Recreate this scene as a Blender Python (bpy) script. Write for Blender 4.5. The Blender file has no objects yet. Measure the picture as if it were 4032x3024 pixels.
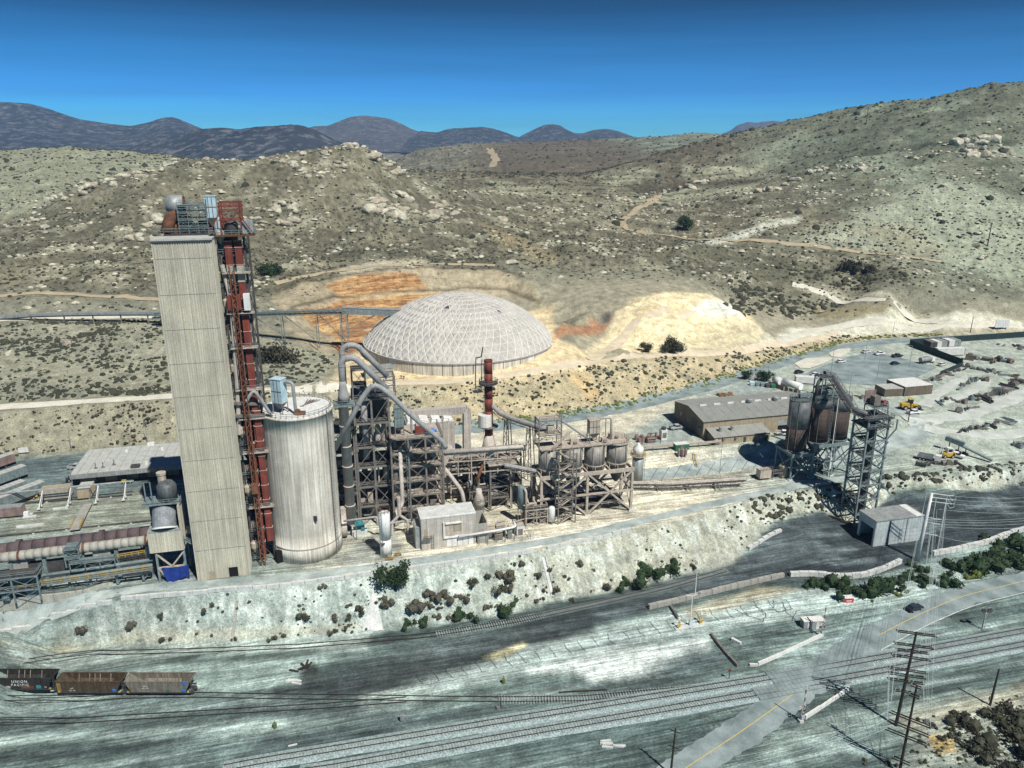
import bpy, bmesh, math, random
import numpy as np
from mathutils import Vector, Matrix
from mathutils.geometry import delaunay_2d_cdt
random.seed(7); rng = np.random.RandomState(7)
R = math.radians
scene = bpy.context.scene
COL = scene.collection
# ---------------------------------------------------------------- camera
PITCH, FPX, CAMZ = R(17.4), 3030.0, 115.0
cam = bpy.data.cameras.new('camera'); cam_ob = bpy.data.objects.new('camera', cam); COL.objects.link(cam_ob)
cam.sensor_fit = 'HORIZONTAL'; cam.sensor_width = 36.0; cam.lens = 36.0*FPX/4032.0
cam.clip_start = 1.0; cam.clip_end = 60000.0
cam_ob.location = (0, 0, CAMZ); cam_ob.rotation_euler = (R(90)-PITCH, 0, 0)
scene.camera = cam_ob
# ---------------------------------------------------------------- sky, sun, exposure
SUN_EL = R(53.0); SUN_DIR = Vector((0.60*math.cos(SUN_EL), -0.80*math.cos(SUN_EL), math.sin(SUN_EL)))
world = bpy.data.worlds.new('World'); scene.world = world; world.use_nodes = True
wn = world.node_tree.nodes; wl = world.node_tree.links; wn.clear()
wo = wn.new('ShaderNodeOutputWorld'); bg = wn.new('ShaderNodeBackground'); sky = wn.new('ShaderNodeTexSky')
sky.sky_type = 'NISHITA'; sky.sun_disc = False; sky.sun_elevation = SUN_EL
sky.sun_rotation = math.atan2(SUN_DIR.x, SUN_DIR.y)
sky.altitude = 1200; sky.air_density = 1.0; sky.dust_density = 0.4; sky.ozone_density = 4.0
# deep, clear blue: the pale horizon of the model sky is tinted by elevation all the way round and up to the zenith
wtc = wn.new('ShaderNodeTexCoord'); wsep = wn.new('ShaderNodeSeparateXYZ'); wramp = wn.new('ShaderNodeValToRGB')
wmul = wn.new('ShaderNodeMix'); wmul.data_type = 'RGBA'; wmul.blend_type = 'MULTIPLY'; wmul.inputs[0].default_value = 1.0
wl.new(wtc.outputs['Generated'], wsep.inputs[0]); wl.new(wsep.outputs['Z'], wramp.inputs['Fac'])
cr = wramp.color_ramp
cr.elements[0].position = 0.0; cr.elements[0].color = (0.16, 0.66, 1.0, 1)
cr.elements[1].position = 1.0; cr.elements[1].color = (0.06, 0.13, 0.22, 1)
for p, c in ((0.027, (0.07, 0.55, 1.0)), (0.056, (0.042, 0.335, 0.76)), (0.084, (0.036, 0.275, 0.56)), (0.111, (0.026, 0.225, 0.43)), (0.153, (0.006, 0.105, 0.20)), (0.26, (0.010, 0.08, 0.15))):
    e = cr.elements.new(p); e.color = (*c, 1)
wmap = wn.new('ShaderNodeMapping'); wmap.inputs['Scale'].default_value = (2, 2, 45); wnz = wn.new('ShaderNodeTexNoise'); wnz.inputs['Scale'].default_value = 1.6; wnz.inputs['Detail'].default_value = 2.5
wmr = wn.new('ShaderNodeMapRange'); wsc = wn.new('ShaderNodeVectorMath'); wsc.operation = 'SCALE'
for k_, v_ in enumerate((.40, .75, 1.02, .90)): wmr.inputs[k_+1].default_value = v_
wl.new(wtc.outputs['Generated'], wmap.inputs[0]); wl.new(wmap.outputs[0], wnz.inputs['Vector']); wl.new(wnz.outputs['Fac'], wmr.inputs[0])
wl.new(sky.outputs[0], wmul.inputs[6]); wl.new(wramp.outputs[0], wmul.inputs[7])
wl.new(wmul.outputs[2], wsc.inputs[0]); wl.new(wmr.outputs[0], wsc.inputs['Scale']); wl.new(wsc.outputs[0], bg.inputs[0]); bg.inputs[1].default_value = 0.15
wl.new(bg.outputs[0], wo.inputs[0])
sun = bpy.data.lights.new('sun', 'SUN'); sun.energy = 5.0; sun.angle = R(0.5); sun.color = (1.0, 0.95, 0.87)
sun_ob = bpy.data.objects.new('sun', sun); COL.objects.link(sun_ob)
sun_ob.rotation_euler = SUN_DIR.to_track_quat('Z', 'Y').to_euler(); sun_ob.location = (100, -100, 300)
scene.view_settings.view_transform = 'Standard'; scene.view_settings.look = 'None'
scene.view_settings.exposure = 0.12; scene.view_settings.gamma = 1.0; scene.view_settings.use_curve_mapping = False
scene.cycles.max_bounces = 4; scene.cycles.diffuse_bounces = 2; scene.cycles.glossy_bounces = 2
scene.cycles.transparent_max_bounces = 4; scene.cycles.volume_bounces = 0
scene.cycles.use_denoising = True
# ---------------------------------------------------------------- survey helpers: photo coordinates (4032 x 3024) to the ground
CP, SP = math.cos(PITCH), math.sin(PITCH)
def ray(px, py):
    u = (px-2016.0)/FPX; v = (py-1512.0)/FPX
    return (u, CP-v*SP, -(v*CP+SP))
def at_z(px, py, z):
    d = ray(px, py); t = (z-CAMZ)/d[2]
    return Vector((d[0]*t, d[1]*t, z))
def at_y(px, py, Y):
    d = ray(px, py); t = Y/d[1]
    return Vector((d[0]*t, Y, CAMZ+d[2]*t))
def zat(py, Y):
    return at_y(2016, py, Y).z
# ---------------------------------------------------------------- numpy gradient noise
_perm = rng.permutation(512); _perm = np.concatenate([_perm, _perm, _perm])
_ga = rng.rand(512)*2*np.pi; _gx, _gy = np.cos(_ga), np.sin(_ga)
def noise2(x, y):
    xi = np.floor(x).astype(int); yi = np.floor(y).astype(int); xf = x-xi; yf = y-yi
    u = xf*xf*xf*(xf*(xf*6-15)+10); v = yf*yf*yf*(yf*(yf*6-15)+10)
    def g(ix, iy, dx, dy):
        h = _perm[(_perm[ix & 511]+iy) & 511]
        return _gx[h]*dx+_gy[h]*dy
    a = g(xi, yi, xf, yf); b = g(xi+1, yi, xf-1, yf); c = g(xi, yi+1, xf, yf-1); d = g(xi+1, yi+1, xf-1, yf-1)
    return (a+(b-a)*u)+((c+(d-c)*u)-(a+(b-a)*u))*v
def fbm(x, y, sc, octv=4, ridge=False):
    s = 0; a = 1.0; t = 0
    for i in range(octv):
        n = noise2(x/sc+i*17.3, y/sc+i*9.1)
        if ridge: n = 0.5-np.abs(n)*1.6
        s = s+a*n; t += a; a *= 0.5; sc *= 0.5
    return s/t
def sstep(a, b, x):
    t = np.clip((x-a)/(b-a), 0, 1); return t*t*(3-2*t)
# ---------------------------------------------------------------- terrain: breaklines surveyed from the picture
def L_(pts, z=None):
    return [at_z(p[0], p[1], p[2] if len(p) > 2 else z) for p in pts]
TOE = L_([(-300,2590,.3),(0,2565,.3),(245,2552,.3),(660,2541,.3),(907,2531,.3),(1200,2513,.3),(1434,2501,.3),(1597,2471,.3),(1814,2444,.4),(2031,2412,.5),(2162,2372,.6),(2336,2340,.7),(2493,2308,.8),(2683,2264,1),(2878,2222,1.2),(2960,2140,2.2),(3042,2058,3.5),(3110,2040,4),(3234,2013,4),(3300,2045,3),(3364,2067,2.5),(3430,2020,3.5),(3506,1952,5.5),(3650,1942,5.5),(3800,1942,5),(3950,1925,4.5),(4032,1895,5),(4400,1860,5)])
CREST = L_([(-300,2550,6),(0,2482,7.5),(443,2368,9.6),(480,2362,10),(1000,2321,10),(1467,2260,10),(1600,2241,10),(1871,2205,10),(2107,2170,10),(2300,2135,10),(2500,2085,10),(2750,2030,10),(2950,1973,10),(3070,1939,10),(3190,1925,10),(3250,1915,10),(3384,1894,10),(3528,1886,10),(3684,1868,10),(3880,1848,10),(4032,1836,10),(4400,1800,10)])
WALLB = L_([(-200,2436,6.6),(0,2406,7.5),(220,2373,8.6),(331,2345,9.5),(446,2299,10.1)])
WALLT = [Vector((p.x-.05, p.y+.5, 10.8 if i < 4 else 10.3)) for i, p in enumerate(WALLB)]
BACK = L_([(-400,1840,11),(0,1808,11),(380,1775,11),(700,1745,11),(1100,1725,11.5),(1500,1710,12),(1870,1685,13),(2100,1655,13),(2300,1628,13),(2500,1598,13),(2753,1522,13.3),(2985,1446,13.7),(3133,1402,14),(3300,1353,14.3),(3500,1330,14.5),(3700,1322,15),(4032,1312,15.5),(4400,1305,16)])
CUTU = L_([(2300,1770,12.6),(2490,1790,13.6),(2530,1782,13.8),(2850,1758,13.8),(3060,1742,13.8),(3330,1716,13.8),(3420,1712,13.6),(3560,1690,12.6)])
CUTL = L_([(2300,1850,10.2),(2480,1852,10.3),(2530,1850,10.3),(2750,1832,10.3),(3000,1800,10.3),(3350,1748,10.5),(3500,1742,10.6),(3640,1712,11.4)])
PADE = L_([(-400,1650,22),(0,1620,22),(300,1600,22),(680,1575,22.5),(1000,1545,23),(1300,1525,23.5),(1540,1522,24),(1700,1520,24),(1900,1502,24),(2150,1467,24.3),(2300,1440,24.5),(2500,1414,24.5),(2711,1395,22),(2922,1387,18.5),(3091,1362,16.5),(3300,1319,15.4)])
ROADI = L_([(-400,1618,22.6),(0,1588,22.6),(300,1568,22.6),(680,1546,23),(1000,1522,23.5),(1250,1508,24)])
CONVO = L_([(-400,1290,35.5),(0,1270,36),(300,1262,36),(633,1258,36),(900,1262,35)])
CONVI = L_([(-400,1262,36.2),(0,1238,36.4),(633,1226,36.4),(900,1232,35.4)])
BEN1 = L_([(-400,1175,41),(0,1160,41),(400,1160,41),(640,1178,40.4),(900,1195,40)])
CB2 = L_([(1085,1140,38),(1200,1105,41),(1500,1060,44),(1700,1050,44),(1950,1056,43),(2060,1090,40)])
CB1 = L_([(1150,1215,35),(1300,1170,35),(1600,1146,34),(1850,1132,34),(2000,1140,33),(2120,1190,31)])
PADB = [Vector((-95,372,26)), Vector((-80,395,25)), Vector((-40,407,25)), Vector((0,400,25)), Vector((25,392,25))]
P = []
for z_, pts in ((0, [(-300,2700),(-300,3300),(600,3000),(2016,3024),(2016,2700),(3400,3024),(4400,3200),(4400,2500),(3300,2500)]),
                (1.2, [(3300,2260),(3800,2180),(4200,2080)]), (0.6, [(2900,2330),(2500,2390),(3000,2420)]),
                (10, [(700,2250),(1400,2200),(2000,2100),(2500,2020),(2900,1930),(1500,1950),(2000,1900),(2300,1900),(3500,1850),(4032,1800),(3300,1850)]),
                (10.5, [(0,2250),(300,2150),(0,2000),(500,1950)]), (11, [(200,1850),(800,1800)]),
                (13.5, [(2600,1640),(3000,1560),(3300,1600),(3700,1500),(4032,1600),(3700,1650)]), (14.2, [(3300,1420),(4032,1400)])):
    P += [at_z(a, b, z_) for a, b in pts]
P += L_([(960,1290,32),(1150,1300,30),(1300,1335,26.5),(1400,1390,24.6),(1100,1420,26),(900,1400,27.5),
         (2560,1170,38),(2800,1180,34),(2900,1225,30),(2950,1300,19.5),(2700,1330,23),(2500,1350,25),(2350,1372,25),(2550,1262,33),(2680,1250,33),(2350,1290,28),(2420,1225,34),
         (2200,1335,25),(2390,1258,28),(2210,1268,34),(2330,1225,35),(2480,1168,37),
         (3200,1250,18),(3600,1240,19),(4032,1265,18),(3100,1185,24),(3350,1190,22),(4400,1260,18)])
HY = [(-300,900,560),(126,825,575),(221,768,590),(304,737,600),(443,692,610),(525,667,615),(633,635,620),(728,616,630),(1013,604,640),(1139,585,645),(1290,560,640),(1400,543,640),(1440,545,640),(1490,608,640),(1590,673,650),(1743,737,650),(1806,794,640),(1900,830,640),
      (-300,590,1000),(0,572,1000),(190,553,1000),(380,572,1000),(570,591,1000),(715,616,980),(900,660,950),
      (100,1000,460),(400,1000,470),(800,980,480),(1000,900,520),(1200,760,570),(1400,800,560),(1500,990,492),(1300,960,515),(1900,980,520),(2100,1000,500),(2300,1100,445),(2100,1150,430),(2700,1070,465),(2500,1000,500),
      (2000,900,560),(2430,890,620),(2600,780,800),(2300,700,900),(1900,690,900),(2000,620,1500),(2400,610,1600),(2700,630,1300),(1600,592,2300),(1743,572,2300),(1933,556,2300),(2186,553,2300),(2344,547,2300),(2500,551,2250),(2700,526,2050),(2770,518,1950),(2830,534,1950),(3000,528,2200),(3126,548,1500),(3100,566,1250),(3040,575,1150),(2950,565,1400),(3190,505,1150),
      (1480,660,2300),(1000,690,2300),(500,700,2300),(0,700,2300),(-400,700,2300),(3214,475,1100),(3347,402,980),(3505,374,950),(3581,380,930),(3740,365,920),(3898,320,900),(3986,301,880),(4032,308,880),(4300,330,880),
      (3200,643,800),(3423,605,760),(3771,560,720),(3961,567,700),(4300,560,700),(2950,720,800),(3000,860,600),(3300,800,620),(3700,760,600),(4032,800,580),(3300,920,545),(2904,952,532),(3455,997,515),(3708,1029,500),(4032,1090,475),(4400,1150,440),
      (3100,1080,490),(3500,1130,455),(3800,1180,442),(4032,1225,432),(2850,1130,470)]
P += [at_y(*h) for h in HY]
P += [Vector(w) for w in [(-420,760,62),(-250,740,62),(-100,760,70),(40,760,66),(180,720,62),(-700,1350,45),(-300,1350,40),(-1100,1500,40),(100,1150,70),
      (-700,30,0),(700,30,0),(-300,100,0),(320,100,0),(-500,180,3),(-2500,2300,100),(-1500,1000,105),(-900,560,60),(-600,380,40),(-500,270,12),(1600,1000,180),(1300,800,175),(900,600,90),(650,450,30),(600,250,10),(550,180,2),
      (3000,2300,120),(-26000,16000,40),(26000,16000,40),(-6000,5000,60),(6000,5000,60),(0,4200,55),(0,16000,40),(-26000,20,0),(26000,20,0),(480,1150,120),(700,1150,150),(900,1200,150),(1400,1500,120)]]
verts, edges = [], []
for line in (TOE, CREST, WALLB, WALLT, BACK, CUTU, CUTL, PADE, ROADI, CONVO, CONVI, BEN1, CB2, CB1, PADB):
    i0 = len(verts); verts += line; edges += [(i0+k, i0+k+1) for k in range(len(line)-1)]
verts += P
v2, e2, f2, ov, oe, of = delaunay_2d_cdt([Vector((v.x, v.y)) for v in verts], edges, [], 0, 0.05)
zz = []
for k, o in enumerate(ov):
    if o: zz.append(verts[o[0]].z)
    else:
        d = sorted(((v2[k]-Vector((v.x, v.y))).length, v.z) for v in verts)[:3]
        zz.append(sum(b/(a+.1) for a, b in d)/sum(1/(a+.1) for a, b in d))
TX = np.array([v.x for v in v2]); TY = np.array([v.y for v in v2]); TZ = np.array(zz)
AZ = np.radians(np.linspace(-49, 49, 760))
rr = [88.0]
while rr[-1] < 17000:
    r_ = rr[-1]; rr.append(r_*(1.0046 if r_ < 340 else 1.0062 if r_ < 1000 else 1.012 if r_ < 2700 else 1.06))
RR = np.array(rr); NR, NA = len(RR), len(AZ)
GX = (RR[:, None]*np.sin(AZ)[None, :]); GY = (RR[:, None]*np.cos(AZ)[None, :])
gx, gy = GX.ravel(), GY.ravel(); gz = np.full(gx.shape, 0.0)
order = np.argsort(gy); sy = gy[order]
for f in f2:
    for k in range(1, len(f)-1):
        a, b, c = f[0], f[k], f[k+1]
        ys = TY[[a, b, c]]; lo, hi = np.searchsorted(sy, [ys.min()-.01, ys.max()+.01])
        if hi <= lo: continue
        idx = order[lo:hi]; X = gx[idx]; xs = TX[[a, b, c]]
        m = (X >= xs.min()-.01) & (X <= xs.max()+.01); idx = idx[m]
        if not len(idx): continue
        X = gx[idx]; Y = gy[idx]
        det = (TY[b]-TY[c])*(TX[a]-TX[c])+(TX[c]-TX[b])*(TY[a]-TY[c])
        if abs(det) < 1e-9: continue
        l0 = ((TY[b]-TY[c])*(X-TX[c])+(TX[c]-TX[b])*(Y-TY[c]))/det
        l1 = ((TY[c]-TY[a])*(X-TX[c])+(TX[a]-TX[c])*(Y-TY[c]))/det
        l2 = 1-l0-l1; ins = (l0 > -1e-6) & (l1 > -1e-6) & (l2 > -1e-6)
        gz[idx[ins]] = l0[ins]*TZ[a]+l1[ins]*TZ[b]+l2[ins]*TZ[c]
GZ = gz.reshape(NR, NA)
def blur(a, n):
    for ax_ in (0, 1):
        k = 2*n+1; p = np.pad(a, [(n+1, n) if i == ax_ else (0, 0) for i in (0, 1)], mode='edge'); c = np.cumsum(p, axis=ax_)
        a = (np.take(c, range(k, c.shape[ax_]), axis=ax_)-np.take(c, range(0, c.shape[ax_]-k), axis=ax_))/k
    return a
sm = blur(blur(GZ, 4), 3)
# hillside mask: natural ground beyond the works
hill = sstep(345, 420, GY+np.where(GX > 120, -40, 0)*1.0)
hill = np.where((GX > -100) & (GX < 140), sstep(440, 475, GY), hill)
hill = np.where((GX > 140), sstep(430, 480, GY), hill)
hill = blur(hill, 6)
GZ = GZ*(1-hill)+sm*hill
SLOPE_ = np.hypot(np.gradient(blur(GZ, 1), axis=0)/np.gradient(GY, axis=0), np.gradient(blur(GZ, 1), axis=1)/np.maximum(1e-3, np.gradient(GX, axis=1)))
flat = 1-sstep(.12, .3, SLOPE_)
n_big = fbm(GX, GY, 120, 5); n_rid = fbm(GX+300, GY*1.3, 70, 5, True); n_med = fbm(GX, GY, 22, 5); n_sm = fbm(GX, GY, 5, 4)
near_hill = hill*(1-sstep(1200, 2400, GY))
GZ = GZ+near_hill*(n_big*8+(n_rid-.15)*8+n_med*3.2+n_sm*1.1)+(1-hill)*sstep(.12, .35, SLOPE_)*(n_med*1.0+n_sm*1.1+n_rid*np.where(GY > 270, 1.7, .7))+(1-hill)*flat*(n_sm*.10+n_med*.10)
GZ = GZ+sstep(1200, 2400, GY)*hill*(n_big*9)*(1-sstep(2300, 3200, GY))
# three spoil heaps and the coal piles, as relief
def heap(px, py, z, rx, ry, h):
    global GZ
    p = at_z(px, py, z); d = np.hypot((GX-p.x)/rx, (GY-p.y)/ry)
    GZ = np.maximum(GZ, GZ+h*np.clip(1-d, 0, 1)*(.85+.3*n_sm))
for a in ((3560,1965,4,9,5,3.5),(3650,1955,4,8,5,3),(3760,1975,3.5,12,6,2.5),(3880,1985,3,12,6,2),(2440,1400,24.5,8,5,4),(1280,1530,23,11,5,3.5),(3545,1660,12.5,9,5,2.6),(2880,1240,29,9,6,4),(2780,1215,33,10,5,3),(3520,1252,18,11,6,4),(2600,1215,36,14,8,2.5),
          (3752,1715,12,5,4,1.5),(3812,1722,12,4,3,1.2)):
    heap(*a)
def height(x, y):
    a = math.atan2(x, y); r = math.hypot(x, y)
    fa = (a-AZ[0])/(AZ[1]-AZ[0]); fa = min(max(fa, 0), NA-1.001); ia = int(fa); ta = fa-ia
    ir = int(np.searchsorted(RR, r))-1; ir = min(max(ir, 0), NR-2); tr = (r-RR[ir])/(RR[ir+1]-RR[ir]); tr = min(max(tr, 0), 1)
    return float((GZ[ir, ia]*(1-ta)+GZ[ir, ia+1]*ta)*(1-tr)+(GZ[ir+1, ia]*(1-ta)+GZ[ir+1, ia+1]*ta)*tr)
def on(px, py):
    """where the sight line through a photo coordinate meets the modelled ground"""
    d = ray(px, py); pr = None; t = 90.0
    while t < 16000:
        z = height(d[0]*t, d[1]*t); g = CAMZ+d[2]*t-z
        if g <= 0:
            if pr:
                f = pr[1]/(pr[1]-g); t = pr[0]+(t-pr[0])*f
            return Vector((d[0]*t, d[1]*t, height(d[0]*t, d[1]*t)))
        pr = (t, g); t *= 1.006
    return Vector((d[0]*t, d[1]*t, 0))
def ons(pts): return [on(*p) for p in pts]
def polymask(pts, soft, wob=0.0, world_pts=None):
    """soft mask of a ground polygon (given in photo coordinates, evaluated in metres on the ground)"""
    w = world_pts or [on(*p) for p in pts]
    X = GX+wob*n_med*1.5; Y = GY+wob*n_sm
    x0 = min(p.x for p in w)-soft*2; x1 = max(p.x for p in w)+soft*2; y0 = min(p.y for p in w)-soft*2; y1 = max(p.y for p in w)+soft*2
    m = np.zeros(GX.shape); sel = (X > x0) & (X < x1) & (Y > y0) & (Y < y1)
    x = X[sel]; y = Y[sel]; ins = np.zeros(x.shape, bool); dm = np.full(x.shape, 1e9)
    for i in range(len(w)):
        a, b = w[i], w[(i+1) % len(w)]
        if a.y != b.y:
            c = ((a.y > y) != (b.y > y)) & (x < (b.x-a.x)*(y-a.y)/(b.y-a.y)+a.x); ins ^= c
        ex, ey = b.x-a.x, b.y-a.y; L2 = ex*ex+ey*ey+1e-9
        t = np.clip(((x-a.x)*ex+(y-a.y)*ey)/L2, 0, 1); dm = np.minimum(dm, np.hypot(x-a.x-t*ex, y-a.y-t*ey))
    sd = np.where(ins, dm, -dm); m[sel] = sstep(-soft, soft, sd); return m
def linemask(pts, width, soft, wob=0.0, world_pts=None):
    w = world_pts or [on(*p) for p in pts]; X = GX+wob*n_med*1.5; Y = GY+wob*n_sm; dm = np.full(GX.shape, 1e9)
    for a, b in zip(w[:-1], w[1:]):
        ex, ey = b.x-a.x, b.y-a.y; L2 = ex*ex+ey*ey+1e-9
        t = np.clip(((X-a.x)*ex+(Y-a.y)*ey)/L2, 0, 1); dm = np.minimum(dm, np.hypot(X-a.x-t*ex, Y-a.y-t*ey))
    return 1-sstep(width-soft, width+soft, dm)
# ---------------------------------------------------------------- ground colours (dust, clay, coal, sand, scrub, with relief shading painted into the hills)
C = np.zeros(GX.shape+(3,)); C[:] = (.135, .185, .18)
def lay(m, c, k=1.0):
    global C
    C = C*(1-m[..., None]*k)+np.array(c)*m[..., None]*k
al_, ac_ = GX*.972+GY*.235, -GX*.235+GY*.972+3*n_big
nb1 = fbm(al_/7, ac_, 10, 5); nb2 = fbm(al_/14+50, ac_*1.2, 4, 4); n_fine = fbm(GX+70, GY, 1.6, 3)
low = (1-hill)
lay(sstep(.0, .22, nb1)*low, (.26, .345, .335), .8); lay(sstep(.04, .22, -nb1)*low, (.06, .085, .085), .75)
lay(sstep(.08, .3, nb2)*low, (.42, .52, .51), .65); lay(sstep(.12, .3, -nb2)*low, (.05, .07, .072), .5)
backz = sstep(250, 275, GY)*low
lay(backz, (.34, .315, .24)); lay(backz*sstep(.05, .3, n_med), (.20, .19, .145), .7); lay(backz*sstep(.05, .3, -n_med), (.46, .42, .32), .6)
def stroke(px, w, soft, c, k=1.0, wob=1.2): lay(linemask(px, w, soft, wob), c, k)
K_ = (.045, .058, .062); P_ = (.56, .70, .69)
stroke([(1480,2745),(1700,2690),(1990,2600),(2200,2560),(2450,2500),(2700,2440),(2950,2385),(3250,2350)], 4.2, 1.2, (.50, .60, .585), .85, .7); stroke([(1560,2700),(1800,2650),(2100,2585),(2350,2520)], 3.5, 1.2, (.50, .60, .585), .8, .7)
stroke([(2950,2400),(3200,2380),(3500,2330),(3800,2260)], 5, 3, (.50, .61, .60), .6); stroke([(3150,2640),(3400,2520),(3650,2430)], 5, 3, (.44, .55, .55), .5); stroke([(100,2710),(800,2705),(1150,2670)], 3, 3, P_, .5); stroke([(0,2790),(700,2775),(1300,2760)], 1.5, 1.2, P_, .6); stroke([(800,2900),(1300,2830),(1600,2790)], 1.4, 1.4, P_, .45)
stroke([(2950,2240),(2600,2330),(2300,2420),(2000,2520),(1750,2590),(1500,2660),(1250,2720)], 5.5, 4, K_, .9)
stroke([(2300,2470),(2000,2555),(1700,2630),(1480,2690),(1300,2712),(1100,2735)], 2.2, 2, (.03, .038, .042), .9)
stroke([(0,2998),(150,2980),(300,2962),(500,2940),(664,2918)], .8, .8, K_, .9); stroke([(0,2905),(400,2890),(800,2872),(1100,2845)], 1.6, 1.5, P_, .7)
stroke([(0,2660),(500,2640),(1000,2615),(1250,2600)], 2.2, 2, P_, .55); stroke([(0,2625),(600,2612),(1150,2580),(1600,2530)], 1.5, 1.5, (.08, .11, .11), .6)
stroke([(1060,2960),(1400,2890),(1700,2830),(1950,2790)], 3.2, 3, (.06, .085, .09), .75); stroke([(900,2790),(1300,2800),(1560,2790)], 2, 2, K_, .6)
stroke([(0,2870),(500,2862),(900,2845)], 1.4, 1.2, (.09, .12, .12), .6); stroke([(2200,2700),(2500,2700),(2800,2690)], 2.0, 2, (.07, .09, .095), .6)
stroke([(2080,2920),(2400,2900),(2700,2860)], 3, 3, (.10, .15, .155), .6); stroke([(1800,3024),(2200,2970),(2500,2950)], 3, 3, (.09, .13, .135), .6)
stroke([(3000,2420),(3300,2370),(3600,2330)], 3, 2, P_, .5); stroke([(3100,2560),(3300,2520),(3500,2470)], 3, 3, (.30, .39, .39), .6)
stroke([(3020,2960),(3200,2880),(3400,2820)], 2, 2, (.36, .45, .43), .6); stroke([(3050,2880),(3250,2920),(3400,2960)], 1.5, 1.5, P_, .4)
band = polymask(None, 1.2, 1, TOE+CREST[::-1])                      # embankment face: pale, cement-dusted clay
lay(band, (.40, .47, .45)); lay(band*sstep(-30, 30, GX), (.52, .50, .40), .75); lay(band*sstep(.0, .22, n_sm+.7*n_fine), (.60, .655, .63), .7); lay(band*sstep(.16, .34, -n_sm-.5*n_fine), (.30, .33, .31), .45); lay(band*sstep(.06, .28, fbm(al_, ac_*.14, 2.4, 4)), (.30, .325, .30), .6); lay(band*sstep(.08, .28, fbm(al_+40, ac_*.12, 1.7, 3)), (.68, .74, .71), .5)
lay(polymask([(0,2540),(240,2535),(700,2528),(1000,2515),(1300,2490),(1500,2470),(1000,2480),(500,2490),(0,2520)], 1.0, 1.5), (.55, .47, .30), .7)
lay(polymask([(2600,2180),(2950,2050),(3000,2120),(2850,2220),(2500,2300)], 3, 2), (.42, .42, .36), .6)
bench = polymask(None, 1.5, .6, CREST+BACK[::-1])
lay(bench, (.30, .37, .36)); lay(bench*sstep(.02, .2, -nb1), (.13, .165, .165), .7); lay(bench*sstep(.05, .25, nb2), (.52, .60, .58), .6); lay(bench*sstep(-75, -20, GX)*sstep(110, 45, GX), (.66, .60, .49), .85)
lay(bench*sstep(100, 150, GX), (.38, .42, .385), .7)
lay(polymask([(0,1825),(700,1760),(750,1850),(420,1990),(0,1930)], 3, 2), (.14, .19, .21), .85)
lay(polymask([(0,1960),(380,1960),(620,1900),(760,1960),(600,2080),(0,2120)], 3, 3), (.38, .40, .335), .8)
lay(polymask([(0,2130),(640,2060),(640,2090),(0,2180)], 2, 2), (.50, .60, .60), .7)
lay(polymask([(1250,2250),(1500,2180),(1900,2160),(2600,2010),(2700,2020),(2100,2160),(1500,2250)], 2, 2), (.72, .70, .62), .8)
lay(polymask([(1420,2120),(1560,2100),(1580,2200),(1400,2240),(1330,2210)], 2, 2), (.30, .32, .31), .8)
lay(polymask([(2470,1960),(2750,1900),(2780,1960),(2600,2030),(2480,2030)], 3, 2), (.78, .73, .60), .9)
slope = polymask(None, 2.0, 2, BACK+PADE[::-1])                       # scrub slopes behind the works
lay(slope, (.42, .40, .31)); lay(slope*sstep(-60, -10, GX), (.56, .46, .29), .75)
lay(slope*sstep(-.1, .35, n_med+n_sm), (.24, .225, .17), .6); lay(slope*sstep(.08, .3, n_fine+.4*n_sm), (.15, .145, .11), .5); lay(slope*sstep(.1, .3, -n_fine), (.70, .62, .46), .4)
lay(polymask([(2230,1480),(2300,1470),(2380,1560),(2330,1580)], 2, 2), (.66, .47, .25), .7)
rise = polymask(None, 3, 2, ROADI+[at_z(1350,1400,25)]+CONVO[::-1])
lay(rise, (.42, .41, .32)); lay(rise*sstep(.08, .3, n_fine+.5*n_sm), (.16, .16, .125), .6); lay(rise*sstep(.0, .35, n_med+.5*n_rid), (.25, .26, .22), .6); lay(rise*sstep(.1,.4,-n_med), (.60, .58, .48), .5)
lay(polymask(None, 3, 1, CONVI+BEN1[::-1]), (.38, .39, .32), .9)
# hillsides: pale rock and dark scrub, contrast raised to stand for relief shading
lay(hill, (.235, .215, .155)); lay(hill*sstep(-.15, .25, n_big+.5*n_med), (.33, .305, .22), .75)
lay(hill*sstep(.0, .3, n_rid+.5*n_med), (.12, .112, .082), .6)
n_led = fbm(GX*.30, GY+GZ*2.2, 16, 4); n_spk = fbm(GX, GY, 4.2, 2)
lay(hill*sstep(.10, .30, n_led)*sstep(-.1, .25, n_big+.3*n_med), (.52, .50, .38), .65)
lay(hill*sstep(.10, .30, -n_led), (.10, .098, .072), .55)
lay(hill*sstep(.10, .30, n_spk), (.06, .062, .045), .65); lay(hill*sstep(.20, .38, -n_spk), (.50, .48, .38), .55)
lay(hill*sstep(.12, .32, n_med+.4*n_rid), (.46, .445, .34), .5)
lefth = polymask([(-200,560),(380,560),(760,610),(700,640),(520,680),(430,700),(300,745),(120,840),(-200,900)], 12, 0)
lay(lefth*hill, (.33, .345, .255), .75); lay(lefth*hill*sstep(.05, .25, n_led), (.46, .48, .37), .5)
brown = sstep(720, 1000, GY)*(1-sstep(300, 420, GX))*sstep(-120, 0, GX)
lay(hill*brown, (.13, .105, .08), .75); lay(hill*brown*sstep(.1, .3, fbm(GX*.25, GY, 90, 4)), (.25, .20, .15), .55)
green = sstep(200, 320, GX)*hill
lay(green, (.17, .20, .15), .6); lay(green*sstep(-.1, .25, fbm(GX, GY, 60, 4)), (.36, .41, .32), .6); lay(green*sstep(.05, .25, -n_led), (.075, .09, .07), .55)
stroke([(3120,700),(3280,650),(3423,608),(3600,585),(3771,562),(3960,567)], 9, 7, (.05, .062, .045), .7, 3)
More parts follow.
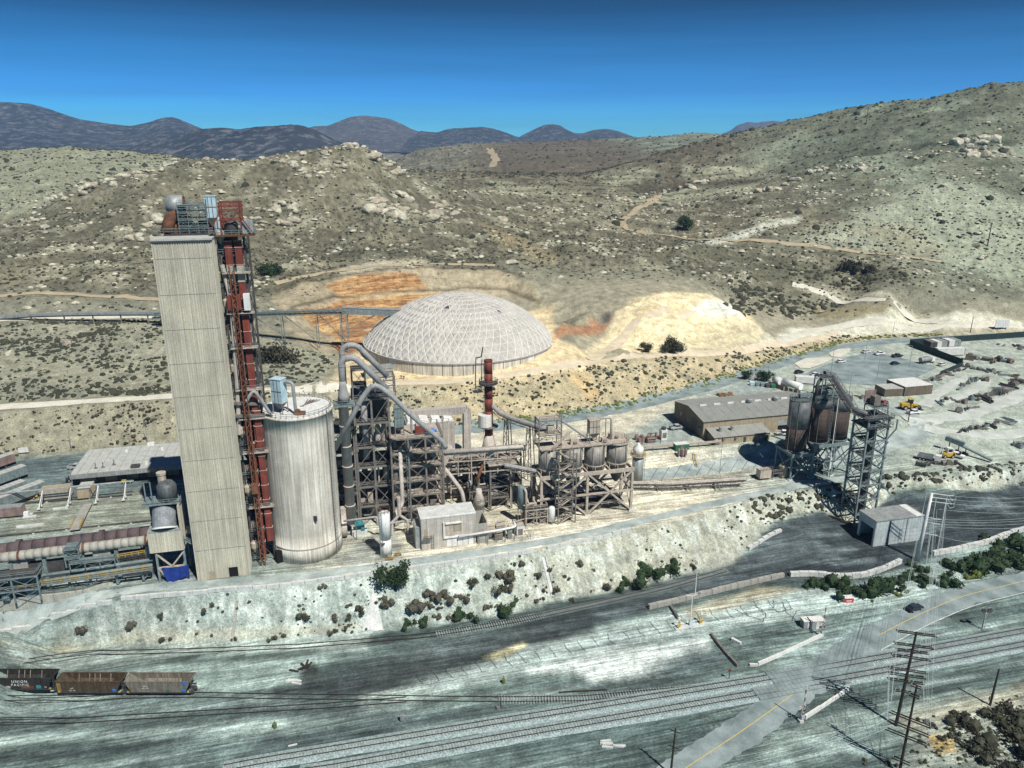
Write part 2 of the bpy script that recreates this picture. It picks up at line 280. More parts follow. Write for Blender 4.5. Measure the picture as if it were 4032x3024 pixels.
lay(polymask([(3214,480),(3350,410),(3600,385),(4032,320),(4200,330),(4200,560),(3770,560),(3420,605),(3150,650)], 15, 8)*hill*sstep(-.1, .2, n_led+n_med), (.07, .085, .062), .6)
lay(polymask([(3050,960),(3330,860),(3560,740),(3720,700),(4032,790),(4200,800),(4200,1170),(3900,1090),(3600,1010),(3300,970)], 15, 8)*hill, (.44, .475, .375), .6)
lay(polymask([(2640,960),(3000,1005),(3500,1080),(4032,1160),(4200,1230),(3400,1120),(2900,1070)], 12, 6)*hill, (.11, .115, .08), .5)
for q_ in ([(2690,652),(2990,655),(3000,685),(2720,695)],[(2330,690),(2560,655),(2620,690),(2400,730)],[(2460,770),(2660,735),(2960,720),(2980,745),(2700,790),(2480,810)],[(1900,700),(2150,730),(2250,770),(1950,760)]): lay(polymask(q_, 10, 8)*sstep(-.2, .2, n_led), (.52, .53, .39), .75)
lay(polymask([(2450,735),(2700,715),(2990,700),(3000,712),(2700,738),(2480,752)], 8, 6), (.09, .075, .055), .7)
lay(polymask([(1250,985),(1600,985),(2000,1010),(1900,1040),(1500,1035),(1250,1020)], 7, 6)*hill, (.075, .072, .052), .55)
lay(polymask([(2750,950),(2950,900),(3150,850),(3160,862),(2960,930),(2800,965)], 3, 4), (.66, .67, .58), .9)
lay(polymask([(1900,880),(2100,960),(2200,1010),(2150,1030),(1950,950)], 6, 5), (.42, .34, .20), .6)
lay(polymask([(3330,900),(3560,880),(3750,1000),(3620,1020),(3430,930)], 8, 5), (.36, .32, .22), .5)
# cut, benches and pad
lay(polymask([(1060,1160),(1180,1110),(1500,1062),(1700,1052),(1960,1060),(2080,1110),(2150,1210),(2000,1160),(1500,1240),(1350,1310),(1300,1400),(1180,1340)], 3, 2), (.50, .42, .30), .8)
cutA = polymask([(1280,1130),(1400,1085),(1540,1075),(1640,1085),(1680,1130),(1500,1150),(1350,1175)], 2, 3); lay(cutA, (.58, .31, .13), .95)
cutB = polymask([(1180,1230),(1350,1185),(1600,1160),(1790,1150),(1800,1175),(1640,1200),(1480,1215),(1400,1290),(1330,1330)], 2, 3); lay(cutB, (.68, .45, .20), .95)
cutC = polymask([(1310,1350),(1420,1260),(1640,1180),(1660,1200),(1500,1300),(1430,1370),(1350,1400)], 2, 3); lay(cutC, (.46, .21, .11), .95)
lay(polymask([(1320,1060),(1500,1025),(1680,1025),(1690,1050),(1500,1058),(1330,1090)], 3, 3), (.66, .60, .46), .8)
lay(polymask([(1430,1100),(1560,1078),(1600,1090),(1560,1120),(1440,1130)], 2, 3), (.40, .16, .07), .8)
cuts = np.clip(cutA+cutB+cutC, 0, 1); lay(cuts*sstep(.05, .2, noise2(GX*.03, GZ*.9+.6*n_med)), (.30, .13, .06), .7); lay(cuts*sstep(.05, .2, noise2(GX*.04+9, GZ*1.7+.5*n_sm)), (.80, .60, .33), .6); lay(cuts*sstep(.22, .36, noise2(GX*.45, GZ*.12)), (.16, .07, .04), .7)
for c_ in ([(1085,1140),(1200,1105),(1500,1060),(1700,1050),(1950,1056),(2060,1090)],[(1150,1215),(1300,1170),(1600,1146),(1850,1132),(2000,1140),(2120,1190)]): stroke(c_, 1.6, 1.2, (.11, .09, .06), .75, 1)
lay(polymask([(1340,1440),(1300,1540),(1500,1525),(1900,1510),(2150,1475),(2420,1430),(2300,1390),(2190,1330),(2170,1200),(1440,1290),(1390,1380)], 2.5, 1.5), (.72, .58, .38))
lay(polymask([(2180,1345),(2200,1285),(2330,1250),(2400,1275),(2330,1320)], 2, 2), (.40, .21, .12), .9)
lay(polymask([(2340,1245),(2410,1230),(2440,1255),(2380,1272)], 1.5, 1.5), (.09, .08, .08), .9)  # near-black stands for the darkness inside the hole
lay(polymask([(2290,1390),(2400,1280),(2480,1190),(2620,1150),(2820,1170),(2960,1240),(3000,1330),(2900,1370),(2600,1390)], 3, 3), (.80, .68, .46))
lay(polymask([(2500,1215),(2700,1190),(2690,1250),(2520,1270)], 2, 3), (.74, .60, .38), .8)
lay(polymask([(2730,1215),(2880,1200),(2920,1250),(2760,1245)], 2, 2), (.82, .82, .76), .9)
lay(polymask([(2620,1300),(2900,1260),(3080,1330),(3000,1370),(2660,1380)], 4, 4), (.55, .50, .36), .6)
lay(polymask([(2990,1345),(3120,1290),(3500,1210),(4032,1270),(4032,1300),(3600,1310),(3300,1330)], 3, 3), (.70, .69, .58), .9)
lay(polymask([(3120,1130),(3300,1150),(3700,1240),(3600,1260),(3300,1180)], 3, 3), (.58, .55, .43), .8)
lay(polymask([(3150,1190),(3500,1200),(3520,1245),(3250,1255)], 4, 4), (.28, .24, .14), .8)
# yards on the right
lot_px = [(3150,1482),(3225,1447),(3332,1407),(3438,1385),(3582,1418),(3657,1438),(3690,1448),(3567,1505),(3520,1522),(3332,1510)]
lay(polymask([(2450,1720),(2740,1560),(3060,1440),(3330,1380),(3550,1350),(4032,1340),(4032,1830),(3700,1860),(3480,1860),(3600,1700),(3350,1700),(2530,1780)], 3, 1), (.42, .465, .42), .85)
lay(polymask([(2510,1700),(2960,1490),(3120,1500),(2850,1640),(2660,1740),(2560,1770)], 4, 2), (.31, .36, .36), .9)
# coal yard
coalm = polymask([(1960,2530),(2300,2430),(2700,2330),(2950,2190),(3045,2065),(3240,2012),(3370,2070),(3510,1955),(3800,1945),(4050,1890),(4050,2080),(3900,2130),(3600,2215),(3400,2290),(3140,2270),(2900,2310),(2600,2390),(2300,2470)], 1.2, .8)
lay(coalm, (.045, .058, .068)); lay(coalm*sstep(.0, .3, fbm(GX*.5+GY*.2, GY*1.5, 9, 4)), (.19, .24, .26), .7)
lay(polymask([(2560,2330),(2900,2210),(3050,2090),(3230,2060),(3200,2180),(2950,2260),(2700,2330)], 5, 3), (.17, .21, .23), .55)
lay(polymask([(1350,2700),(1700,2570),(2000,2500),(2200,2450),(2300,2440),(2100,2540),(1700,2640),(1500,2700)], 3, 3), (.07, .085, .09), .85)
lay(polymask([(1420,2600),(1900,2480),(2050,2500),(1700,2600)], 4, 3), (.15, .19, .20), .8)
# pale cement dust by the loading track, trample marks and the buried track
lay(polymask([(2080,2640),(2400,2560),(2780,2510),(2790,2550),(2560,2660),(2340,2680),(2260,2650),(2080,2650)], 1.6, 1.5), (.80, .88, .88), .85)
lay(polymask([(2560,2640),(2700,2560),(2830,2560),(2860,2590),(2720,2660),(2650,2670)], 2, 1.5), (.12, .16, .17), .8)
lay(polymask([(2020,2560),(2400,2490),(2780,2420),(3050,2360),(3180,2400),(2800,2500),(2300,2570),(2050,2620)], 2, 1), (.46, .55, .55), .8)
lay(polymask([(1640,2690),(1900,2630),(2200,2560),(2500,2480),(2700,2460),(2300,2570),(2000,2640),(1750,2710)], 2, 1), (.42, .50, .51), .8)
lay(polymask([(1180,2650),(1230,2605),(1260,2640),(1230,2690),(1180,2690)], 1, 1), (.05, .06, .06), .9)
lay(polymask([(1900,2590),(2060,2530),(2080,2540),(1960,2600)], .8, .8), (.62, .58, .38), .9)
lay(polymask([(0,2500),(500,2500),(1000,2490),(1450,2480),(1450,2560),(800,2570),(0,2600)], 2, 1), (.50, .58, .56), .6)
lay(polymask([(560,2720),(1400,2740),(1500,2770),(700,2800),(0,2850),(0,2790)], 3, 2), (.10, .14, .15), .6)
lay(polymask([(600,2960),(1100,2880),(1700,2810),(1900,2780),(1700,2850),(900,2990)], 3, 3), (.14, .19, .20), .5)
lay(polymask([(3030,2700),(3330,2640),(3480,2600),(3480,2650),(3200,2720),(3030,2760)], 1.5, 1), (.13, .17, .18), .8)
lay(polymask([(3350,2480),(3620,2460),(3480,2530),(3300,2530)], 2, 1), (.28, .37, .40), .7)
lay(polymask([(3620,2780),(4032,2700),(4032,3024),(3560,3024)], 3, 3), (.50, .53, .46), .6)
lay(polymask([(3640,2890),(3740,2900),(3760,2960),(3680,2970)], .8, 1), (.55, .40, .18), .9)
lay(polymask([(3520,2830),(4032,2700),(4032,2770),(3560,2880)], 2, 2), (.46, .42, .32), .6)
lay(polymask([(2690,2400),(2990,2310),(3150,2320),(2900,2390),(2700,2440)], 1.5, 2), (.55, .50, .37), .7)
# mottling at the scale of the mesh; hills and left low ground darkened
mot = 1+.40*fbm(GX, GY, 3.2, 3)+.38*n_sm+.25*n_med+.35*n_fine
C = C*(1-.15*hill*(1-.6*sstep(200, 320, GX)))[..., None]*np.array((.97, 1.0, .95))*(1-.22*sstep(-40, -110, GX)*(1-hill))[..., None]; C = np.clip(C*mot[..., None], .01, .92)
scrub = np.clip(hill*1.0+rise*.25, 0, 1)
streak = np.clip((1-hill)*(1-slope)*(1-rise)*(1-band)*(1-sstep(235, 262, GY)), 0, 1)
Mk = np.stack([scrub, band, streak, cuts], -1)
def grid_mesh(name, X, Y, Z):
    n, m = X.shape; me = bpy.data.meshes.new(name)
    co = np.stack([X, Y, Z], -1).reshape(-1, 3).astype(np.float32)
    i = np.arange(n*m).reshape(n, m); q = np.stack([i[:-1, :-1], i[:-1, 1:], i[1:, 1:], i[1:, :-1]], -1).reshape(-1, 4)[:, ::-1]
    me.vertices.add(n*m); me.vertices.foreach_set('co', co.ravel())
    me.loops.add(q.size); me.loops.foreach_set('vertex_index', q.ravel().astype(np.int32))
    me.polygons.add(len(q)); me.polygons.foreach_set('loop_start', np.arange(0, q.size, 4, dtype=np.int32))
    me.update(calc_edges=True); me.validate(); me.polygons.foreach_set('use_smooth', np.ones(len(q), bool)); return me
def set_attr(me, name, A):
    at = me.color_attributes.new(name, 'FLOAT_COLOR', 'POINT')
    B = np.ones((len(me.vertices), 4), np.float32); B[:, :A.shape[-1]] = A.reshape(-1, A.shape[-1]); at.data.foreach_set('color', B.ravel())
# ---------------------------------------------------------------- node material helpers
class NT:
    def __init__(s, name):
        s.m = bpy.data.materials.new(name); s.m.use_nodes = True; s.t = s.m.node_tree; s.n = s.t.nodes; s.l = s.t.links
        s.b = s.n['Principled BSDF']; s.b.inputs['Specular IOR Level'].default_value = .25
    def new(s, k, **kw):
        n = s.n.new(k)
        for a, b in kw.items(): setattr(n, a, b)
        return n
    def put(s, sock, v):
        if isinstance(v, bpy.types.NodeSocket): s.l.new(v, sock)
        else: sock.default_value = v
    def pos(s): return s.new('ShaderNodeNewGeometry').outputs['Position']
    def mapped(s, vec, scale=(1, 1, 1), rot=(0, 0, 0)):
        n = s.new('ShaderNodeMapping'); s.put(n.inputs[0], vec); n.inputs['Scale'].default_value = scale; n.inputs['Rotation'].default_value = rot; return n.outputs[0]
    def noise(s, vec, scale, detail=5, rough=.6, dist=0):
        n = s.new('ShaderNodeTexNoise'); s.put(n.inputs['Vector'], vec); n.inputs['Scale'].default_value = scale
        n.inputs['Detail'].default_value = detail; n.inputs['Roughness'].default_value = rough; n.inputs['Distortion'].default_value = dist; return n.outputs['Fac']
    def ramp(s, f, a, b, lo=0.0, hi=1.0):
        n = s.new('ShaderNodeMapRange'); s.put(n.inputs[0], f)
        for i, v in enumerate((a, b, lo, hi)): n.inputs[i+1].default_value = v
        return n.outputs[0]
    def math(s, op, a, b=0.0):
        n = s.new('ShaderNodeMath', operation=op); s.put(n.inputs[0], a); s.put(n.inputs[1], b); return n.outputs[0]
    def mix(s, f, a, b, bt='MIX'):
        n = s.new('ShaderNodeMix', data_type='RGBA', blend_type=bt); s.put(n.inputs[0], f)
        for i, v in ((6, a), (7, b)): s.put(n.inputs[i], (*v, 1) if isinstance(v, tuple) and len(v) == 3 else v)
        return n.outputs[2]
    def scale(s, c, f):
        n = s.new('ShaderNodeVectorMath', operation='SCALE'); s.put(n.inputs[0], c); s.put(n.inputs['Scale'], f); return n.outputs[0]
    def bump(s, h, strength, dist):
        n = s.new('ShaderNodeBump'); s.put(n.inputs['Height'], h); n.inputs['Strength'].default_value = strength; n.inputs['Distance'].default_value = dist
        s.l.new(n.outputs[0], s.b.inputs['Normal'])
    def fin(s, col, rough=.9, metal=0.0):
        s.put(s.b.inputs['Base Color'], (*col, 1) if isinstance(col, tuple) and len(col) == 3 else col); s.b.inputs['Roughness'].default_value = rough; s.b.inputs['Metallic'].default_value = metal; return s.m
def ground_material():
    t = NT('ground'); p = t.pos()
    ca = t.new('ShaderNodeAttribute', attribute_name='Col').outputs['Color']
    mk = t.new('ShaderNodeSeparateColor'); t.l.new(t.new('ShaderNodeAttribute', attribute_name='Msk').outputs['Color'], mk.inputs[0])
    n1 = t.noise(p, .22, 8, .68); n2 = t.noise(p, 1.6, 6, .7)
    f = t.math('MULTIPLY', t.ramp(n1, .3, .7, .66, 1.34), t.ramp(n2, .3, .72, .58, 1.42))
    st = t.noise(t.mapped(t.mapped(p, (1, 1, 1), (0, 0, R(-13))), (.045, .5, .3)), 1.0, 6, .68, 1.2)
    f = t.math('MULTIPLY', f, t.math('ADD', 1.0, t.math('MULTIPLY', t.ramp(st, .36, .64, -.40, .38), mk.outputs[2])))
    vo = t.new('ShaderNodeTexVoronoi'); t.put(vo.inputs['Vector'], p); vo.inputs['Scale'].default_value = .30
    dots = t.ramp(vo.outputs['Distance'], .16, .30, 1, 0)
    keep = t.ramp(t.noise(p, .035, 4), .40, .56, .25, 1)
    dk = t.math('MULTIPLY', t.math('MULTIPLY', dots, keep), mk.outputs[0])
    cn = t.noise(p, 1.1, 8, .75, .6); ck = t.math('MULTIPLY', t.ramp(cn, .40, .52, 1, 0), mk.outputs[1])
    f = t.math('MULTIPLY', f, t.math('SUBTRACT', 1.0, t.math('MULTIPLY', ck, .22)))
    n3 = t.noise(p, 3.4, 4, .8); f = t.math('MULTIPLY', f, t.ramp(n3, .3, .7, .62, 1.38))
    st2 = t.noise(t.mapped(t.mapped(p, (1, 1, 1), (0, 0, R(-15))), (.05, 1.7, .3)), 1.0, 3, .6, .8); f = t.math('MULTIPLY', f, t.math('ADD', 1.0, t.math('MULTIPLY', t.ramp(st2, .38, .62, -.30, .28), mk.outputs[2])))
    al = t.new('ShaderNodeAttribute', attribute_name='Msk').outputs['Alpha']
    s1 = t.noise(t.mapped(p, (.05, .05, 1.15)), 1.0, 5, .7, .5); s2 = t.noise(t.mapped(p, (.45, .45, .10)), 1.0, 5, .7)
    sc_ = t.mix(t.ramp(s1, .44, .56), (.27, .115, .05), (.62, .40, .18)); sc_ = t.mix(t.ramp(s1, .58, .68), sc_, (.76, .60, .36)); sc_ = t.mix(t.ramp(s2, .56, .66, 0, .8), sc_, (.13, .06, .035))
    ca = t.mix(t.math('MULTIPLY', al, .72), ca, sc_)
    col = t.scale(ca, f); col = t.mix(dk, col, (.045, .052, .038))
    h = t.math('ADD', t.math('MULTIPLY', n1, .9), t.math('ADD', t.math('MULTIPLY', n2, .4), t.math('MULTIPLY', t.math('MULTIPLY', s1, al), 3.0)))
    t.bump(h, .8, 1.0)
    return t.fin(col, .95)
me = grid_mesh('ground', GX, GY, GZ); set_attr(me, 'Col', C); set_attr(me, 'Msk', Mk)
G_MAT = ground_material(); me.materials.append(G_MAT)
ground = bpy.data.objects.new('ground', me); COL.objects.link(ground); ground['kind'] = 'structure'
# ---------------------------------------------------------------- far mountains
def mountain_material(name, c1, c2, c3):
    t = NT(name); p = t.pos()
    n = t.noise(p, .004, 8, .7); n2 = t.noise(p, .02, 7, .72)
    c = t.mix(t.ramp(n, .35, .65), c1, c2); c = t.mix(t.ramp(n2, .50, .62), c, c3)
    t.bump(n2, 1.0, 60); return t.fin(c, 1.0)
MT1 = mountain_material('mountain_scrub_haze', (.03, .042, .06), (.07, .082, .10), (.26, .27, .27))  # blue of the distant haze painted into the scrub colours
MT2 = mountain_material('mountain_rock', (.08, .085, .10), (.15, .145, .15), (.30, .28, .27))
def mountain(pts, D, base_py, depth, mat_, rough=1.0, bumpy=60):
    """a ridge D metres away whose crest follows the surveyed skyline; front and back slopes with gullies"""
    xs = np.array([p[0] for p in pts], float); ys = np.array([p[1] for p in pts], float)
    nx, nt = 170, 44; px = np.linspace(xs[0], xs[-1], nx); py = np.interp(px, xs, ys)
    k = np.ones(5)/5; pys = np.convolve(np.pad(py, 2, mode='edge'), k, 'valid'); py = .5*py+.5*pys
    X = np.zeros((nt, nx)); Y = np.zeros((nt, nx)); Z = np.zeros((nt, nx)); zb = zat(base_py, D)-30
    for j in range(nx):
        c = at_y(px[j], py[j], D)
        for i in range(nt):
            s = i/(nt-1)*2-1                                        # -1 front foot, 0 crest, 1 back foot
            X[i, j] = c.x*(1+s*depth/D*.9); Y[i, j] = D+s*depth
            Z[i, j] = zb+(c.z-zb)*(1-abs(s)**.85)
    w = np.linspace(-1, 1, nt)[:, None]; sh = 1-np.abs(w)
    g = fbm(X, Y*.6, bumpy*9, 5, True); g2 = fbm(X, Y, bumpy*2.5, 4)
    amp = np.maximum(Z-zb, 0)*.45*(1-sh**6)*rough
    Z = Z+amp*(g-.25)+g2*bumpy*.25*(1-sh**3)+noise2(X/ (bumpy*.35), Y/(bumpy*.35))*bumpy*.05
    m = grid_mesh('mountain', X, Y, Z); m.materials.append(mat_)
    o = bpy.data.objects.new('mountain', m); COL.objects.link(o); o['kind'] = 'structure'
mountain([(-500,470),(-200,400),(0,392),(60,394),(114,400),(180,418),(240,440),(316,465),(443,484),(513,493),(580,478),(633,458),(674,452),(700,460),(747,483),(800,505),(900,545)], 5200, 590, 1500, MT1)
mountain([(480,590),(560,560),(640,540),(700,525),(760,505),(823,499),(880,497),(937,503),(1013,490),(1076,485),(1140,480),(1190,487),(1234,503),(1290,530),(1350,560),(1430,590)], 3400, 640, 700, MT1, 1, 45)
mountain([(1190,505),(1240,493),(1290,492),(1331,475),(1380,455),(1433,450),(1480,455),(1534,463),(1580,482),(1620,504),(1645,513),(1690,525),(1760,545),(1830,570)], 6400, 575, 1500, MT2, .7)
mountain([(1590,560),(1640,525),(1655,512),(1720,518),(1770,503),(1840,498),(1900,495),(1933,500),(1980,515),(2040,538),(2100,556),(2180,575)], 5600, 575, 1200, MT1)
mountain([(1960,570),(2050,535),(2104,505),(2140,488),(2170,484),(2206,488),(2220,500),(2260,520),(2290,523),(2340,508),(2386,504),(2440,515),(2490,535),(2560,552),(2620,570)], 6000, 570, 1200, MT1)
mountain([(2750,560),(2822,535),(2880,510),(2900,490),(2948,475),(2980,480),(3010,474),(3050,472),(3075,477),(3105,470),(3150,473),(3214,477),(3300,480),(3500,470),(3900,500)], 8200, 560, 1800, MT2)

# ---------------------------------------------------------------- the air: thin blue haze out to the far ranges
hz = bpy.data.meshes.new('haze'); bx_ = [(x, y, z) for z in (-3, 430) for x, y in ((-14000, -400), (14000, -400), (14000, 10500), (-14000, 10500))]
hz.from_pydata(bx_, [], [(3, 2, 1, 0), (4, 5, 6, 7), (0, 1, 5, 4), (1, 2, 6, 5), (2, 3, 7, 6), (3, 0, 4, 7)])
hm_ = bpy.data.materials.new('haze_air'); hm_.use_nodes = True; hn = hm_.node_tree.nodes; hn.clear(); ho = hn.new('ShaderNodeOutputMaterial'); hv = hn.new('ShaderNodeVolumePrincipled')
hv.inputs['Color'].default_value = (.36, .60, .96, 1); hv.inputs['Density'].default_value = 7.5e-5; hm_.node_tree.links.new(hv.outputs[0], ho.inputs['Volume']); hz.materials.append(hm_)
haze = bpy.data.objects.new('haze', hz); COL.objects.link(haze); haze['kind'] = 'stuff'
# ---------------------------------------------------------------- mesh collector and object helpers
TH = R(14.0)
AX = Vector((math.cos(TH), math.sin(TH), 0)); BX = Vector((-math.sin(TH), math.cos(TH), 0)); UP = Vector((0, 0, 1))
def axes(ang): return Vector((math.cos(ang), math.sin(ang), 0)), Vector((-math.sin(ang), math.cos(ang), 0))
class MB:
    def __init__(s): s.v = []; s.f = []
    def add(s, vs, fs):
        n = len(s.v); s.v += [tuple(p) for p in vs]; s.f += [tuple(i+n for i in f) for f in fs]; return s
    def box(s, p, dx, dy, dz, ang=TH, top=1.0):
        """p = centre of the base"""
        a, b = axes(ang); p = Vector(p); o = []
        for k, zz_ in ((1.0, 0), (top, dz)):
            for i, j in ((-1, -1), (1, -1), (1, 1), (-1, 1)): o.append(p+a*(i*dx/2*k)+b*(j*dy/2*k)+UP*zz_)
        return s.add(o, [(3, 2, 1, 0), (4, 5, 6, 7), (0, 1, 5, 4), (1, 2, 6, 5), (2, 3, 7, 6), (3, 0, 4, 7)])
    def bar(s, p, q, w=.3, h=None):
        p = Vector(p); q = Vector(q); d = (q-p)
        if d.length < 1e-6: return s
        d.normalize(); r = d.cross(UP)
        r = AX.copy() if r.length < 1e-3 else r.normalized()
        u = r.cross(d); h = h or w; o = []
        for c in (p, q):
            for i, j in ((-1, -1), (1, -1), (1, 1), (-1, 1)): o.append(c+r*(i*w/2)+u*(j*h/2))
        return s.add(o, [(0, 1, 2, 3), (7, 6, 5, 4), (0, 4, 5, 1), (1, 5, 6, 2), (2, 6, 7, 3), (3, 7, 4, 0)])
    def tube(s, path, r, n=10, cap=True):
        path = [Vector(p) for p in path]; rs = r if isinstance(r, (list, tuple)) else [r]*len(path); rings = []
        ref = None
        for i, p in enumerate(path):
            d = (path[min(i+1, len(path)-1)]-path[max(i-1, 0)]).normalized()
            if ref is None: ref = d.cross(UP) if abs(d.z) < .95 else d.cross(AX)
            x = (ref-d*ref.dot(d)).normalized(); y = d.cross(x); ref = x
            rings.append([p+x*(rs[i]*math.cos(2*math.pi*k/n))+y*(rs[i]*math.sin(2*math.pi*k/n)) for k in range(n)])
        vs = [v for g in rings for v in g]; fs = []
        for i in range(len(path)-1):
            for k in range(n): fs.append((i*n+k, i*n+(k+1) % n, (i+1)*n+(k+1) % n, (i+1)*n+k))
        if cap: fs += [tuple(range(n))[::-1], tuple(range((len(path)-1)*n, len(path)*n))]
        return s.add(vs, fs)
    def lathe(s, p, prof, n=20):
        p = Vector(p); vs = []; fs = []
        for r, z in prof:
            for k in range(n): a = 2*math.pi*k/n; vs.append(p+Vector((r*math.cos(a), r*math.sin(a), z)))
        for i in range(len(prof)-1):
            for k in range(n): fs.append((i*n+k, i*n+(k+1) % n, (i+1)*n+(k+1) % n, (i+1)*n+k))
        fs += [tuple(range(n))[::-1], tuple(range((len(prof)-1)*n, len(prof)*n))]
        return s.add(vs, fs)
    def prism(s, pts, z0, z1):
        n = len(pts); vs = [Vector((p[0], p[1], z0)) for p in pts]+[Vector((p[0], p[1], z1)) for p in pts]
        fs = [tuple(range(n))[::-1], tuple(range(n, 2*n))]+[(i, (i+1) % n, n+(i+1) % n, n+i) for i in range(n)]
        return s.add(vs, fs)
    def poly(s, *pts): return s.add(pts, [tuple(range(len(pts)))])
    def corr(s, p, q, z0, z1, pitch=.5, depth=.09, nrm=None):
        """corrugated sheet between ground points p and q; nrm = outward normal"""
        p = Vector(p); q = Vector(q); d = q-p; d.z = 0; L = d.length; d.normalize(); nrm = nrm or Vector((d.y, -d.x, 0))
        k = max(2, int(L/pitch)); vs = []; n = 0
        for i in range(k):
            for f, o in ((0, 0), (.4, 0), (.5, depth), (.9, depth)):
                c = p+d*((i+f)*L/k)+nrm*o; vs += [(c.x, c.y, z0), (c.x, c.y, z1)]; n += 1
        c = p+d*L; vs += [(c.x, c.y, z0), (c.x, c.y, z1)]; n += 1
        return s.add(vs, [(2*i, 2*i+2, 2*i+3, 2*i+1) for i in range(n-1)])
    def build(s, name, mat_, parent=None, smooth=False, loc=None):
        me = bpy.data.meshes.new(name)
        if parent is not None:
            o_ = parent
            while o_.parent: o_ = o_.parent
            c = o_.location
        elif loc is not None: c = Vector(loc)
        else:
            a = np.array(s.v); c = Vector((float(a[:, 0].mean()), float(a[:, 1].mean()), float(a[:, 2].min())))
        me.from_pydata([(p[0]-c[0], p[1]-c[1], p[2]-c[2]) for p in s.v], [], s.f); me.materials.append(mat_)
        if smooth: me.polygons.foreach_set('use_smooth', [len(q) <= 4 for q in s.f])
        o = bpy.data.objects.new(name, me); COL.objects.link(o)
        if parent is not None: o.parent = parent
        else: o.location = c
        return o
def BOX(*a, **k): return MB().box(*a, **k)
def BAR(*a, **k): return MB().bar(*a, **k)
def TUBE(*a, **k): return MB().tube(*a, **k)
def LATHE(*a, **k): return MB().lathe(*a, **k)
def tag(o, label=None, cat=None, group=None, kind=None):
    if label: o['label'] = label
    if cat: o['category'] = cat
    if group: o['group'] = group
    if kind: o['kind'] = kind
    return o
def thing(name, label, cat, loc, group=None):
    o = bpy.data.objects.new(name, None); COL.objects.link(o); o.location = loc; o.empty_display_size = .5
    return tag(o, label, cat, group)
def copy_tree(o, loc=None, rz=None, label=None, scale=None, parent=None):
    c = o.copy(); COL.objects.link(c); c.parent = parent
    if loc is not None: c.location = loc
    if rz is not None: c.rotation_euler = (0, 0, rz)
    if scale is not None: c.scale = scale if isinstance(scale, (tuple, list)) else (scale,)*3
    if label: c['label'] = label
    for ch in o.children: copy_tree(ch, parent=c)
    return c
def bars(parent, name, mat_, segs, w=.3, h=None):
    for p, q in segs: MB().bar(p, q, w, h).build(name, mat_, parent)
def railing(mb, path, h=1.1, step=2.2, w=.09):
    for a, b in zip(path[:-1], path[1:]):
        a = Vector(a); b = Vector(b); L = (b-a).length; k = max(1, round(L/step))
        for i in range(k+1): c = a+(b-a)*(i/k); mb.bar(c, c+UP*h, w)
        for hh in (h*.55, h): mb.bar(a+UP*hh, b+UP*hh, w)
    return mb
def stuff_of(o): o['kind'] = 'stuff'; return o
# ---------------------------------------------------------------- materials
def MAT(name, c1, c2=None, sc=.6, rough=.8, metal=0.0, streak=0.0, bump=0.0, rust=None, rk=.5, grain=0.25):
    t = NT(name); p = t.pos(); c2 = c2 or tuple(x*.7 for x in c1)
    n = t.noise(p, sc, 6, .65); col = t.mix(t.ramp(n, .35, .65), c1, c2)
    if streak:
        sn = t.noise(t.mapped(p, (2.2, 2.2, .05)), 1.0, 5, .65)
        col = t.scale(col, t.ramp(sn, .32, .68, 1-streak, 1+streak*.6))
    if rust:
        rn = t.noise(p, sc*1.3+.05, 7, .7, .8); col = t.mix(t.ramp(rn, rk, rk+.12), col, rust)
    fn = t.noise(p, 5.0, 4, .7); col = t.scale(col, t.ramp(fn, .3, .7, 1-grain, 1+grain))
    if bump: t.bump(fn, bump, .12)
    return t.fin(col, rough, metal)
M = {}
M['clad'] = MAT('tower_cladding', (.60, .57, .46), (.46, .44, .36), .10, .6, 0, .30)
M['conc'] = MAT('silo_concrete', (.70, .67, .59), (.50, .47, .40), .12, .9, 0, .42, .2)
M['conc_w'] = MAT('pale_concrete', (.66, .68, .65), (.48, .51, .50), .5, .9, 0, .15, .2)
M['conc_d'] = MAT('dusty_concrete', (.40, .40, .36), (.30, .30, .27), .4, .9, 0, .25, .2)
M['steel'] = MAT('grey_steel', (.24, .225, .20), (.14, .13, .12), 1.2, .6, 0, .2)
M['steel_d'] = MAT('dark_steel', (.085, .085, .085), (.05, .05, .05), .8, .6)
M['steel_t'] = MAT('teal_grey_steel', (.23, .29, .29), (.13, .17, .18), 1.0, .55, 0, .2)
M['dust'] = MAT('dusty_steel', (.52, .46, .38), (.36, .31, .26), .7, .85, 0, .2)
M['duct'] = MAT('duct_grey', (.38, .38, .38), (.28, .28, .28), .5, .55, 0, .18)
M['duct_p'] = MAT('duct_pale', (.56, .52, .47), (.42, .385, .345), .5, .75, 0, .2)
M['red'] = MAT('red_paint', (.25, .06, .042), (.14, .042, .034), .5, .6, 0, .3)
M['orange'] = MAT('rust_orange_paint', (.22, .10, .055), (.12, .06, .04), .8, .7)
M['rust'] = MAT('rusty_metal', (.19, .085, .045), (.10, .05, .032), .6, .85, 0, .25)
M['blue'] = MAT('light_blue_paint', (.50, .66, .72), (.36, .50, .56), .6, .5, 0, .15)
M['blue_m'] = MAT('bright_blue_paint', (.03, .20, .62), (.02, .14, .45), 1, .45)
M['teal'] = MAT('teal_paint', (.06, .26, .28), (.04, .18, .2), 1, .5)
M['white'] = MAT('white_paint', (.78, .79, .76), (.62, .63, .61), .8, .5, 0, .12)
M['pinkw'] = MAT('pale_pink_cladding', (.54, .505, .45), (.42, .385, .34), .5, .8, 0, .3)
M['roof'] = MAT('pale_roof', (.50, .52, .48), (.38, .40, .38), .5, .7, 0, .1)
M['tan'] = MAT('tan_cladding', (.42, .36, .26), (.33, .28, .20), .5, .7, 0, .2)
M['galv'] = MAT('dusty_galvanised', (.40, .43, .42), (.27, .29, .29), .5, .5, .2, .25)
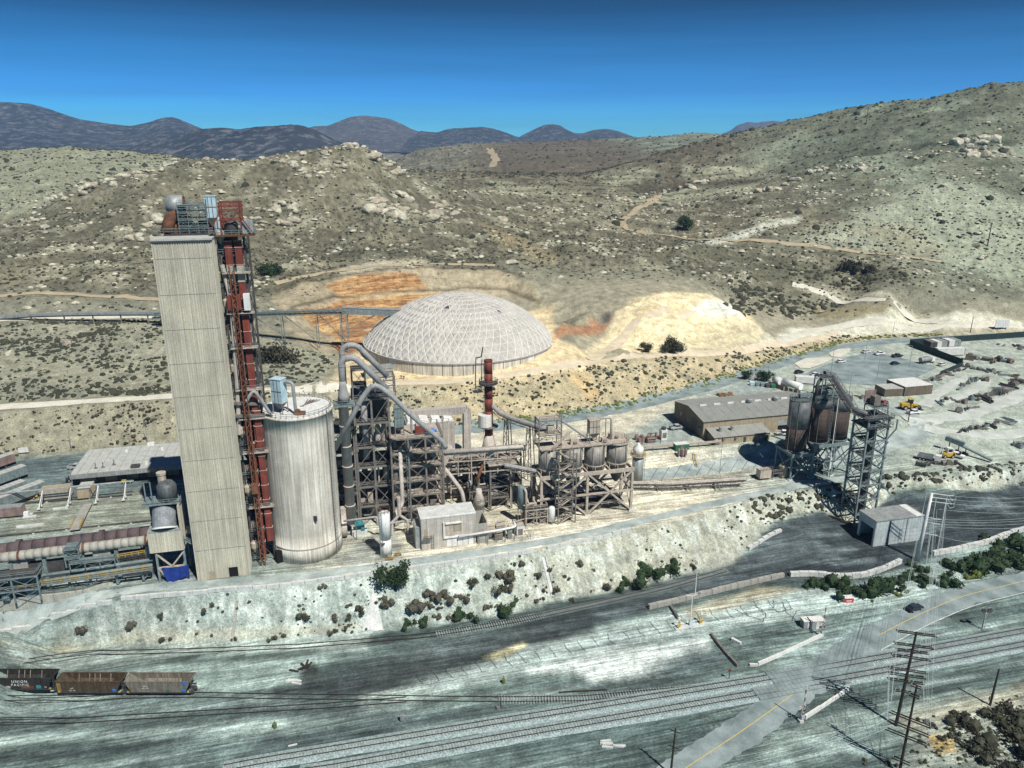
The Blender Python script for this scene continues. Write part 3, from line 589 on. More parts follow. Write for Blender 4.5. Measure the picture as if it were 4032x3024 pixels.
M['kiln'] = MAT('kiln_shell', (.13, .095, .095), (.075, .06, .065), .25, .75, 0, 0, 0, (.17, .10, .075), .55)
M['duct_p2'] = MAT('beige_duct', (.42, .41, .35), (.33, .33, .29), .4, .7, 0, .1)
M['conc_r'] = MAT('rust_streaked_concrete', (.46, .46, .40), (.34, .35, .31), .4, .9, 0, .25, .2, (.33, .21, .11), .56)
M['hood'] = MAT('hood_steel', (.30, .33, .35), (.20, .215, .23), .4, .5, 0, .3, 0, (.50, .54, .55), .60)
M['rustp'] = MAT('faded_red_panel', (.30, .22, .20), (.20, .15, .14), .5, .8, 0, .25)
M['redf'] = MAT('faded_red_paint', (.30, .09, .075), (.19, .07, .06), .5, .7, 0, .25)
M['clad_b'] = MAT('blue_grey_cladding', (.66, .72, .71), (.44, .50, .50), .16, .5, 0, .25)
M['tan_d'] = MAT('brown_cladding', (.20, .165, .125), (.14, .115, .09), .4, .8, 0, .2)
M['roof_r'] = MAT('ribbed_roof', (.33, .34, .315), (.26, .27, .25), .3, .7, 0, .1)
M['pallet'] = MAT('pallet_wood', (.34, .19, .08), (.20, .11, .06), 2, .9)
M['fence'] = MAT('green_screen', (.025, .05, .05), (.015, .03, .03), 1, .9)
M['yellow_d'] = MAT('dull_yellow_paint', (.30, .20, .05), (.18, .12, .04), 1, .7)
M['redb'] = MAT('bright_red_panel', (.62, .04, .06), (.5, .03, .05), 1, .5)
M['dome'] = MAT('dome_panel', (.52, .495, .44), (.36, .345, .31), .12, .6, 0, 0, 0, (.60, .57, .50), .56)
M['dirt_y'] = MAT('yard_dirt', (.56, .60, .55), (.40, .44, .41), .2, .95, 0, 0, .3)
M['bin'] = MAT('bin_steel', (.36, .34, .30), (.24, .22, .20), .4, .55, .1, .4, 0, (.22, .14, .09), .60)
M['silo_g'] = MAT('silo_grey_steel', (.15, .165, .17), (.085, .095, .10), .5, .5, .1, .3)
M['silo_r'] = MAT('silo_rust_blocks', (.085, .06, .048), (.05, .042, .038), .5, .75, 0, .35)
M['black'] = MAT('opening_shade', (.012, .012, .012), (.008, .008, .008), 1, .9)  # flat black that stands for the unlit depth of doorways and open ends
M['wood'] = MAT('weathered_wood', (.055, .045, .036), (.03, .025, .02), 2, .9, 0, .2)
M['yellow'] = MAT('yellow_paint', (.60, .40, .05), (.42, .28, .05), 1, .55)
M['green'] = MAT('green_paint', (.04, .17, .09), (.03, .12, .06), 1, .55)
M['glass'] = MAT('dark_glass', (.02, .03, .035), (.015, .02, .025), 1, .12)
M['tyre'] = MAT('tyre_rubber', (.02, .02, .02), (.012, .012, .012), 2, .9)
M['car_w'] = MAT('car_white', (.78, .79, .80), (.74, .75, .76), .3, .3)
M['car_d'] = MAT('car_dark', (.03, .04, .055), (.02, .03, .04), .3, .25)
M['silver'] = MAT('car_silver', (.42, .44, .45), (.38, .40, .41), .3, .35)
M['tarp'] = MAT('blue_tarp', (.02, .05, .26), (.012, .03, .17), .8, .5, 0, .2, .4)
M['rail'] = MAT('rail_steel', (.045, .035, .03), (.03, .022, .02), 1, .55)
M['tie'] = MAT('sleeper_concrete', (.36, .42, .41), (.16, .19, .19), .9, .9)
M['wire'] = MAT('bright_wire', (.55, .62, .62), (.45, .52, .52), 1, .35)
M['car_brown'] = MAT('railcar_brown', (.095, .07, .045), (.055, .042, .03), .9, .8, 0, .4, 0, (.14, .08, .04), .58)
M['car_black'] = MAT('railcar_black', (.04, .04, .036), (.022, .022, .02), .9, .8, 0, .4, 0, (.07, .05, .04), .6)
M['car_grey'] = MAT('railcar_grey', (.22, .205, .165), (.14, .13, .11), .9, .75, 0, .35)
M['letter'] = MAT('white_lettering', (.72, .73, .72), (.62, .63, .62), 2, .7)
M['rock'] = MAT('pale_boulder', (.62, .60, .47), (.30, .29, .23), .35, .95, 0, 0, .9)
M['rock_t'] = MAT('tan_boulder', (.50, .46, .35), (.25, .225, .175), .35, .95, 0, 0, .9)
M['leaf_o'] = MAT('olive_leaf', (.075, .078, .05), (.04, .043, .03), 1.5, .9)
M['leaf_g'] = MAT('green_leaf', (.042, .075, .032), (.022, .042, .02), 1.2, .9)
M['leaf_y'] = MAT('yellowgreen_leaf', (.15, .18, .05), (.09, .12, .035), 1.5, .9)
M['leaf_d'] = MAT('dry_twig', (.115, .11, .08), (.06, .058, .045), 1.5, .95)
M['scrub'] = MAT('far_scrub', (.055, .062, .042), (.03, .034, .024), .6, .95)
M['asph'] = MAT('dusty_asphalt', (.30, .37, .37), (.15, .195, .20), .16, .9, 0, 0, .2)
M['dirt'] = MAT('pale_dirt_road', (.70, .62, .46), (.54, .47, .34), .25, .95, 0, 0, .3)
M['dirt_w'] = MAT('white_dirt_road', (.68, .67, .57), (.52, .51, .43), .2, .95, 0, 0, .3)
M['dirt_g'] = MAT('hill_track', (.44, .37, .25), (.34, .29, .20), .3, .95)
M['slab'] = MAT('dusty_slab', (.46, .53, .51), (.22, .27, .265), .18, .9, 0, 0, .2)
M['ballast'] = MAT('ballast', (.42, .53, .53), (.17, .225, .23), 2.2, .95, 0, 0, .9, None, .5, .45)
M['line_y'] = MAT('yellow_line', (.60, .46, .14), (.45, .38, .18), 1, .9)
M['line_w'] = MAT('white_line', (.72, .76, .74), (.5, .55, .54), 1, .9)
M['crack'] = MAT('tar_seam', (.05, .06, .06), (.04, .05, .05), 1, .9)
# ---------------------------------------------------------------- roads, tracks and paths draped on the ground
def resample(pts, step):
    out = [pts[0]]
    for a, b in zip(pts[:-1], pts[1:]):
        L = (b-a).length; k = max(1, int(L/step)); out += [a+(b-a)*(i/k) for i in range(1, k+1)]
    return out
def smooth_path(pts, step=3.0, it=2):
    p = resample([Vector((q.x, q.y, 0)) for q in pts], step)
    for _ in range(it*3): p = [p[0]]+[(p[i-1]+p[i]*2+p[i+1])/4 for i in range(1, len(p)-1)]+[p[-1]]
    return p
def ribbon(name, px, width, mat_, lift=.05, step=2.5, wob=0.0, kind='structure', flat=False, parent=None, nacross=5, seed=0):
    p = smooth_path(ons(px) if not isinstance(px[0], Vector) else px, step); n = len(p); mb = MB(); rows = []
    for i, c in enumerate(p):
        d = (p[min(i+1, n-1)]-p[max(i-1, 0)]).normalized(); nn = Vector((-d.y, d.x, 0))
        w = width[0]+(width[1]-width[0])*i/(n-1) if isinstance(width, tuple) else width
        row = []
        for k in range(nacross):
            o = (k/(nacross-1)-.5)*w
            if wob and k in (0, nacross-1): o += (noise2(np.array([i*.37+seed]), np.array([k*5.1+seed]))[0])*wob
            q = c+nn*o; z = max(height(q.x, q.y), height(q.x+.4, q.y), height(q.x-.4, q.y))
            row.append(Vector((q.x, q.y, z+lift-(.12 if (k in (0, nacross-1) and wob) else 0))))
        rows.append(row)
    vs = [v for r_ in rows for v in r_]; m = nacross
    mb.add(vs, [(i*m+k, (i+1)*m+k, (i+1)*m+k+1, i*m+k+1)[::-1] for i in range(n-1) for k in range(m-1)])
    o = mb.build(name, mat_, parent, smooth=True)
    if kind and parent is None: o['kind'] = kind
    return o
YC = [(2600,3090),(2710,3019),(3019,2812),(3303,2600),(3459,2503),(3574,2440),(3780,2348),(4032,2289),(4300,2225)]
road = ribbon('road', YC, 9.5, M['asph'], .06, 3, .4)
ribbon('centre_line', YC[:4], .22, M['line_y'], .09, 3, nacross=2, parent=road)
ribbon('centre_line', YC[4:], .22, M['line_y'], .09, 3, nacross=2, parent=road)
ribbon('edge_line', [(3470,2560),(3624,2473),(3820,2387),(4032,2334),(4250,2280)], .2, M['line_w'], .09, 3, nacross=2, parent=road)
ribbon('road', [(1500,1705),(1870,1690),(2150,1662),(2400,1622),(2600,1575),(2790,1525),(2990,1458),(3140,1412),(3290,1372),(3450,1345),(3700,1333),(4032,1318),(4250,1310)], 8.0, M['asph'], .12, 4, .8)
ribbon('road', [(2450,1875),(2600,1868),(2850,1838),(3080,1800),(3300,1790),(3480,1760),(3600,1725),(3650,1690),(3640,1660),(3590,1635),(3480,1600),(3380,1580)], 8.5, M['slab'], .10, 3, .8)
ribbon('road', [(-60,2480),(200,2420),(440,2335),(600,2310),(1000,2290),(1450,2235),(1900,2175),(2300,2105),(2700,2010),(2950,1950),(3180,1905),(3400,1872)], 4.2, M['slab'], .08, 3, .9)
ribbon('dirt_road', [(-150,1612),(0,1604),(300,1583),(680,1560),(1000,1535),(1300,1517),(1560,1515)], 5.5, M['dirt_w'], .12, 4, 1.0)
ribbon('dirt_road', [(1480,1508),(1700,1505),(1900,1490),(2150,1455),(2300,1430),(2500,1405),(2711,1388),(2922,1380),(3091,1355),(3300,1314)], 6.0, M['dirt'], .12, 4, 1.2)
ribbon('dirt_road', [(-150,1268),(0,1258),(300,1248),(640,1245),(900,1250)], 7.5, M['dirt_w'], .15, 4, 1.2)
ribbon('dirt_road', [(3560,1650),(3640,1655),(3760,1640),(3900,1600),(4032,1555),(4200,1490)], 9.0, M['dirt_y'], .10, 4, 1.8)
ribbon('dirt_road', [(3640,1600),(3680,1560),(3760,1500),(3850,1478),(3890,1490),(3860,1525),(3780,1560),(3700,1590)], 5.0, M['dirt_y'], .12, 4, 1.5)
ribbon('dirt_road', [(3640,1680),(3760,1710),(3900,1720),(4100,1690)], 6.0, M['dirt_y'], .10, 4, 1.5)
ribbon('dirt_road', [(2330,1420),(2400,1380),(2450,1320),(2500,1260),(2600,1230),(2720,1225)], 5.5, M['dirt'], .15, 4, 1.2)
ribbon('dirt_road', [(3060,1345),(3200,1300),(3350,1260),(3500,1270),(3700,1285),(4032,1290)], 6.5, M['dirt_w'], .15, 5, 1.6)
ribbon('dirt_road', [(3120,1120),(3250,1145),(3400,1185),(3560,1230),(3700,1262)], (4, 6), M['dirt_w'], .2, 5, 1.5)
ribbon('hill_track', [(2590,770),(2560,800),(2490,840),(2440,870),(2450,895),(2530,925),(2700,942),(2904,952),(3100,965),(3455,999),(3708,1032)], (7, 3.5), M['dirt_g'], .4, 8, 1.4)
ribbon('hill_track', [(1925,585),(1935,605),(1952,625),(1945,645),(1935,662)], 14, M['dirt_g'], 1.0, 20, 6)
ribbon('hill_track', [(1085,1118),(1200,1088),(1350,1062),(1500,1045),(1750,1036),(1950,1045)], 3.5, M['dirt_g'], .3, 6, 1.2)
ribbon('hill_track', [(-100,1165),(100,1158),(300,1156),(640,1178)], 3.5, M['dirt_g'], .3, 6, 1.2)
def patch(name, px, mat_, lift, step=4.0):
    w = ons(px); n = len(w); ring = resample(w+[w[0]], step)[:-1]; pts = [Vector((p.x, p.y)) for p in ring]; x0, x1 = min(p.x for p in pts), max(p.x for p in pts); y0, y1 = min(p.y for p in pts), max(p.y for p in pts)
    m = len(pts); pts += [Vector((x, y)) for x in np.arange(x0, x1, step) for y in np.arange(y0, y1, step)]
    v, e, f, *_ = delaunay_2d_cdt(pts, [(i, (i+1) % m) for i in range(m)], [list(range(m))], 1, .01)
    o = MB().add([Vector((p.x, p.y, max(height(p.x, p.y), height(p.x+1, p.y), height(p.x-1, p.y))+lift)) for p in v], [tuple(q) for q in f]).build(name, mat_, None, True); o['kind'] = 'structure'; return o
patch('parking_lot', lot_px, M['asph'], .12)
patch('dirt_island', [(3128,1432),(3170,1412),(3240,1408),(3280,1412),(3260,1425),(3190,1452),(3150,1450)], M['dirt_w'], .2); patch('dirt_island', [(3262,1392),(3300,1375),(3350,1372),(3345,1385),(3310,1408),(3275,1405)], M['dirt_w'], .2)
# panel joints and tar seams in the concrete aprons
seams = MB()
def seam(px, w=.09, j=.5):
    p = smooth_path(ons(px), .9, 0)
    p = [q+Vector((random.uniform(-j, j)*.4, random.uniform(-j, j)*.4, 0)) for q in p]
    for a, b in zip(p[:-1], p[1:]):
        a = Vector((a.x, a.y, height(a.x, a.y)+.16)); b = Vector((b.x, b.y, height(b.x, b.y)+.16)); seams.bar(a, b, w, .02)
for x in range(1650, 3150, 58):
    y = np.interp(x, [1650, 2032, 2400, 2800, 3150], [2672, 2600, 2520, 2425, 2372]); k = random.uniform(.6, 1.1)
    seam([(x-16*k, y-26*k), (x+random.uniform(-6, 10), y), (x+24*k, y+26*k)], .08, .5)
for s_ in ([(2960,2380),(3000,2400),(3020,2430),(3000,2455)],[(3020,2400),(3080,2410),(3130,2400)],[(3080,2370),(3095,2405),(3130,2440)],[(3120,2440),(3125,2425),(3145,2400)],[(2890,2400),(2950,2430),(3000,2440)],[(3050,2365),(3045,2395)]): seam(s_, .11, .9)
for x in range(2560, 3080, 45): seam([(x, 1900-(x-2500)*.11), (x+30, 1850-(x-2500)*.11)], .12, .2)
stuff_of(tag(seams.build('tar_seam', M['crack']), 'dark tar seams and cracks across the pale concrete aprons', 'cracks'))
# railway tracks: rails and sleepers
def track(label, px, sleepers=True, ballast=True, gauge=1.5, off=.0, max_parts=300, vis=(-60, 4092), buried=.0):
    p = smooth_path(ons(px), .62, 3); n = len(p)
    mid = p[n//2]; root = thing('railway_track', label, 'railway track', (mid.x, mid.y, height(mid.x, mid.y)), 'railway tracks across the yard')
    zs = [height(q.x, q.y) for q in p]; k = 25; zs = np.convolve(np.pad(np.array(zs), k, mode='edge'), np.ones(2*k+1)/(2*k+1), 'valid')
    lift = .32 if ballast else .10
    def nn(i): d = (p[min(i+1, n-1)]-p[max(i-1, 0)]).normalized(); return Vector((-d.y, d.x, 0))
    if ballast:
        mb = MB(); vs = []; m = 4
        for i in range(0, n, 4):
            for o, dz in ((-2.5, -.15), (-1.6, lift-.07), (1.6, lift-.07), (2.5, -.15)): q = p[i]+nn(i)*o; vs.append((q.x, q.y, zs[i]+dz))
        mb.add(vs, [(i*m+j, (i+1)*m+j, (i+1)*m+j+1, i*m+j+1)[::-1] for i in range(len(vs)//m-1) for j in range(m-1)])
        mb.build('ballast_bed', M['ballast'], root, smooth=True)
    for s_ in (-1, 1):
        mb = MB(); vs = []
        for i in range(0, n, 3):
            q = p[i]+nn(i)*(s_*gauge/2)
            for o, dz in ((-.07, 0), (-.05, .16), (.05, .16), (.07, 0)): w = q+nn(i)*o; vs.append((w.x, w.y, zs[i]+lift+dz))
        mb.add(vs, [(i*4+j, (i+1)*4+j, (i+1)*4+j+1, i*4+j+1)[::-1] for i in range(len(vs)//4-1) for j in range(3)])
        mb.build('rail', M['rail'], root)
    if not sleepers: return root
    sp = MB().box((0, 0, 0), 2.6, .26, .16, 0); proto = sp.build('sleeper', M['tie'], None, loc=(0, 0, 0)); me = proto.data; bpy.data.objects.remove(proto)
    c = []
    for i in range(0, n):
        q = p[i]; d = q.length; pxl = (q.x/(q.y*CP+(CAMZ)*SP))*FPX+2016
        if vis[0] < pxl < vis[1]: c.append((d, i))
    c.sort(); keep = [i for d, i in c[:max_parts]]; rest = [i for d, i in c[max_parts:]]
    for i in keep:
        if buried and noise2(np.array([i*.03]), np.array([off*7+.3]))[0] < buried: continue
        o = bpy.data.objects.new('sleeper', me); COL.objects.link(o); o.parent = root; v = nn(i)
        o.location = Vector((p[i].x, p[i].y, zs[i]+lift-.115+random.uniform(-.02, .02)))-root.location
        o.rotation_euler = (0, 0, math.atan2(v.y, v.x)+random.uniform(-.03, .03))
    if rest:
        mb = MB()
        for i in rest:
            if buried and noise2(np.array([i*.03]), np.array([off*7+.3]))[0] < buried: continue
            v = nn(i); mb.box((p[i].x, p[i].y, zs[i]+lift-.115), 2.6, .26, .16, math.atan2(v.y, v.x))
        if mb.v: stuff_of(mb.build('sleepers', M['tie'], root))
    return root
track('near main railway line on grey ballast at the front of the yard', [(1180,3045),(1304,3029),(2032,2897),(2958,2737),(3615,2619),(4032,2540),(4200,2510)])
track('second main railway line running behind the nearest one', [(880,3030),(1000,3006),(2032,2834),(3009,2675),(3457,2595),(4032,2488),(4200,2458)], off=1)
track('siding curving off the second main line to the coal wagons', [(2880,2698),(2600,2725),(2300,2752),(2032,2756),(1700,2752),(1400,2747),(1000,2742),(800,2738),(500,2742),(0,2740),(-200,2741)], ballast=False, off=2, vis=(1960, 4092))
track('half buried siding crossing below the coal wagons', [(1600,2756),(1300,2780),(1000,2797),(756,2812),(400,2832),(0,2850),(-150,2856)], ballast=False, off=3, vis=(5000, 5001))
track('loading track along the foot of the pale embankment', [(-150,2600),(0,2592),(378,2573),(800,2562),(1200,2545),(1690,2503),(2032,2446),(2357,2376),(2640,2310),(2860,2245)], ballast=False, off=4, buried=.0, vis=(1720, 4092))
# timber crossing panels where the road meets the main lines
for nm, lab, px in (('crossing_deck', 'dark plank crossing deck between rails of the near main line', [(2975,2738),(3150,2704),(3330,2672)]), ('crossing_deck', 'dark plank crossing deck between rails of the second main line', [(3030,2674),(3200,2643),(3420,2604)])):
    p = smooth_path(ons(px), 1.1, 0); mid = p[len(p)//2]
    root = thing(nm, lab, 'crossing deck', (mid.x, mid.y, height(mid.x, mid.y)))
    for a, b in zip(p[:-1], p[1:]):
        d = (b-a).normalized(); nv = Vector((-d.y, d.x, 0)); an = math.atan2(d.y, d.x)
        for o, w in ((0, 1.25), (-1.35, 1.0), (1.35, 1.0)):
            c = (a+b)/2+nv*o; MB().box((c.x, c.y, height(c.x, c.y)+.20), (b-a).length-.06, w, .24, an).build('deck_panel', M['asph'], root)
# ---------------------------------------------------------------- rocks and vegetation
def ico(sub):
    bm = bmesh.new(); bmesh.ops.create_icosphere(bm, subdivisions=sub, radius=1.0)
    v = np.array([x.co[:] for x in bm.verts]); f = [[q.index for q in p.verts] for p in bm.faces]; bm.free(); return v, f
IV, IF = ico(2); JV, JF = ico(1)
def rock_mesh(seed, mat_):
    r_ = np.random.RandomState(seed); v = IV.copy()
    for _ in range(7):
        n = r_.normal(size=3); n /= np.linalg.norm(n); d = r_.uniform(.45, .85); s = v@n
        v = v-np.outer(np.maximum(s-d, 0)*.85, n)
    v += .10*np.stack([noise2(v[:, 0]*1.7+seed, v[:, 1]*1.7+v[:, 2]), noise2(v[:, 1]*1.7+seed, v[:, 2]*1.7), noise2(v[:, 2]*1.7+seed, v[:, 0]*1.7)], -1)*2
    v *= np.array([1.25, .95, .72]); me = bpy.data.meshes.new('boulder'); me.from_pydata(v.tolist(), [], IF); me.materials.append(mat_); return me
ROCKS = [rock_mesh(s, M['rock'] if s % 3 else M['rock_t']) for s in range(8)]
def boulder(p, s, label, group):
    o = bpy.data.objects.new('boulder', random.choice(ROCKS)); COL.objects.link(o)
    o.location = (p.x, p.y, p.z+s*.12); k = random.uniform(.75, 1.35)
    o.scale = (s*k, s*random.uniform(.8, 1.1), s*random.uniform(.75, 1.1)); o.rotation_euler = (random.uniform(-.25, .25), random.uniform(-.25, .25), random.uniform(0, 6.3))
    return tag(o, label, 'boulder', group)
def rock_zone(pts, n, s0, s1, label, group, spread=0):
    """boulders scattered along a line (spread > 0) or inside a triangle fan of photo coordinates"""
    for k in range(n):
        if spread:
            t = random.random()*(len(pts)-1); i = int(t); f = t-i
            q = (pts[i][0]*(1-f)+pts[i+1][0]*f+random.gauss(0, spread), pts[i][1]*(1-f)+pts[i+1][1]*f+abs(random.gauss(0, spread))*.7+4)
        else:
            i = random.randrange(1, len(pts)-1); a, b = sorted((random.random(), random.random()))
            q = tuple(pts[0][j]*a+pts[i][j]*(b-a)+pts[i+1][j]*(1-b) for j in (0, 1))
        boulder(on(*q), .92*(s0+(s1-s0)*random.random()**2.0), label, group)
rock_zone([(126,830),(221,772),(304,741),(443,696),(525,671),(633,640),(728,620)], 46, 1.6, 5.5, 'pale boulder along the left crest of the rocky hill', 'boulders on the left crest', 16)
rock_zone([(728,620),(870,612),(1013,608),(1139,589),(1300,570)], 26, 1.4, 3.8, 'pale boulder low on the rocky hill crest', 'boulders on the middle crest', 26)
rock_zone([(1340,556),(1400,549),(1440,552),(1500,625),(1590,680)], 44, 2.0, 6.0, 'rounded boulder piled around the pointed summit of the rocky hill', 'boulders on the summit', 20)
rock_zone([(1460,770),(1440,830),(1560,860),(1700,880),(1800,850),(1760,800),(1600,760)], 52, 2.0, 6.5, 'pale boulder in the large outcrop above the dome', 'boulders of the large outcrop', 0)
rock_zone([(480,900),(490,940),(600,955),(720,950),(760,860),(640,850)], 34, 1.8, 5.5, 'pale boulder in the outcrop left of the tower top', 'boulders of the left outcrop', 0)
rock_zone([(1000,870),(1050,900),(1180,880),(1200,800),(1100,790)], 26, 1.6, 5.0, 'pale boulder in the outcrop right of the tower top', 'boulders of the right outcrop', 0)
rock_zone([(1120,640),(1200,700),(1340,700),(1390,620)], 34, 1.5, 4.0, 'whitish boulder on the slope under the summit', 'boulders under the summit', 0)
rock_zone([(2930,760),(3060,735),(3150,690),(3260,650),(3400,650)], 32, 2.0, 5.5, 'greenish boulder in the ledge across the right hill', 'boulders of the right ledge', 9)
rock_zone([(3740,560),(3800,620),(3960,625),(4020,600),(3900,540)], 26, 2.5, 7.5, 'large greenish boulder in the crag at the right edge', 'boulders of the right crag', 0)
rock_zone([(2440,780),(2560,760),(2720,720),(2800,700)], 24, 2.0, 5.0, 'pale boulder in the ledges of the middle valley', 'boulders in the middle valley', 14)
for q, s in (((1980,868), 4.2), ((2015,1037), 3.2), ((2002,992), 2.0), ((3843,970), 3.0), ((175,902), 4.5), ((260,1352), 2.3), ((40,1392), 2.3)): boulder(on(*q), s, 'lone boulder standing apart on the open hillside', 'lone boulders')
# loose stones, one mass
def merge_blobs(name, pos, sizes, mat_, base, faces, squash):
    n = len(pos); nb = len(base); r_ = np.random.RandomState(5)
    ang = r_.uniform(0, 6.28, n); ca, sa = np.cos(ang), np.sin(ang)
    B = base[None]*(1+r_.uniform(-.28, .28, (n, nb, 1)))
    x = (B[..., 0]*ca[:, None]-B[..., 1]*sa[:, None]); y = (B[..., 0]*sa[:, None]+B[..., 1]*ca[:, None]); z = B[..., 2]*squash
    V = np.stack([x, y, z], -1)*sizes[:, None, None]+pos[:, None, :]
    f = np.array(faces); Fi = (f[None]+(np.arange(n)*nb)[:, None, None]).reshape(-1, f.shape[1])
    me = bpy.data.meshes.new(name); me.vertices.add(n*nb); me.vertices.foreach_set('co', V.astype(np.float32).ravel())
    me.loops.add(Fi.size); me.loops.foreach_set('vertex_index', Fi.astype(np.int32).ravel()); me.polygons.add(len(Fi))
    me.polygons.foreach_set('loop_start', np.arange(0, Fi.size, f.shape[1], dtype=np.int32)); me.update(calc_edges=True); me.materials.append(mat_)
    o = bpy.data.objects.new(name, me); COL.objects.link(o); o['kind'] = 'stuff'; return o
hb = [(math.cos(k*1.2566), math.sin(k*1.2566), -.25) for k in range(5)]+[(.85*math.cos(k*1.2566+.6), .85*math.sin(k*1.2566+.6), .55) for k in range(5)]+[(0, 0, 1)]
HB = np.array(hb); HF = [(k, (k+1) % 5, 5+k) for k in range(5)]+[((k+1) % 5, 5+(k+1) % 5, 5+k) for k in range(5)]+[(5+k, 5+(k+1) % 5, 10) for k in range(5)]
cell_ok = {}
def pick(weight, n, amax=38):
    """n random ground points in proportion to a weight per ground cell"""
    area = np.gradient(RR)[:, None]*RR[:, None]*np.ones_like(GX); w = weight*area*(np.abs(np.degrees(AZ))[None, :] < amax); w = w.ravel(); w = w/w.sum()
    idx = rng.choice(len(w), n, p=w); jx = rng.uniform(-.5, .5, n); ir, ia = np.unravel_index(idx, GX.shape)
    X = GX[ir, ia]+jx*RR[ir]*.0022; Y = GY[ir, ia]+rng.uniform(-.5, .5, n)*RR[ir]*.004; return np.stack([X, Y, GZ[ir, ia]], -1), ir, ia
clump = np.clip(.55+1.2*n_med+.8*n_big, .05, 2)
bare = polymask([(1060,1160),(1180,1110),(1500,1062),(1700,1052),(1960,1060),(2080,1110),(2150,1210),(2300,1250),(2330,1440),(1340,1500),(1300,1400),(1180,1340)], 3, 2)+polymask([(2290,1390),(2400,1280),(2480,1190),(2620,1150),(2820,1170),(2960,1240),(3000,1330),(2900,1370),(2600,1390)], 3, 3)+polymask([(2990,1345),(3120,1290),(3500,1210),(4032,1270),(4032,1300),(3600,1310),(3300,1330)], 3, 3)
bare = np.clip(bare, 0, 1)
wh = hill*(GY < 1150)*clump*(1-bare*.92)*np.where(GY > 560, .30, 1.0)
p_, ir, ia = pick(wh, 24000); d_ = p_[:, 1]
merge_blobs('scrub_cover', p_, (.38+rng.rand(len(d_))**2*.85)*(1+np.clip((d_-600)/600, 0, 1)*.9), M['scrub'], HB, HF, .75)
wf = hill*(GY > 520)*(GY < 2400)*np.clip(n_big+.5*n_med+.3, 0, 2)
p_, ir, ia = pick(wf, 3200); merge_blobs('juniper_scrub', p_, 1.2+rng.rand(len(p_))**2*2.6, M['scrub'], HB, HF, .85)
wr = hill*(GY < 760)*np.clip(n_med+.35*n_rid+.05, 0, 1)*(1-bare)
p_, ir, ia = pick(wr, 5200); merge_blobs('loose_stones', p_, .35+rng.rand(len(p_))**3*1.9, M['rock'], HB*np.array([1.2, 1, .7]), HF, .7)
# shrubs: a core of short twigs with many small leaf clumps
def shrub_mesh(seed, mat_, nleaf=130, h=1.0, leaf=.17, open_=.35):
    r_ = np.random.RandomState(seed); mb = MB()
    lobes = [(r_.normal(size=2)*.42, r_.uniform(.45, .8)) for _ in range(6)]
    for k in range(nleaf):
        (lx, ly), lr = lobes[k % 6]; d = r_.normal(size=3); d /= np.linalg.norm(d); d[2] = abs(d[2])
        rad = lr*r_.uniform(open_, 1.0); c = np.array([lx+d[0]*rad*.75, ly+d[1]*rad*.75, d[2]*rad*1.1*h+.05])
        a = d+r_.normal(size=3)*.5; a /= np.linalg.norm(a); b = np.cross(a, r_.normal(size=3)); b /= np.linalg.norm(b); s = leaf*r_.uniform(.6, 1.4)
        mb.add([c-b*s*.5, c+b*s*.5, c+a*s*1.5+b*s*.15, c+a*s*1.2-b*s*.3], [(0, 1, 2, 3)])
        if k % 3 == 0: e = np.cross(a, b); mb.add([c-e*s*.5, c+e*s*.5, c+a*s*1.4], [(0, 1, 2)])
    for k in range(5):
        (lx, ly), lr = lobes[k]; n0 = len(mb.v)
        core = JV*np.array([lr*.55, lr*.55, lr*.6*h])*(1+r_.uniform(-.2, .2, (len(JV), 1)))+np.array([lx, ly, lr*.45*h]); mb.add(core, JF)
    me = bpy.data.meshes.new('shrub'); me.from_pydata([tuple(map(float, q)) for q in mb.v], [], mb.f); me.materials.append(mat_); return me
SH = {k: [shrub_mesh(i*7+j, M['leaf_'+k], 330, 1.0 if k != 'g' else 1.15, .10 if k != 'd' else .08) for j in range(3)] for i, k in enumerate('ogyd')}
def shrub(p, r_, kind, label, group, name='desert_shrub', cat='shrub'):
    o = bpy.data.objects.new(name, random.choice(SH[kind])); COL.objects.link(o); o.location = (p.x, p.y, p.z-.05)
    s = r_*random.uniform(.9, 1.1); o.scale = (s, s*random.uniform(.85, 1.15), s*random.uniform(.8, 1.1)); o.rotation_euler = (0, 0, random.uniform(0, 6.3))
    return tag(o, label, cat, group)
def shrub_list(lst, ox, oy, sc, label_, group, kind='o', kf=1.0):
    for a in lst:
        q = on(ox+a[0]/sc, oy+a[1]/sc+a[2]*.3/sc); dist = (q-Vector((0, 0, CAMZ))).length
        shrub(q, max(.4, a[2]/sc*dist/FPX*.62*kf), a[3] if len(a) > 3 else kind, label_, group)
EMB = [(360,390,95),(785,345,110),(580,420,70,'d'),(700,410,65),(580,510,55),(660,490,45),(200,550,60),(130,560,50),(1155,310,130,'d'),(960,295,110,'d'),(910,290,50),(1250,230,80,'d'),(1340,250,120,'d'),(1430,270,100,'d'),(1535,265,95,'d'),(1270,320,70,'d'),(1340,345,50),(1330,410,55,'d'),(1570,150,80),(1680,110,65),(1830,110,120,'d'),(1790,190,100),(1850,205,70,'d'),(1895,25,40),(1955,25,60,'d'),(2065,105,60),(2105,215,45),(2100,275,35),(2140,75,35),(2185,210,55),(1700,340,70,'d'),(500,195,55,'d'),(2040,300,40,'d'),(1440,410,70,'d')]
shrub_list(EMB, 1000, 2200, 1.843, 'grey olive shrub growing on the pale crusted embankment', 'shrubs on the pale embankment')
shrub_list([(450,25,75,'d'),(365,125,40),(160,105,50),(240,75,35),(565,75,30,'d'),(660,170,90),(395,290,45),(550,230,30),(1290,40,60)], 2032, 2200, 1.843, 'grey olive shrub growing on the pale crusted embankment', 'shrubs on the pale embankment')
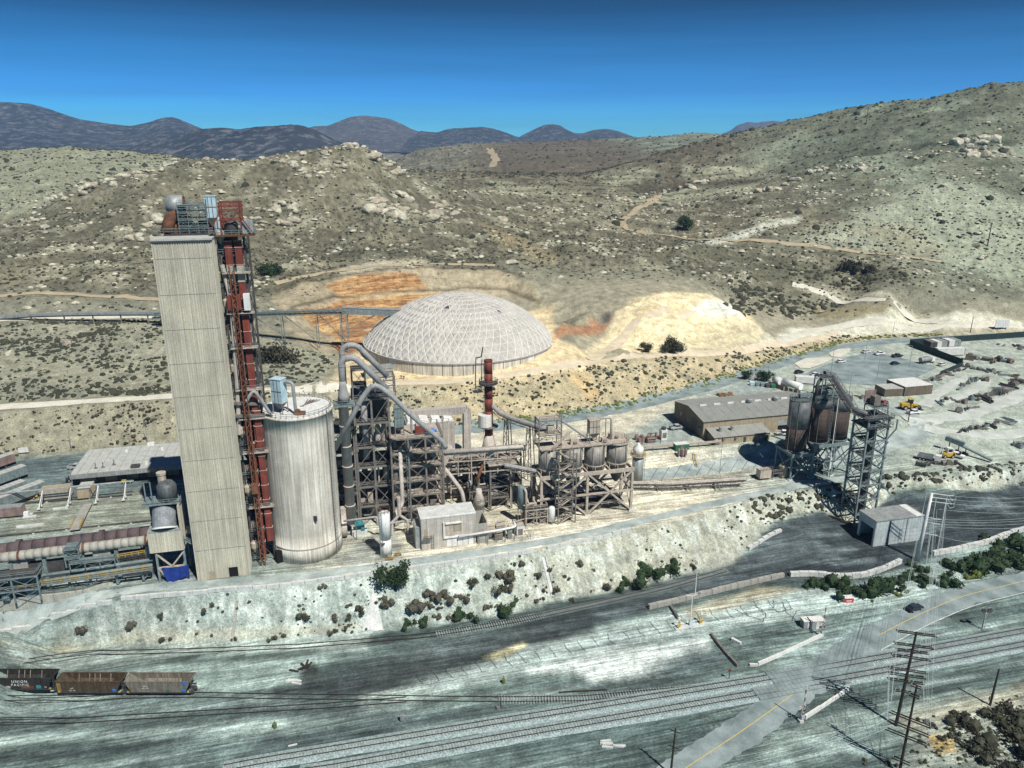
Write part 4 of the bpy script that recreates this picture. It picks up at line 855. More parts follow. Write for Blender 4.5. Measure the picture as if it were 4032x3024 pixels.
shrub_list([(1385,1365,75),(1835,1290,90),(720,1470,100,'d'),(1120,1450,90,'d'),(1435,1570,60),(2050,1570,40)], 0, 1800, 2.212, 'sparse shrub on the left end of the embankment below the tower', 'shrubs on the left embankment')
for a, lab in (((1530,380,120,'g'), 'round dark green shrub at the embankment foot, left of the larger green one'), ((1800,340,150,'g'), 'wide dark green shrub at the embankment foot beside the loading track'), ((1125,460,70,'g'), 'small green shrub in a pair at the embankment foot'), ((1200,450,95,'g'), 'taller green shrub in a pair at the embankment foot')): shrub_list([a], 1000, 2200, 1.843, lab, None, 'g')
for a, lab in (((805,165,95,'g'), 'low green shrub at the foot of the embankment under the two bushy clumps'), ((960,70,170,'g'), 'big green bush on the embankment, left one of two'), ((1145,55,170,'g'), 'big green bush on the embankment, right one of two')): shrub_list([a], 2032, 2200, 1.843, lab, None, 'g')
RB = [(40,1130,130),(220,1150,200),(360,1190,150),(520,1140,270),(600,1120,170)]
shrub_list(RB, 3232, 1850, 2.5525, 'bright green bush in the row below the curved block wall', 'bushes below the curved block wall', 'g')
shrub_list([(3150-3232,1100,150),(-60,1120,130)], 3232, 1850, 2.5525, 'bright green bush in the row below the curved block wall', 'bushes below the curved block wall', 'g')
shrub_list([(810,1130,120),(940,1060,150),(1060,1090,150),(1250,1080,180),(1310,950,160),(1470,920,220),(1590,870,230),(1780,920,180),(1850,820,200),(1900,730,200),(2010,720,120),(1980,850,130),(1000,990,120)], 3232, 1850, 2.5525, 'deep green bush on the bank between coal yard and main road', 'bushes on the bank by the main road', 'g')
shrub_list([(1560,1020,120,'y'),(1500,1060,90,'y'),(800,1250,60,'y'),(740,1230,50,'y'),(870,1215,50,'y')], 3232, 1850, 2.5525, 'yellow green shrub at the verge of the main road', 'yellow shrubs at the road verge', 'y')
shrub_list([(1620,960,110),(1680,1030,110),(1960,970,160),(2100,930,180),(1800,1090,180),(1880,1220,150),(2120,1130,200),(2150,1260,240),(2050,1380,160),(2180,1050,160)], 3032, 2374, 2.212, 'large olive bush in the bottom right corner', 'bushes in the bottom right corner', 'o')
shrub_list([(1580,1100,70),(1420,1060,50),(1340,1020,50),(830,1370,50),(1050,1385,60),(1560,1150,60),(1700,1250,60),(1640,1200,50),(1300,1180,45),(1250,1290,40),(1500,1180,60),(1440,1300,45),(1340,1370,50),(1600,1010,60)], 3032, 2374, 2.212, 'small dusty shrub beside the foot of the double crossarm pole', 'small shrubs at the pole foot', 'o')
# shrubs on the slopes behind the works: the nearest are single objects, the rest one mass
dens = np.clip(.35+1.3*n_med+.9*n_sm, .02, 2)*(1-sstep(1.5, 4, np.abs(GX)*0))
ws = (slope > .8)*dens
p_, ir, ia = pick(ws, 360, 36); o_ = np.argsort(p_[:, 1])
for k, i in enumerate(o_):
    q = Vector(p_[i]); left = q.x < -60
    if k < 215:
        shrub(q, random.uniform(.5, 1.25), random.choice('oood'), 'olive shrub on the slope behind the flat roofed building at left' if left else 'olive shrub on the tan slope below the dome' if q.x < 60 else 'olive shrub on the slope above the paved road at right', 'shrubs on the left slope' if left else 'shrubs on the slope below the dome' if q.x < 60 else 'shrubs above the paved road')
rest_ = p_[o_[215:]]; merge_blobs('slope_scrub', rest_, .5+rng.rand(len(rest_))*.7, M['leaf_o'], HB, HF, .85)
p2_, _, _ = pick(ws, 1300, 38); merge_blobs('slope_scrub', p2_, .22+rng.rand(len(p2_))**2*.5, M['scrub'], HB, HF, .8)
p3_, _, _ = pick((rise > .7)*dens*(1-bare), 2600, 40); merge_blobs('slope_scrub', p3_, .3+rng.rand(len(p3_))**2*.9, M['scrub'], HB, HF, .8)
p4_, _, _ = pick((band > .8)*np.clip(n_med, 0, 1), 260, 40); merge_blobs('slope_scrub', p4_, .15+rng.rand(len(p4_))**2*.4, M['leaf_o'], HB, HF, .8)
verge = linemask([(1850,1672),(2150,1645),(2400,1605),(2600,1555),(2790,1505),(2990,1440),(3140,1395),(3300,1350),(3450,1325),(3700,1316)], 2.2, .5)
p5_, _, _ = pick(verge, 900, 40); merge_blobs('verge_grass', p5_, .3+rng.rand(len(p5_))**2*.8, M['leaf_y'], HB, HF, .7)
p6_, _, _ = pick(linemask([(120,1262),(250,1275),(400,1272),(560,1262)], 2.0, 1)+linemask([(0,1345),(250,1345),(330,1320),(420,1300)], 2.5, 1)+linemask([(420,1545),(560,1548),(680,1530)], 2.5, 1), 380, 40); merge_blobs('gully_scrub', p6_, .4+rng.rand(len(p6_))**2*.9, M['leaf_o'], HB, HF, .8)
p7_, _, _ = pick(polymask([(3640,2890),(3740,2820),(4032,2760),(4032,3024),(3640,3024)], 3, 2), 260, 40); merge_blobs('corner_scrub', p7_, .12+rng.rand(len(p7_))**2*.4, M['leaf_o'], HB, HF, .8)
p8_, _, _ = pick(linemask([(3480,1900),(3600,1880),(3750,1865),(4032,1840)], 2.5, 1)+linemask([(3000,2010),(3200,1965),(3330,1940)], 3.0, 1), 300, 40); merge_blobs('slope_scrub', p8_, .3+rng.rand(len(p8_))**2*.9, M['leaf_o'], HB, HF, .8)
p9_, _, _ = pick(polymask([(2990,1030),(3400,1050),(3600,1080),(3560,1120),(3200,1100)], 5, 4)+polymask([(2900,1090),(3300,1200),(3200,1250),(2850,1200)], 5, 4), 500, 40); merge_blobs('valley_scrub', p9_, .6+rng.rand(len(p9_))**2*1.6, M['leaf_o'], HB, HF, .8)
# trees: trunk, limbs and a crown of leaf clumps
def tree(px, py, h, rad, kind, label, group=None):
    p = on(px, py); root = thing('tree', label, 'tree', p, group); mb = MB(); hh = h*.55
    mb.tube([p-UP*.2, p+UP*hh*.5+AX*.1*h*.2, p+UP*hh], [h*.035, h*.028, h*.015], 6)
    for k in range(5):
        a = k*1.26+random.random(); mb.tube([p+UP*hh*.45, p+Vector((math.cos(a)*rad*.4, math.sin(a)*rad*.4, hh*.9)), p+Vector((math.cos(a)*rad*.75, math.sin(a)*rad*.75, h*.75))], [h*.018, h*.013, h*.006], 5)
    mb.build('trunk', M['wood'], root)
    c = MB(); r_ = np.random.RandomState(int(px)); lobes = [(r_.normal(size=3)*np.array([rad*.45, rad*.45, h*.15])+np.array([0, 0, h*.52]), rad*r_.uniform(.5, .75)) for _ in range(11)]
    for k in range(1500):
        lc, lr = lobes[k % 11]; d = r_.normal(size=3); d /= np.linalg.norm(d); q = np.array(p)+lc+d*lr*r_.uniform(.45, 1); q[2] = max(q[2], p.z+h*.12)
        a = d+r_.normal(size=3)*.6; a /= np.linalg.norm(a); b = np.cross(a, r_.normal(size=3)); b /= np.linalg.norm(b)+1e-6; s = rad*.10*r_.uniform(.6, 1.5)
        c.add([q-b*s*.6, q+b*s*.6, q+a*s*1.3+b*s*.2, q+a*s-b*s*.4], [(0, 1, 2, 3)])
    for lc, lr in lobes: c.add(JV*lr*.5+np.array(p)+lc, JF)
    c.build('crown', M['leaf_'+kind], root); return root
tree(1555, 2318, 7.5, 3.4, 'g', 'dense dark green tree standing on the crest of the pale embankment')
tree(2690, 905, 11, 5.5, 'g', 'lone green tree in the valley left of the right hill')
tree(2642, 1385, 6.5, 4.2, 'o', 'broad olive tree at the foot of the sandy mound')
tree(2550, 1388, 4.5, 2.4, 'o', 'small olive tree left of the broad one under the sandy mound')
tree(2937, 1493, 4.5, 1.9, 'g', 'dark tree by the flagpoles, leftmost of three')
tree(2997, 1500, 5.5, 2.0, 'g', 'tallest dark tree of three by the flagpoles')
tree(3017, 1502, 4.8, 1.8, 'g', 'dark tree by the flagpoles, rightmost of three')
tree(3345, 1070, 6, 5, 'o', 'spreading dark tree in the valley on the right')
tree(3420, 1075, 5, 3.5, 'd', 'bare branching tree right of the spreading dark one')
tree(1065, 1078, 4.5, 5.5, 'g', 'wide green tree alone on the hillside right of the tower')
tree(1082, 1420, 5.0, 6.5, 'o', 'broad grey green tree on the flat between tower and dome')
# ---------------------------------------------------------------- builders for the works
def steel_frame(root, p0, la, lb, zs, na=2, nb=1, mt='steel', cw=.45, decks=True, rails=True, braces='fblr', dk='steel_d', skip=(), ang=TH):
    a_, b_ = axes(ang); p0 = Vector((p0[0], p0[1], 0))
    P_ = lambda i, j, z: p0+a_*(la*i/na)+b_*(lb*j/nb)+UP*z
    for i in range(na+1):
        for j in range(nb+1): BAR(P_(i, j, zs[0]), P_(i, j, zs[-1]+.2), cw).build('column', M[mt], root)
    for k, z in enumerate(zs[1:]):
        for j in (0, nb): BAR(P_(0, j, z)-a_*.2-b_*.04, P_(na, j, z)+a_*.2-b_*.04, cw*.8, cw*.9).build('beam', M[mt], root)
        for i in range(na+1): BAR(P_(i, 0, z), P_(i, nb, z), cw*.7, cw*.8).build('beam', M[mt], root)
        if decks and k not in skip:
            c = P_(na/2, nb/2, z+.22); BOX(c, la, lb, .1, ang).build('deck', M[dk], root)
            if rails: railing(MB(), [P_(0, 0, z+.3), P_(na, 0, z+.3), P_(na, nb, z+.3)], 1.1, 2.5, .1).build('railing', M[mt], root)
    for k in range(len(zs)-1):
        z0, z1 = zs[k], zs[k+1]
        for face in braces:
            if face in 'fb':
                j = 0 if face == 'f' else nb
                for i in range(na):
                    o = b_*(-.12 if face == 'f' else .12)
                    bars(root, 'brace', M[mt], [(P_(i, j, z0)+o, P_(i+1, j, z1)+o), (P_(i+1, j, z0)+o*1.6, P_(i, j, z1)+o*1.6)] if (i+k) % 3 else [(P_(i, j, z0)+o, P_(i+1, j, z1)+o)], cw*.30)
            else:
                i = 0 if face == 'l' else na
                for j in range(nb): bars(root, 'brace', M[mt], [(P_(i, j, z0), P_(i, j+1, z1)), (P_(i, j+1, z0), P_(i, j, z1))], cw*.30)
    return P_
def clutter(root, p0, la, lb, zs, n, seed, mts=('dust', 'duct', 'steel', 'duct_p'), ang=TH):
    """tanks, chutes, pipe runs and machine housings standing on the decks of a frame"""
    r_ = random.Random(seed); a_, b_ = axes(ang); p0 = Vector((p0[0], p0[1], 0))
    for k, z in enumerate(zs[:-1]):
        dz = zs[k+1]-z
        for q in range(n):
            c = p0+a_*r_.uniform(.08, .92)*la+b_*r_.uniform(.15, .8)*lb+UP*(z+.34); m = M[r_.choice(mts)]; t = r_.random()
            if t < .30: LATHE(c, [(.7, 0), (.9, .3), (.9, dz*.55), (.5, dz*.72)], 12).build('vessel', m, root)
            elif t < .55: BOX(c, r_.uniform(1, 2.6), r_.uniform(.8, 1.8), r_.uniform(.9, dz*.6), ang).build('housing', m, root)
            elif t < .8:
                y = c+UP*r_.uniform(.6, dz*.7); TUBE([y-a_*r_.uniform(1, la*.4), y, y+b_*r_.uniform(.5, 2), y+b_*2+UP*dz*.5], r_.uniform(.18, .4), 7).build('pipe', m, root)
            else: TUBE([c, c+UP*dz*.9], r_.uniform(.25, .5), 8).build('pipe', m, root)
def baghouse(root, c, dx, dy, z0, zb, z1, mt, ang=TH, legs=True):
    """filter: panelled box with seams, hopper below, four legs"""
    a_, b_ = axes(ang); c = Vector((c[0], c[1], 0))
    BOX(c+UP*zb, dx, dy, z1-zb, ang).build('filter_box', M[mt], root)
    for i in range(1, 3):
        BOX(c+UP*(zb+.05)+a_*(dx*(i/3-.5))-b_*(dy/2+.04), .14, .08, z1-zb-.1, ang).build('seam', M['steel'], root)
    BOX(c+UP*((zb+z1)/2)-b_*(dy/2+.05), dx+.1, .1, .14, ang).build('seam', M['steel'], root)
    BOX(c+UP*z1, dx+.25, dy+.25, .15, ang).build('roof_sheet', M[mt], root)
    h = (zb-z0)*.55; MB().add([c+a_*(i*dx*k/2)+b_*(j*dy*k/2)+UP*z for k, z in ((.25, zb-h), (1, zb)) for i, j in ((-1, -1), (1, -1), (1, 1), (-1, 1))], [(3, 2, 1, 0), (0, 1, 5, 4), (1, 2, 6, 5), (2, 3, 7, 6), (3, 0, 4, 7)]).build('hopper', M['steel'], root)
    if legs:
        for i in (-1, 1):
            for j in (-1, 1): q = c+a_*(i*dx*.46)+b_*(j*dy*.46); BAR(q+UP*z0, q+UP*zb, .22).build('leg', M['steel'], root)
def arc_pts(p, q, r_, n=6): return [p+(q-p)*i/n for i in range(n+1)]
def bend(path, rad=2.5, n=6):
    """round the corners of a polyline"""
    path = [Vector(p) for p in path]; out = [path[0]]
    for i in range(1, len(path)-1):
        a, b, c = path[i-1], path[i], path[i+1]; d1 = (a-b); d2 = (c-b); k = min(rad, d1.length*.48, d2.length*.48)
        s = b+d1.normalized()*k; e = b+d2.normalized()*k
        for j in range(n+1): t = j/n; out.append(s*(1-t)**2+b*2*t*(1-t)+e*t*t)
    return out+[path[-1]]
def flanges(root, path, r_, every, mt):
    acc = 0
    for a, b in zip(path[:-1], path[1:]):
        acc += (b-a).length
        if acc > every: acc = 0; d = (b-a).normalized(); TUBE([b-d*.12, b+d*.12], r_+.12, 12).build('flange', M[mt], root)
def ladder(root, p, z0, z1, d=None, mt='steel_t'):
    d = d or AX; mb = MB()
    for s_ in (-.28, .28): mb.bar(Vector((p[0], p[1], z0))+d*s_, Vector((p[0], p[1], z1))+d*s_, .09)
    z = z0+.5
    while z < z1: mb.bar(Vector((p[0], p[1], z))-d*.28, Vector((p[0], p[1], z))+d*.28, .07); z += 1.0
    mb.build('ladder', M[mt], root)
# ---------------------------------------------------------------- preheater tower: tall clad slab
FL = at_z(782, 2287, 10); FR = at_z(983, 2263, 10); TA = (FR-FL); TW = TA.length; tang = math.atan2(TA.y, TA.x); ta, tb = axes(tang); TD = 6.0; TZ1 = 94.5
tw = thing('preheater_tower', 'tall pale ribbed metal clad tower rising above everything at left', 'tower', FL)
zs_ = [10.0]+[18.3+8.02*i for i in range(10)]; zs_[-1] = 90.5; zs_.append(TZ1)
fcor = [FL, FR, FR+tb*TD, FL+tb*TD]
for k in range(len(zs_)-1):
    z0, z1 = zs_[k]+.05, zs_[k+1]-.05
    for i, nm in enumerate(('f', 'r', 'b', 'l')):
        a, b = fcor[i], fcor[(i+1) % 4]
        if k == 0 and nm == 'f':
            MB().corr(a, a+ta*7.4, z0, z1, .38, .10).build('cladding_panel', M['clad'], tw); MB().corr(a+ta*9.6, b, z0, z1, .38, .10).build('cladding_panel', M['clad'], tw)
            MB().corr(a+ta*7.4, a+ta*9.6, z0+2.7, z1, .38, .10).build('cladding_panel', M['clad'], tw)
        else: MB().corr(a, b, z0, z1, .5, .17).build('cladding_panel', M['clad'], tw)
    if k: BOX((FL+FR)/2+tb*TD/2+UP*(zs_[k]-.09-10), TW-.02, TD-.02, .18, tang).build('seam', M['steel_t'], tw)
BOX((FL+FR)/2+tb*TD/2, TW-.4, TD-.4, TZ1-10.1, tang).build('core', M['steel_d'], tw)
BOX((FL+FR)/2+tb*TD/2+UP*(TZ1-10), TW+.5, TD+.5, .35, tang).build('roof', M['roof'], tw)
BOX((FL+FR)/2-tb*.28+UP*(TZ1-10-.4), TW+.5, .12, .4, tang).build('eave_trim', M['steel_d'], tw)
for q in (FL, FR): BOX(q+UP*.05+tb*.02-tb*.08, .3, .3, TZ1-10.2, tang).build('corner_trim', M['clad'], tw)
BOX(FL+ta*3.4-tb*.16, 1.3, .12, 2.3, tang).build('door', M['tan'], tw)
BOX(FL+ta*8.5+tb*.1, 2.2, .1, 2.6, tang).build('doorway', M['black'], tw)
# ---------------------------------------------------------------- red preheater structure behind the tower
TP = lambda a, b, z: Vector((FL.x, FL.y, 0))+ta*a+tb*b+UP*z
ps = thing('preheater_structure', 'dark steel preheater frame with red elevator casings behind the pale tower', 'steel structure', TP(15, 9, 10))
zl = [10]+[18+8*i for i in range(10)]+[94.8]
steel_frame(ps, TP(1.5, 6.8, 0), 17, 11, zl, 3, 1, 'steel_d', .5, True, True, 'fr', 'steel_d', ang=tang)
for k, z in enumerate(zl[:-1]):                                      # cyclone vessels and ducts inside
    for a, b in ((4, 12), (9.5, 13), (14.6, 13.5)): LATHE(TP(a, b, z+.6), [(.8, 0), (2.2, 3.0), (2.2, 6.0), (1.2, 7.0)], 14).build('cyclone', M['rust' if k % 3 == 1 else 'steel'], ps)
    BOX(TP(13.6, 7.6, z+.6), 1.8, 1.2, 2.6, tang).build('housing', M['dust' if k % 2 else 'steel_t'], ps)
    railing(MB(), [TP(12.4, 6.2, z+.4), TP(16.4, 6.2, z+.4)], 1.1, 1.6, .1).build('railing', M['steel_t'], ps)
    if k % 2 == 0: LATHE(TP(13.4, 6.6, z+2.8), [(.3, 0), (1.0, 1.4), (1.0, 2.8), (.6, 3.2)], 12).build('vessel', M['dust'], ps)
for a, b, z0, z1 in ((15.0, 6.2, 44, 93.5), (17.2, 6.4, 40, 93.5), (15.4, 6.2, 12, 43.5), (17.6, 6.0, 16, 52)):
    z = z0
    while z < z1:
        h = min(4.0, z1-z); BOX(TP(a, b, z), 1.55, 1.2, h-.14, tang).build('elevator_casing', M['red'] if int(z) % 28 or z < 60 else M['dust'], ps); BOX(TP(a, b, z+h-.13), 1.8, 1.4, .12, tang).build('casing_flange', M['dust'], ps); z += h
for z in (86, 76.5, 68, 57.5, 50, 41, 26): BOX(TP(16.3, 5.6, z), 6.2, 2.0, .22, tang).build('platform', M['dust'], ps); railing(MB(), [TP(13.4, 4.7, z+.2), TP(19.3, 4.7, z+.2)], 1.1, 1.5, .1).build('railing', M['steel_t'], ps)
BOX(TP(15.2, 5.0, 77.6), 3.0, 2.0, 3.4, tang).build('drive_house', M['red'], ps); BOX(TP(18.0, 5.0, 77.4), 1.4, 1.8, 3.8, tang).build('drive_house', M['white'], ps)
TUBE(bend([TP(13.2, 6.0, 88), TP(14.4, 5.6, 80), TP(13.8, 5.8, 62), TP(12.8, 6.0, 46)], 3), .55, 9).build('chute_pipe', M['duct_p'], ps)
TUBE(bend([TP(15.5, 4.0, 55), TP(17.5, 4.0, 58), TP(21, 5, 50.5)], 1.5), .4, 8).build('chute_pipe', M['duct'], ps)
for z, x in ((54.5, 20), (51.2, 21)): BAR(TP(12.6, 5, z), TP(x, 6.2, z-1.2), .9, .7).build('bridge', M['steel'], ps)
# lattice hoist mast in front of the casings
hm = thing('hoist_mast', 'slim lattice hoist mast climbing beside the red elevator casings', 'mast', TP(15.4, 4.0, 10)); ms = MB()
for i in (-.5, .5):
    for j in (-.5, .5): BAR(TP(15.4+i, 4.0+j, 10.2), TP(15.4+i, 4.0+j, 88), .18).build('chord', M['orange'], hm)
z = 10.4; k = 0
while z < 87:
    s_ = 1 if k % 2 else -1; ms.bar(TP(15.4-.5*s_, 3.5, z), TP(15.4+.5*s_, 3.5, z+1.3), .13); ms.bar(TP(15.9, 4-.5*s_, z), TP(15.9, 4+.5*s_, z+1.3), .13); z += 1.3; k += 1
stuff_of(ms.build('lacing', M['orange'], hm)); BOX(TP(15.4, 3.2, 31), 1.5, 1.3, 2.6, tang).build('hoist_cage', M['orange'], hm)
# head machinery above the tower
hd = thing('duct_drum', 'pale horizontal drum with rusty elbow duct on top of the tower frame', 'duct', TP(3.6, 12, 95))
TUBE([TP(1.9, 12, 101.4), TP(5.6, 12, 101.4)], 2.15, 22).build('drum', M['galv'], hd, True); TUBE([TP(5.3, 12, 101.4), TP(5.75, 12, 101.4)], 1.9, 22).build('drum_end', M['rust'], hd)
TUBE(bend([TP(1.6, 9, 95.1), TP(2.6, 10.4, 98.6), TP(4.4, 11.6, 99.6), TP(7.2, 12, 95.1)], 1.6), 1.35, 14).build('elbow_duct', M['rust'], hd, True)
for i in (2.1, 5.3):
    for j in (10.4, 13.6): BAR(TP(i, j, 95), TP(i, j, 100.4), .2).build('leg', M['steel_t'], hd)
railing(MB(), [TP(-.5, 7.0, 95.2), TP(5, 7.0, 95.2), TP(12, 7, 95.2)], 1.2, 1.6, .12).build('railing', M['steel_t'], hd)
cg = thing('access_cage', 'teal grey platform cage with railings between drum and blue filter', 'platform', TP(7.2, 10, 95)); steel_frame(cg, TP(4.6, 8.5, 0), 6.2, 3.6, [95, 96.6, 98.2, 99.8, 101.2], 3, 1, 'steel_t', .14, True, True, 'f', 'steel_t', ang=tang)
bf = thing('filter_unit', 'light blue filter box on legs at the top of the tower frame', 'filter', TP(11.6, 11, 95)); baghouse(bf, TP(11.6, 11, 0), 2.5, 2.0, 95, 98.4, 103.2, 'blue', tang); TUBE([TP(12.6, 11, 95.2), TP(12.6, 11, 98.4)], .8, 12).build('dust_duct', M['blue'], bf)
rt = thing('elevator_head_frame', 'red braced head frame over the bucket elevators', 'steel structure', TP(16, 7.5, 94.8))
for i, j in ((14.0, 5.6), (18.4, 5.6), (14.0, 10), (18.4, 10)): BAR(TP(i, j, 94.9), TP(i, j, 102.0), .32).build('column', M['red'], rt)
for z in (98.2, 100.2, 101.2, 102.0):
    for j in (5.5, 10): BAR(TP(13.6, j, z), TP(18.8, j, z), .26).build('beam', M['red'], rt)
bars(rt, 'brace', M['red'], [(TP(11.2, 5.4, 94.9), TP(14.2, 5.4, 100.4)), (TP(21.0, 5.4, 94.9), TP(17.4, 5.4, 100.4)), (TP(14, 5.4, 100.2), TP(16.2, 5.4, 98.2)), (TP(18.4, 5.4, 100.2), TP(16.2, 5.4, 98.2))], .24)
BOX(TP(16.2, 6.6, 94.6), 10, 5, .25, tang).build('deck', M['rust'], rt); BOX(TP(19.6, 7, 95), 2.6, 2, 3.0, tang).build('motor_house', M['galv'], rt); LATHE(TP(16, 7.5, 95), [(1.2, 0), (1.5, 1), (1.5, 2.2), (.8, 3)], 12).build('vessel', M['steel_d'], rt)
railing(MB(), [TP(11.4, 4.2, 94.9), TP(21.2, 4.2, 94.9), TP(21.2, 9, 94.9)], 1.1, 1.6, .1).build('railing', M['steel_t'], rt)
# ---------------------------------------------------------------- concrete silo
SC = Vector((-55.4, 186.6, 10)); SR = 9.0
si = thing('concrete_silo', 'large streaked concrete silo beside the tall tower', 'silo', SC)
prof = [(SR+.12, 0), (SR+.12, 4.2), (SR, 4.25)]+[(SR, 4.25+i*3.5) for i in range(1, 10)]+[(SR, 39.6), (SR+.15, 39.65), (SR+.15, 40.2)]
LATHE(SC, prof, 72).build('shell', M['conc'], si, True); LATHE(SC+UP*40.2, [(SR-.35, 0), (SR-.5, .12)], 56).build('roof', M['white'], si)
LATHE(SC+UP*4.0, [(SR+.22, 0), (SR+.22, .25)], 56).build('ring', M['conc_d'], si)
rp = [SC+UP*40.3+Vector((SR*.98*math.cos(t*6.2832/40), SR*.98*math.sin(t*6.2832/40), 0)) for t in range(41)]
railing(MB(), rp, 1.2, 1.5, .09).build('railing', M['steel_t'], si)
q = SC+Vector((math.cos(R(-22)), math.sin(R(-22)), 0))*(SR+.3); TUBE([q+UP*.3, q+UP*40.6], .16, 6).build('riser_pipe', M['steel'], si); q2 = SC+Vector((math.cos(R(-18)), math.sin(R(-18)), 0))*(SR+.3); ladder(si, q2, 10.5, 50.6)
BOX(SC+Vector((-5.2, -7.5, 0)), 2.6, 1.2, 3.4, R(35)).build('doorway', M['black'], si); BOX(SC+Vector((4.6, -7.85, 12)), 1.3, .5, 1.4, R(-30)).build('vent', M['steel_d'], si)
for k in range(5): BAR(SC+UP*40.4+AX*(1+k*.2), SC+UP*40.4+AX*(1+k*.2)+Vector((4-k, 5, .25)), .15).build('roof_pipe', M['steel'], si)
fb = thing('filter_unit', 'light blue bag filter standing on the concrete silo roof', 'filter', SC+Vector((-2.6, -4.4, 40.3))); baghouse(fb, SC+Vector((-2.6, -4.4, 0)), 3.0, 2.4, 50.3, 53.2, 59.3, 'blue', R(-20))
TUBE(bend([SC+Vector((-.9, -4.8, 48.6)), SC+Vector((1.2, -5.2, 48.6)), SC+Vector((1.5, -5.6, 41.2))], 1.4), .42, 9).build('exhaust_duct', M['galv'], fb)
fo = thing('roof_fan', 'orange fan and motor at the foot of the silo roof duct', 'fan', SC+Vector((2.2, -6.0, 40.3))); TUBE([SC+Vector((2.0, -6.3, 41.1)), SC+Vector((2.0, -5.6, 41.1))], .8, 14).build('fan_casing', M['orange'], fo); BOX(SC+Vector((3.3, -5.9, 40.4)), 1.3, .8, .9, 0).build('motor', M['orange'], fo)
# ---------------------------------------------------------------- riser duct and goosenecks
gd = thing('gooseneck_duct', 'front one of two big grey goosenecks arching over the frame right of the silo', 'duct', Vector((-45, 195, 12)))
pth = bend([Vector((-45, 195, 51)), Vector((-45, 195, 60.6)), Vector((-41.5, 195.2, 61.4)), Vector((-33.6, 197, 51.8))], 4.2, 8); TUBE(pth, .85, 16).build('bend_pipe', M['duct'], gd, True); flanges(gd, pth, .85, 2.6, 'duct')
LATHE((-45, 195, 49.2), [(1.65, 0), (1.45, 1.5), (.95, 4.2), (.88, 5.5)], 18).build('cone', M['duct'], gd, True)
z = 13.0
for k in range(6): LATHE((-45.2, 195, z), [(1.35, 0), (1.35, 5.4), (1.5, 5.45), (1.5, 5.75)], 18).build('riser_section', M['duct_p'], gd, True); z += 5.9
BOX((-45, 195, 48.2), 5.6, 5.0, .3).build('platform', M['steel_t'], gd); railing(MB(), [Vector((-47.6, 192.0, 48.5)), Vector((-42.2, 193.4, 48.5))], 1.2, 1.4, .12).build('railing', M['steel_t'], gd)
g2 = thing('gooseneck_duct', 'rear one of two big grey goosenecks arching over the frame right of the silo', 'duct', Vector((-45.4, 199, 50)))
pth = bend([Vector((-45.4, 198.4, 53)), Vector((-45.4, 198.4, 63.2)), Vector((-41.6, 198.8, 63.8)), Vector((-34.0, 201, 54.2))], 4.2, 8); TUBE(pth, .78, 16).build('bend_pipe', M['duct'], g2, True); flanges(g2, pth, .78, 3, 'duct')
LATHE((-41, 201, 30), [(.9, 0), (.9, 21)], 14).build('riser_section', M['duct'], g2, True)
g3 = thing('inclined_duct', 'long thin grey duct sloping up from the silo and down across the frames', 'duct', at_y(1325, 1752, 188)-UP*1)
pth = bend([at_y(1318, 1768, 188), at_y(1428, 1562, 188.5), at_y(1472, 1508, 189), at_y(1530, 1548, 189.5), at_y(1640, 1654, 192), at_y(1742, 1738, 195), at_y(1755, 1765, 195.5)], 4, 6); TUBE(pth, .68, 14).build('pipe_run', M['duct'], g3, True); flanges(g3, pth, .68, 5.5, 'duct')
# ---------------------------------------------------------------- steel frames right of the silo
fa = thing('process_structure', 'dark braced steel frame standing right of the concrete silo', 'steel structure', Vector((-43, 199, 10)))
zA = [10, 16, 22, 28, 34, 41, 48]; PA = steel_frame(fa, (-43.2, 198.6), 9.4, 11, zA, 2, 1, 'steel', .55, True, True, 'fblr'); clutter(fa, (-43.2, 198.6), 9.4, 11, zA, 5, 11)
steel_frame(fa, (-43.2, 198.6), 3.6, 4, [48.3, 52, 56.5], 1, 1, 'steel', .35, True, True, 'fr')
steel_frame(fa, (-37.5, 200.2), 5.5, 5, [48.3, 51.5, 54], 1, 1, 'steel', .3, False, False, 'fr')
LATHE((-37.5, 205, 41.5), [(.8, 0), (2.4, 2.5), (2.4, 6)], 14).build('vessel', M['steel_d'], fa)
fl = thing('process_structure', 'open platform frame squeezed between silo and braced frame', 'steel structure', Vector((-50, 196, 10)))
zL = [10, 15, 20.5, 24, 28, 33, 39]; steel_frame(fl, (-49.6, 197.2), 6.0, 9, zL, 1, 1, 'steel', .45, True, True, 'fb'); clutter(fl, (-49.6, 197.2), 6, 9, zL, 4, 12)
fbm_ = thing('process_structure', 'lower wide steel frame under the red and blue drive units', 'steel structure', Vector((-34, 199, 10)))
zB = [10, 14.5, 19, 23.5, 28, 32, 36.5]; PB = steel_frame(fbm_, (-33.6, 198.4), 14.4, 10, zB, 3, 1, 'steel', .5, True, True, 'fblr', 'dust'); clutter(fbm_, (-33.6, 198.4), 14.4, 10, zB, 9, 13); ladder(fbm_, (-29.2, 198.9), 10, 36.5)
TUBE(bend([Vector((-31.2, 199.2, 34)), Vector((-31.2, 199.2, 17)), Vector((-33.0, 196.5, 15)), Vector((-33.0, 196.5, 12.5))], 1.2), .6, 10).build('downpipe', M['duct_p'], fbm_, True)
ff = thing('filter_unit', 'grey green filter box with side duct on the lower frame', 'filter', Vector((-31.6, 202, 36.8))); baghouse(ff, (-31.6, 202.0), 2.6, 2.4, 36.9, 39.4, 45.0, 'steel_t'); TUBE(bend([Vector((-30.1, 202, 44.2)), Vector((-28.2, 202.4, 44.2)), Vector((-28.2, 202.4, 37.2))], 1), .3, 8).build('exhaust_duct', M['duct'], ff)
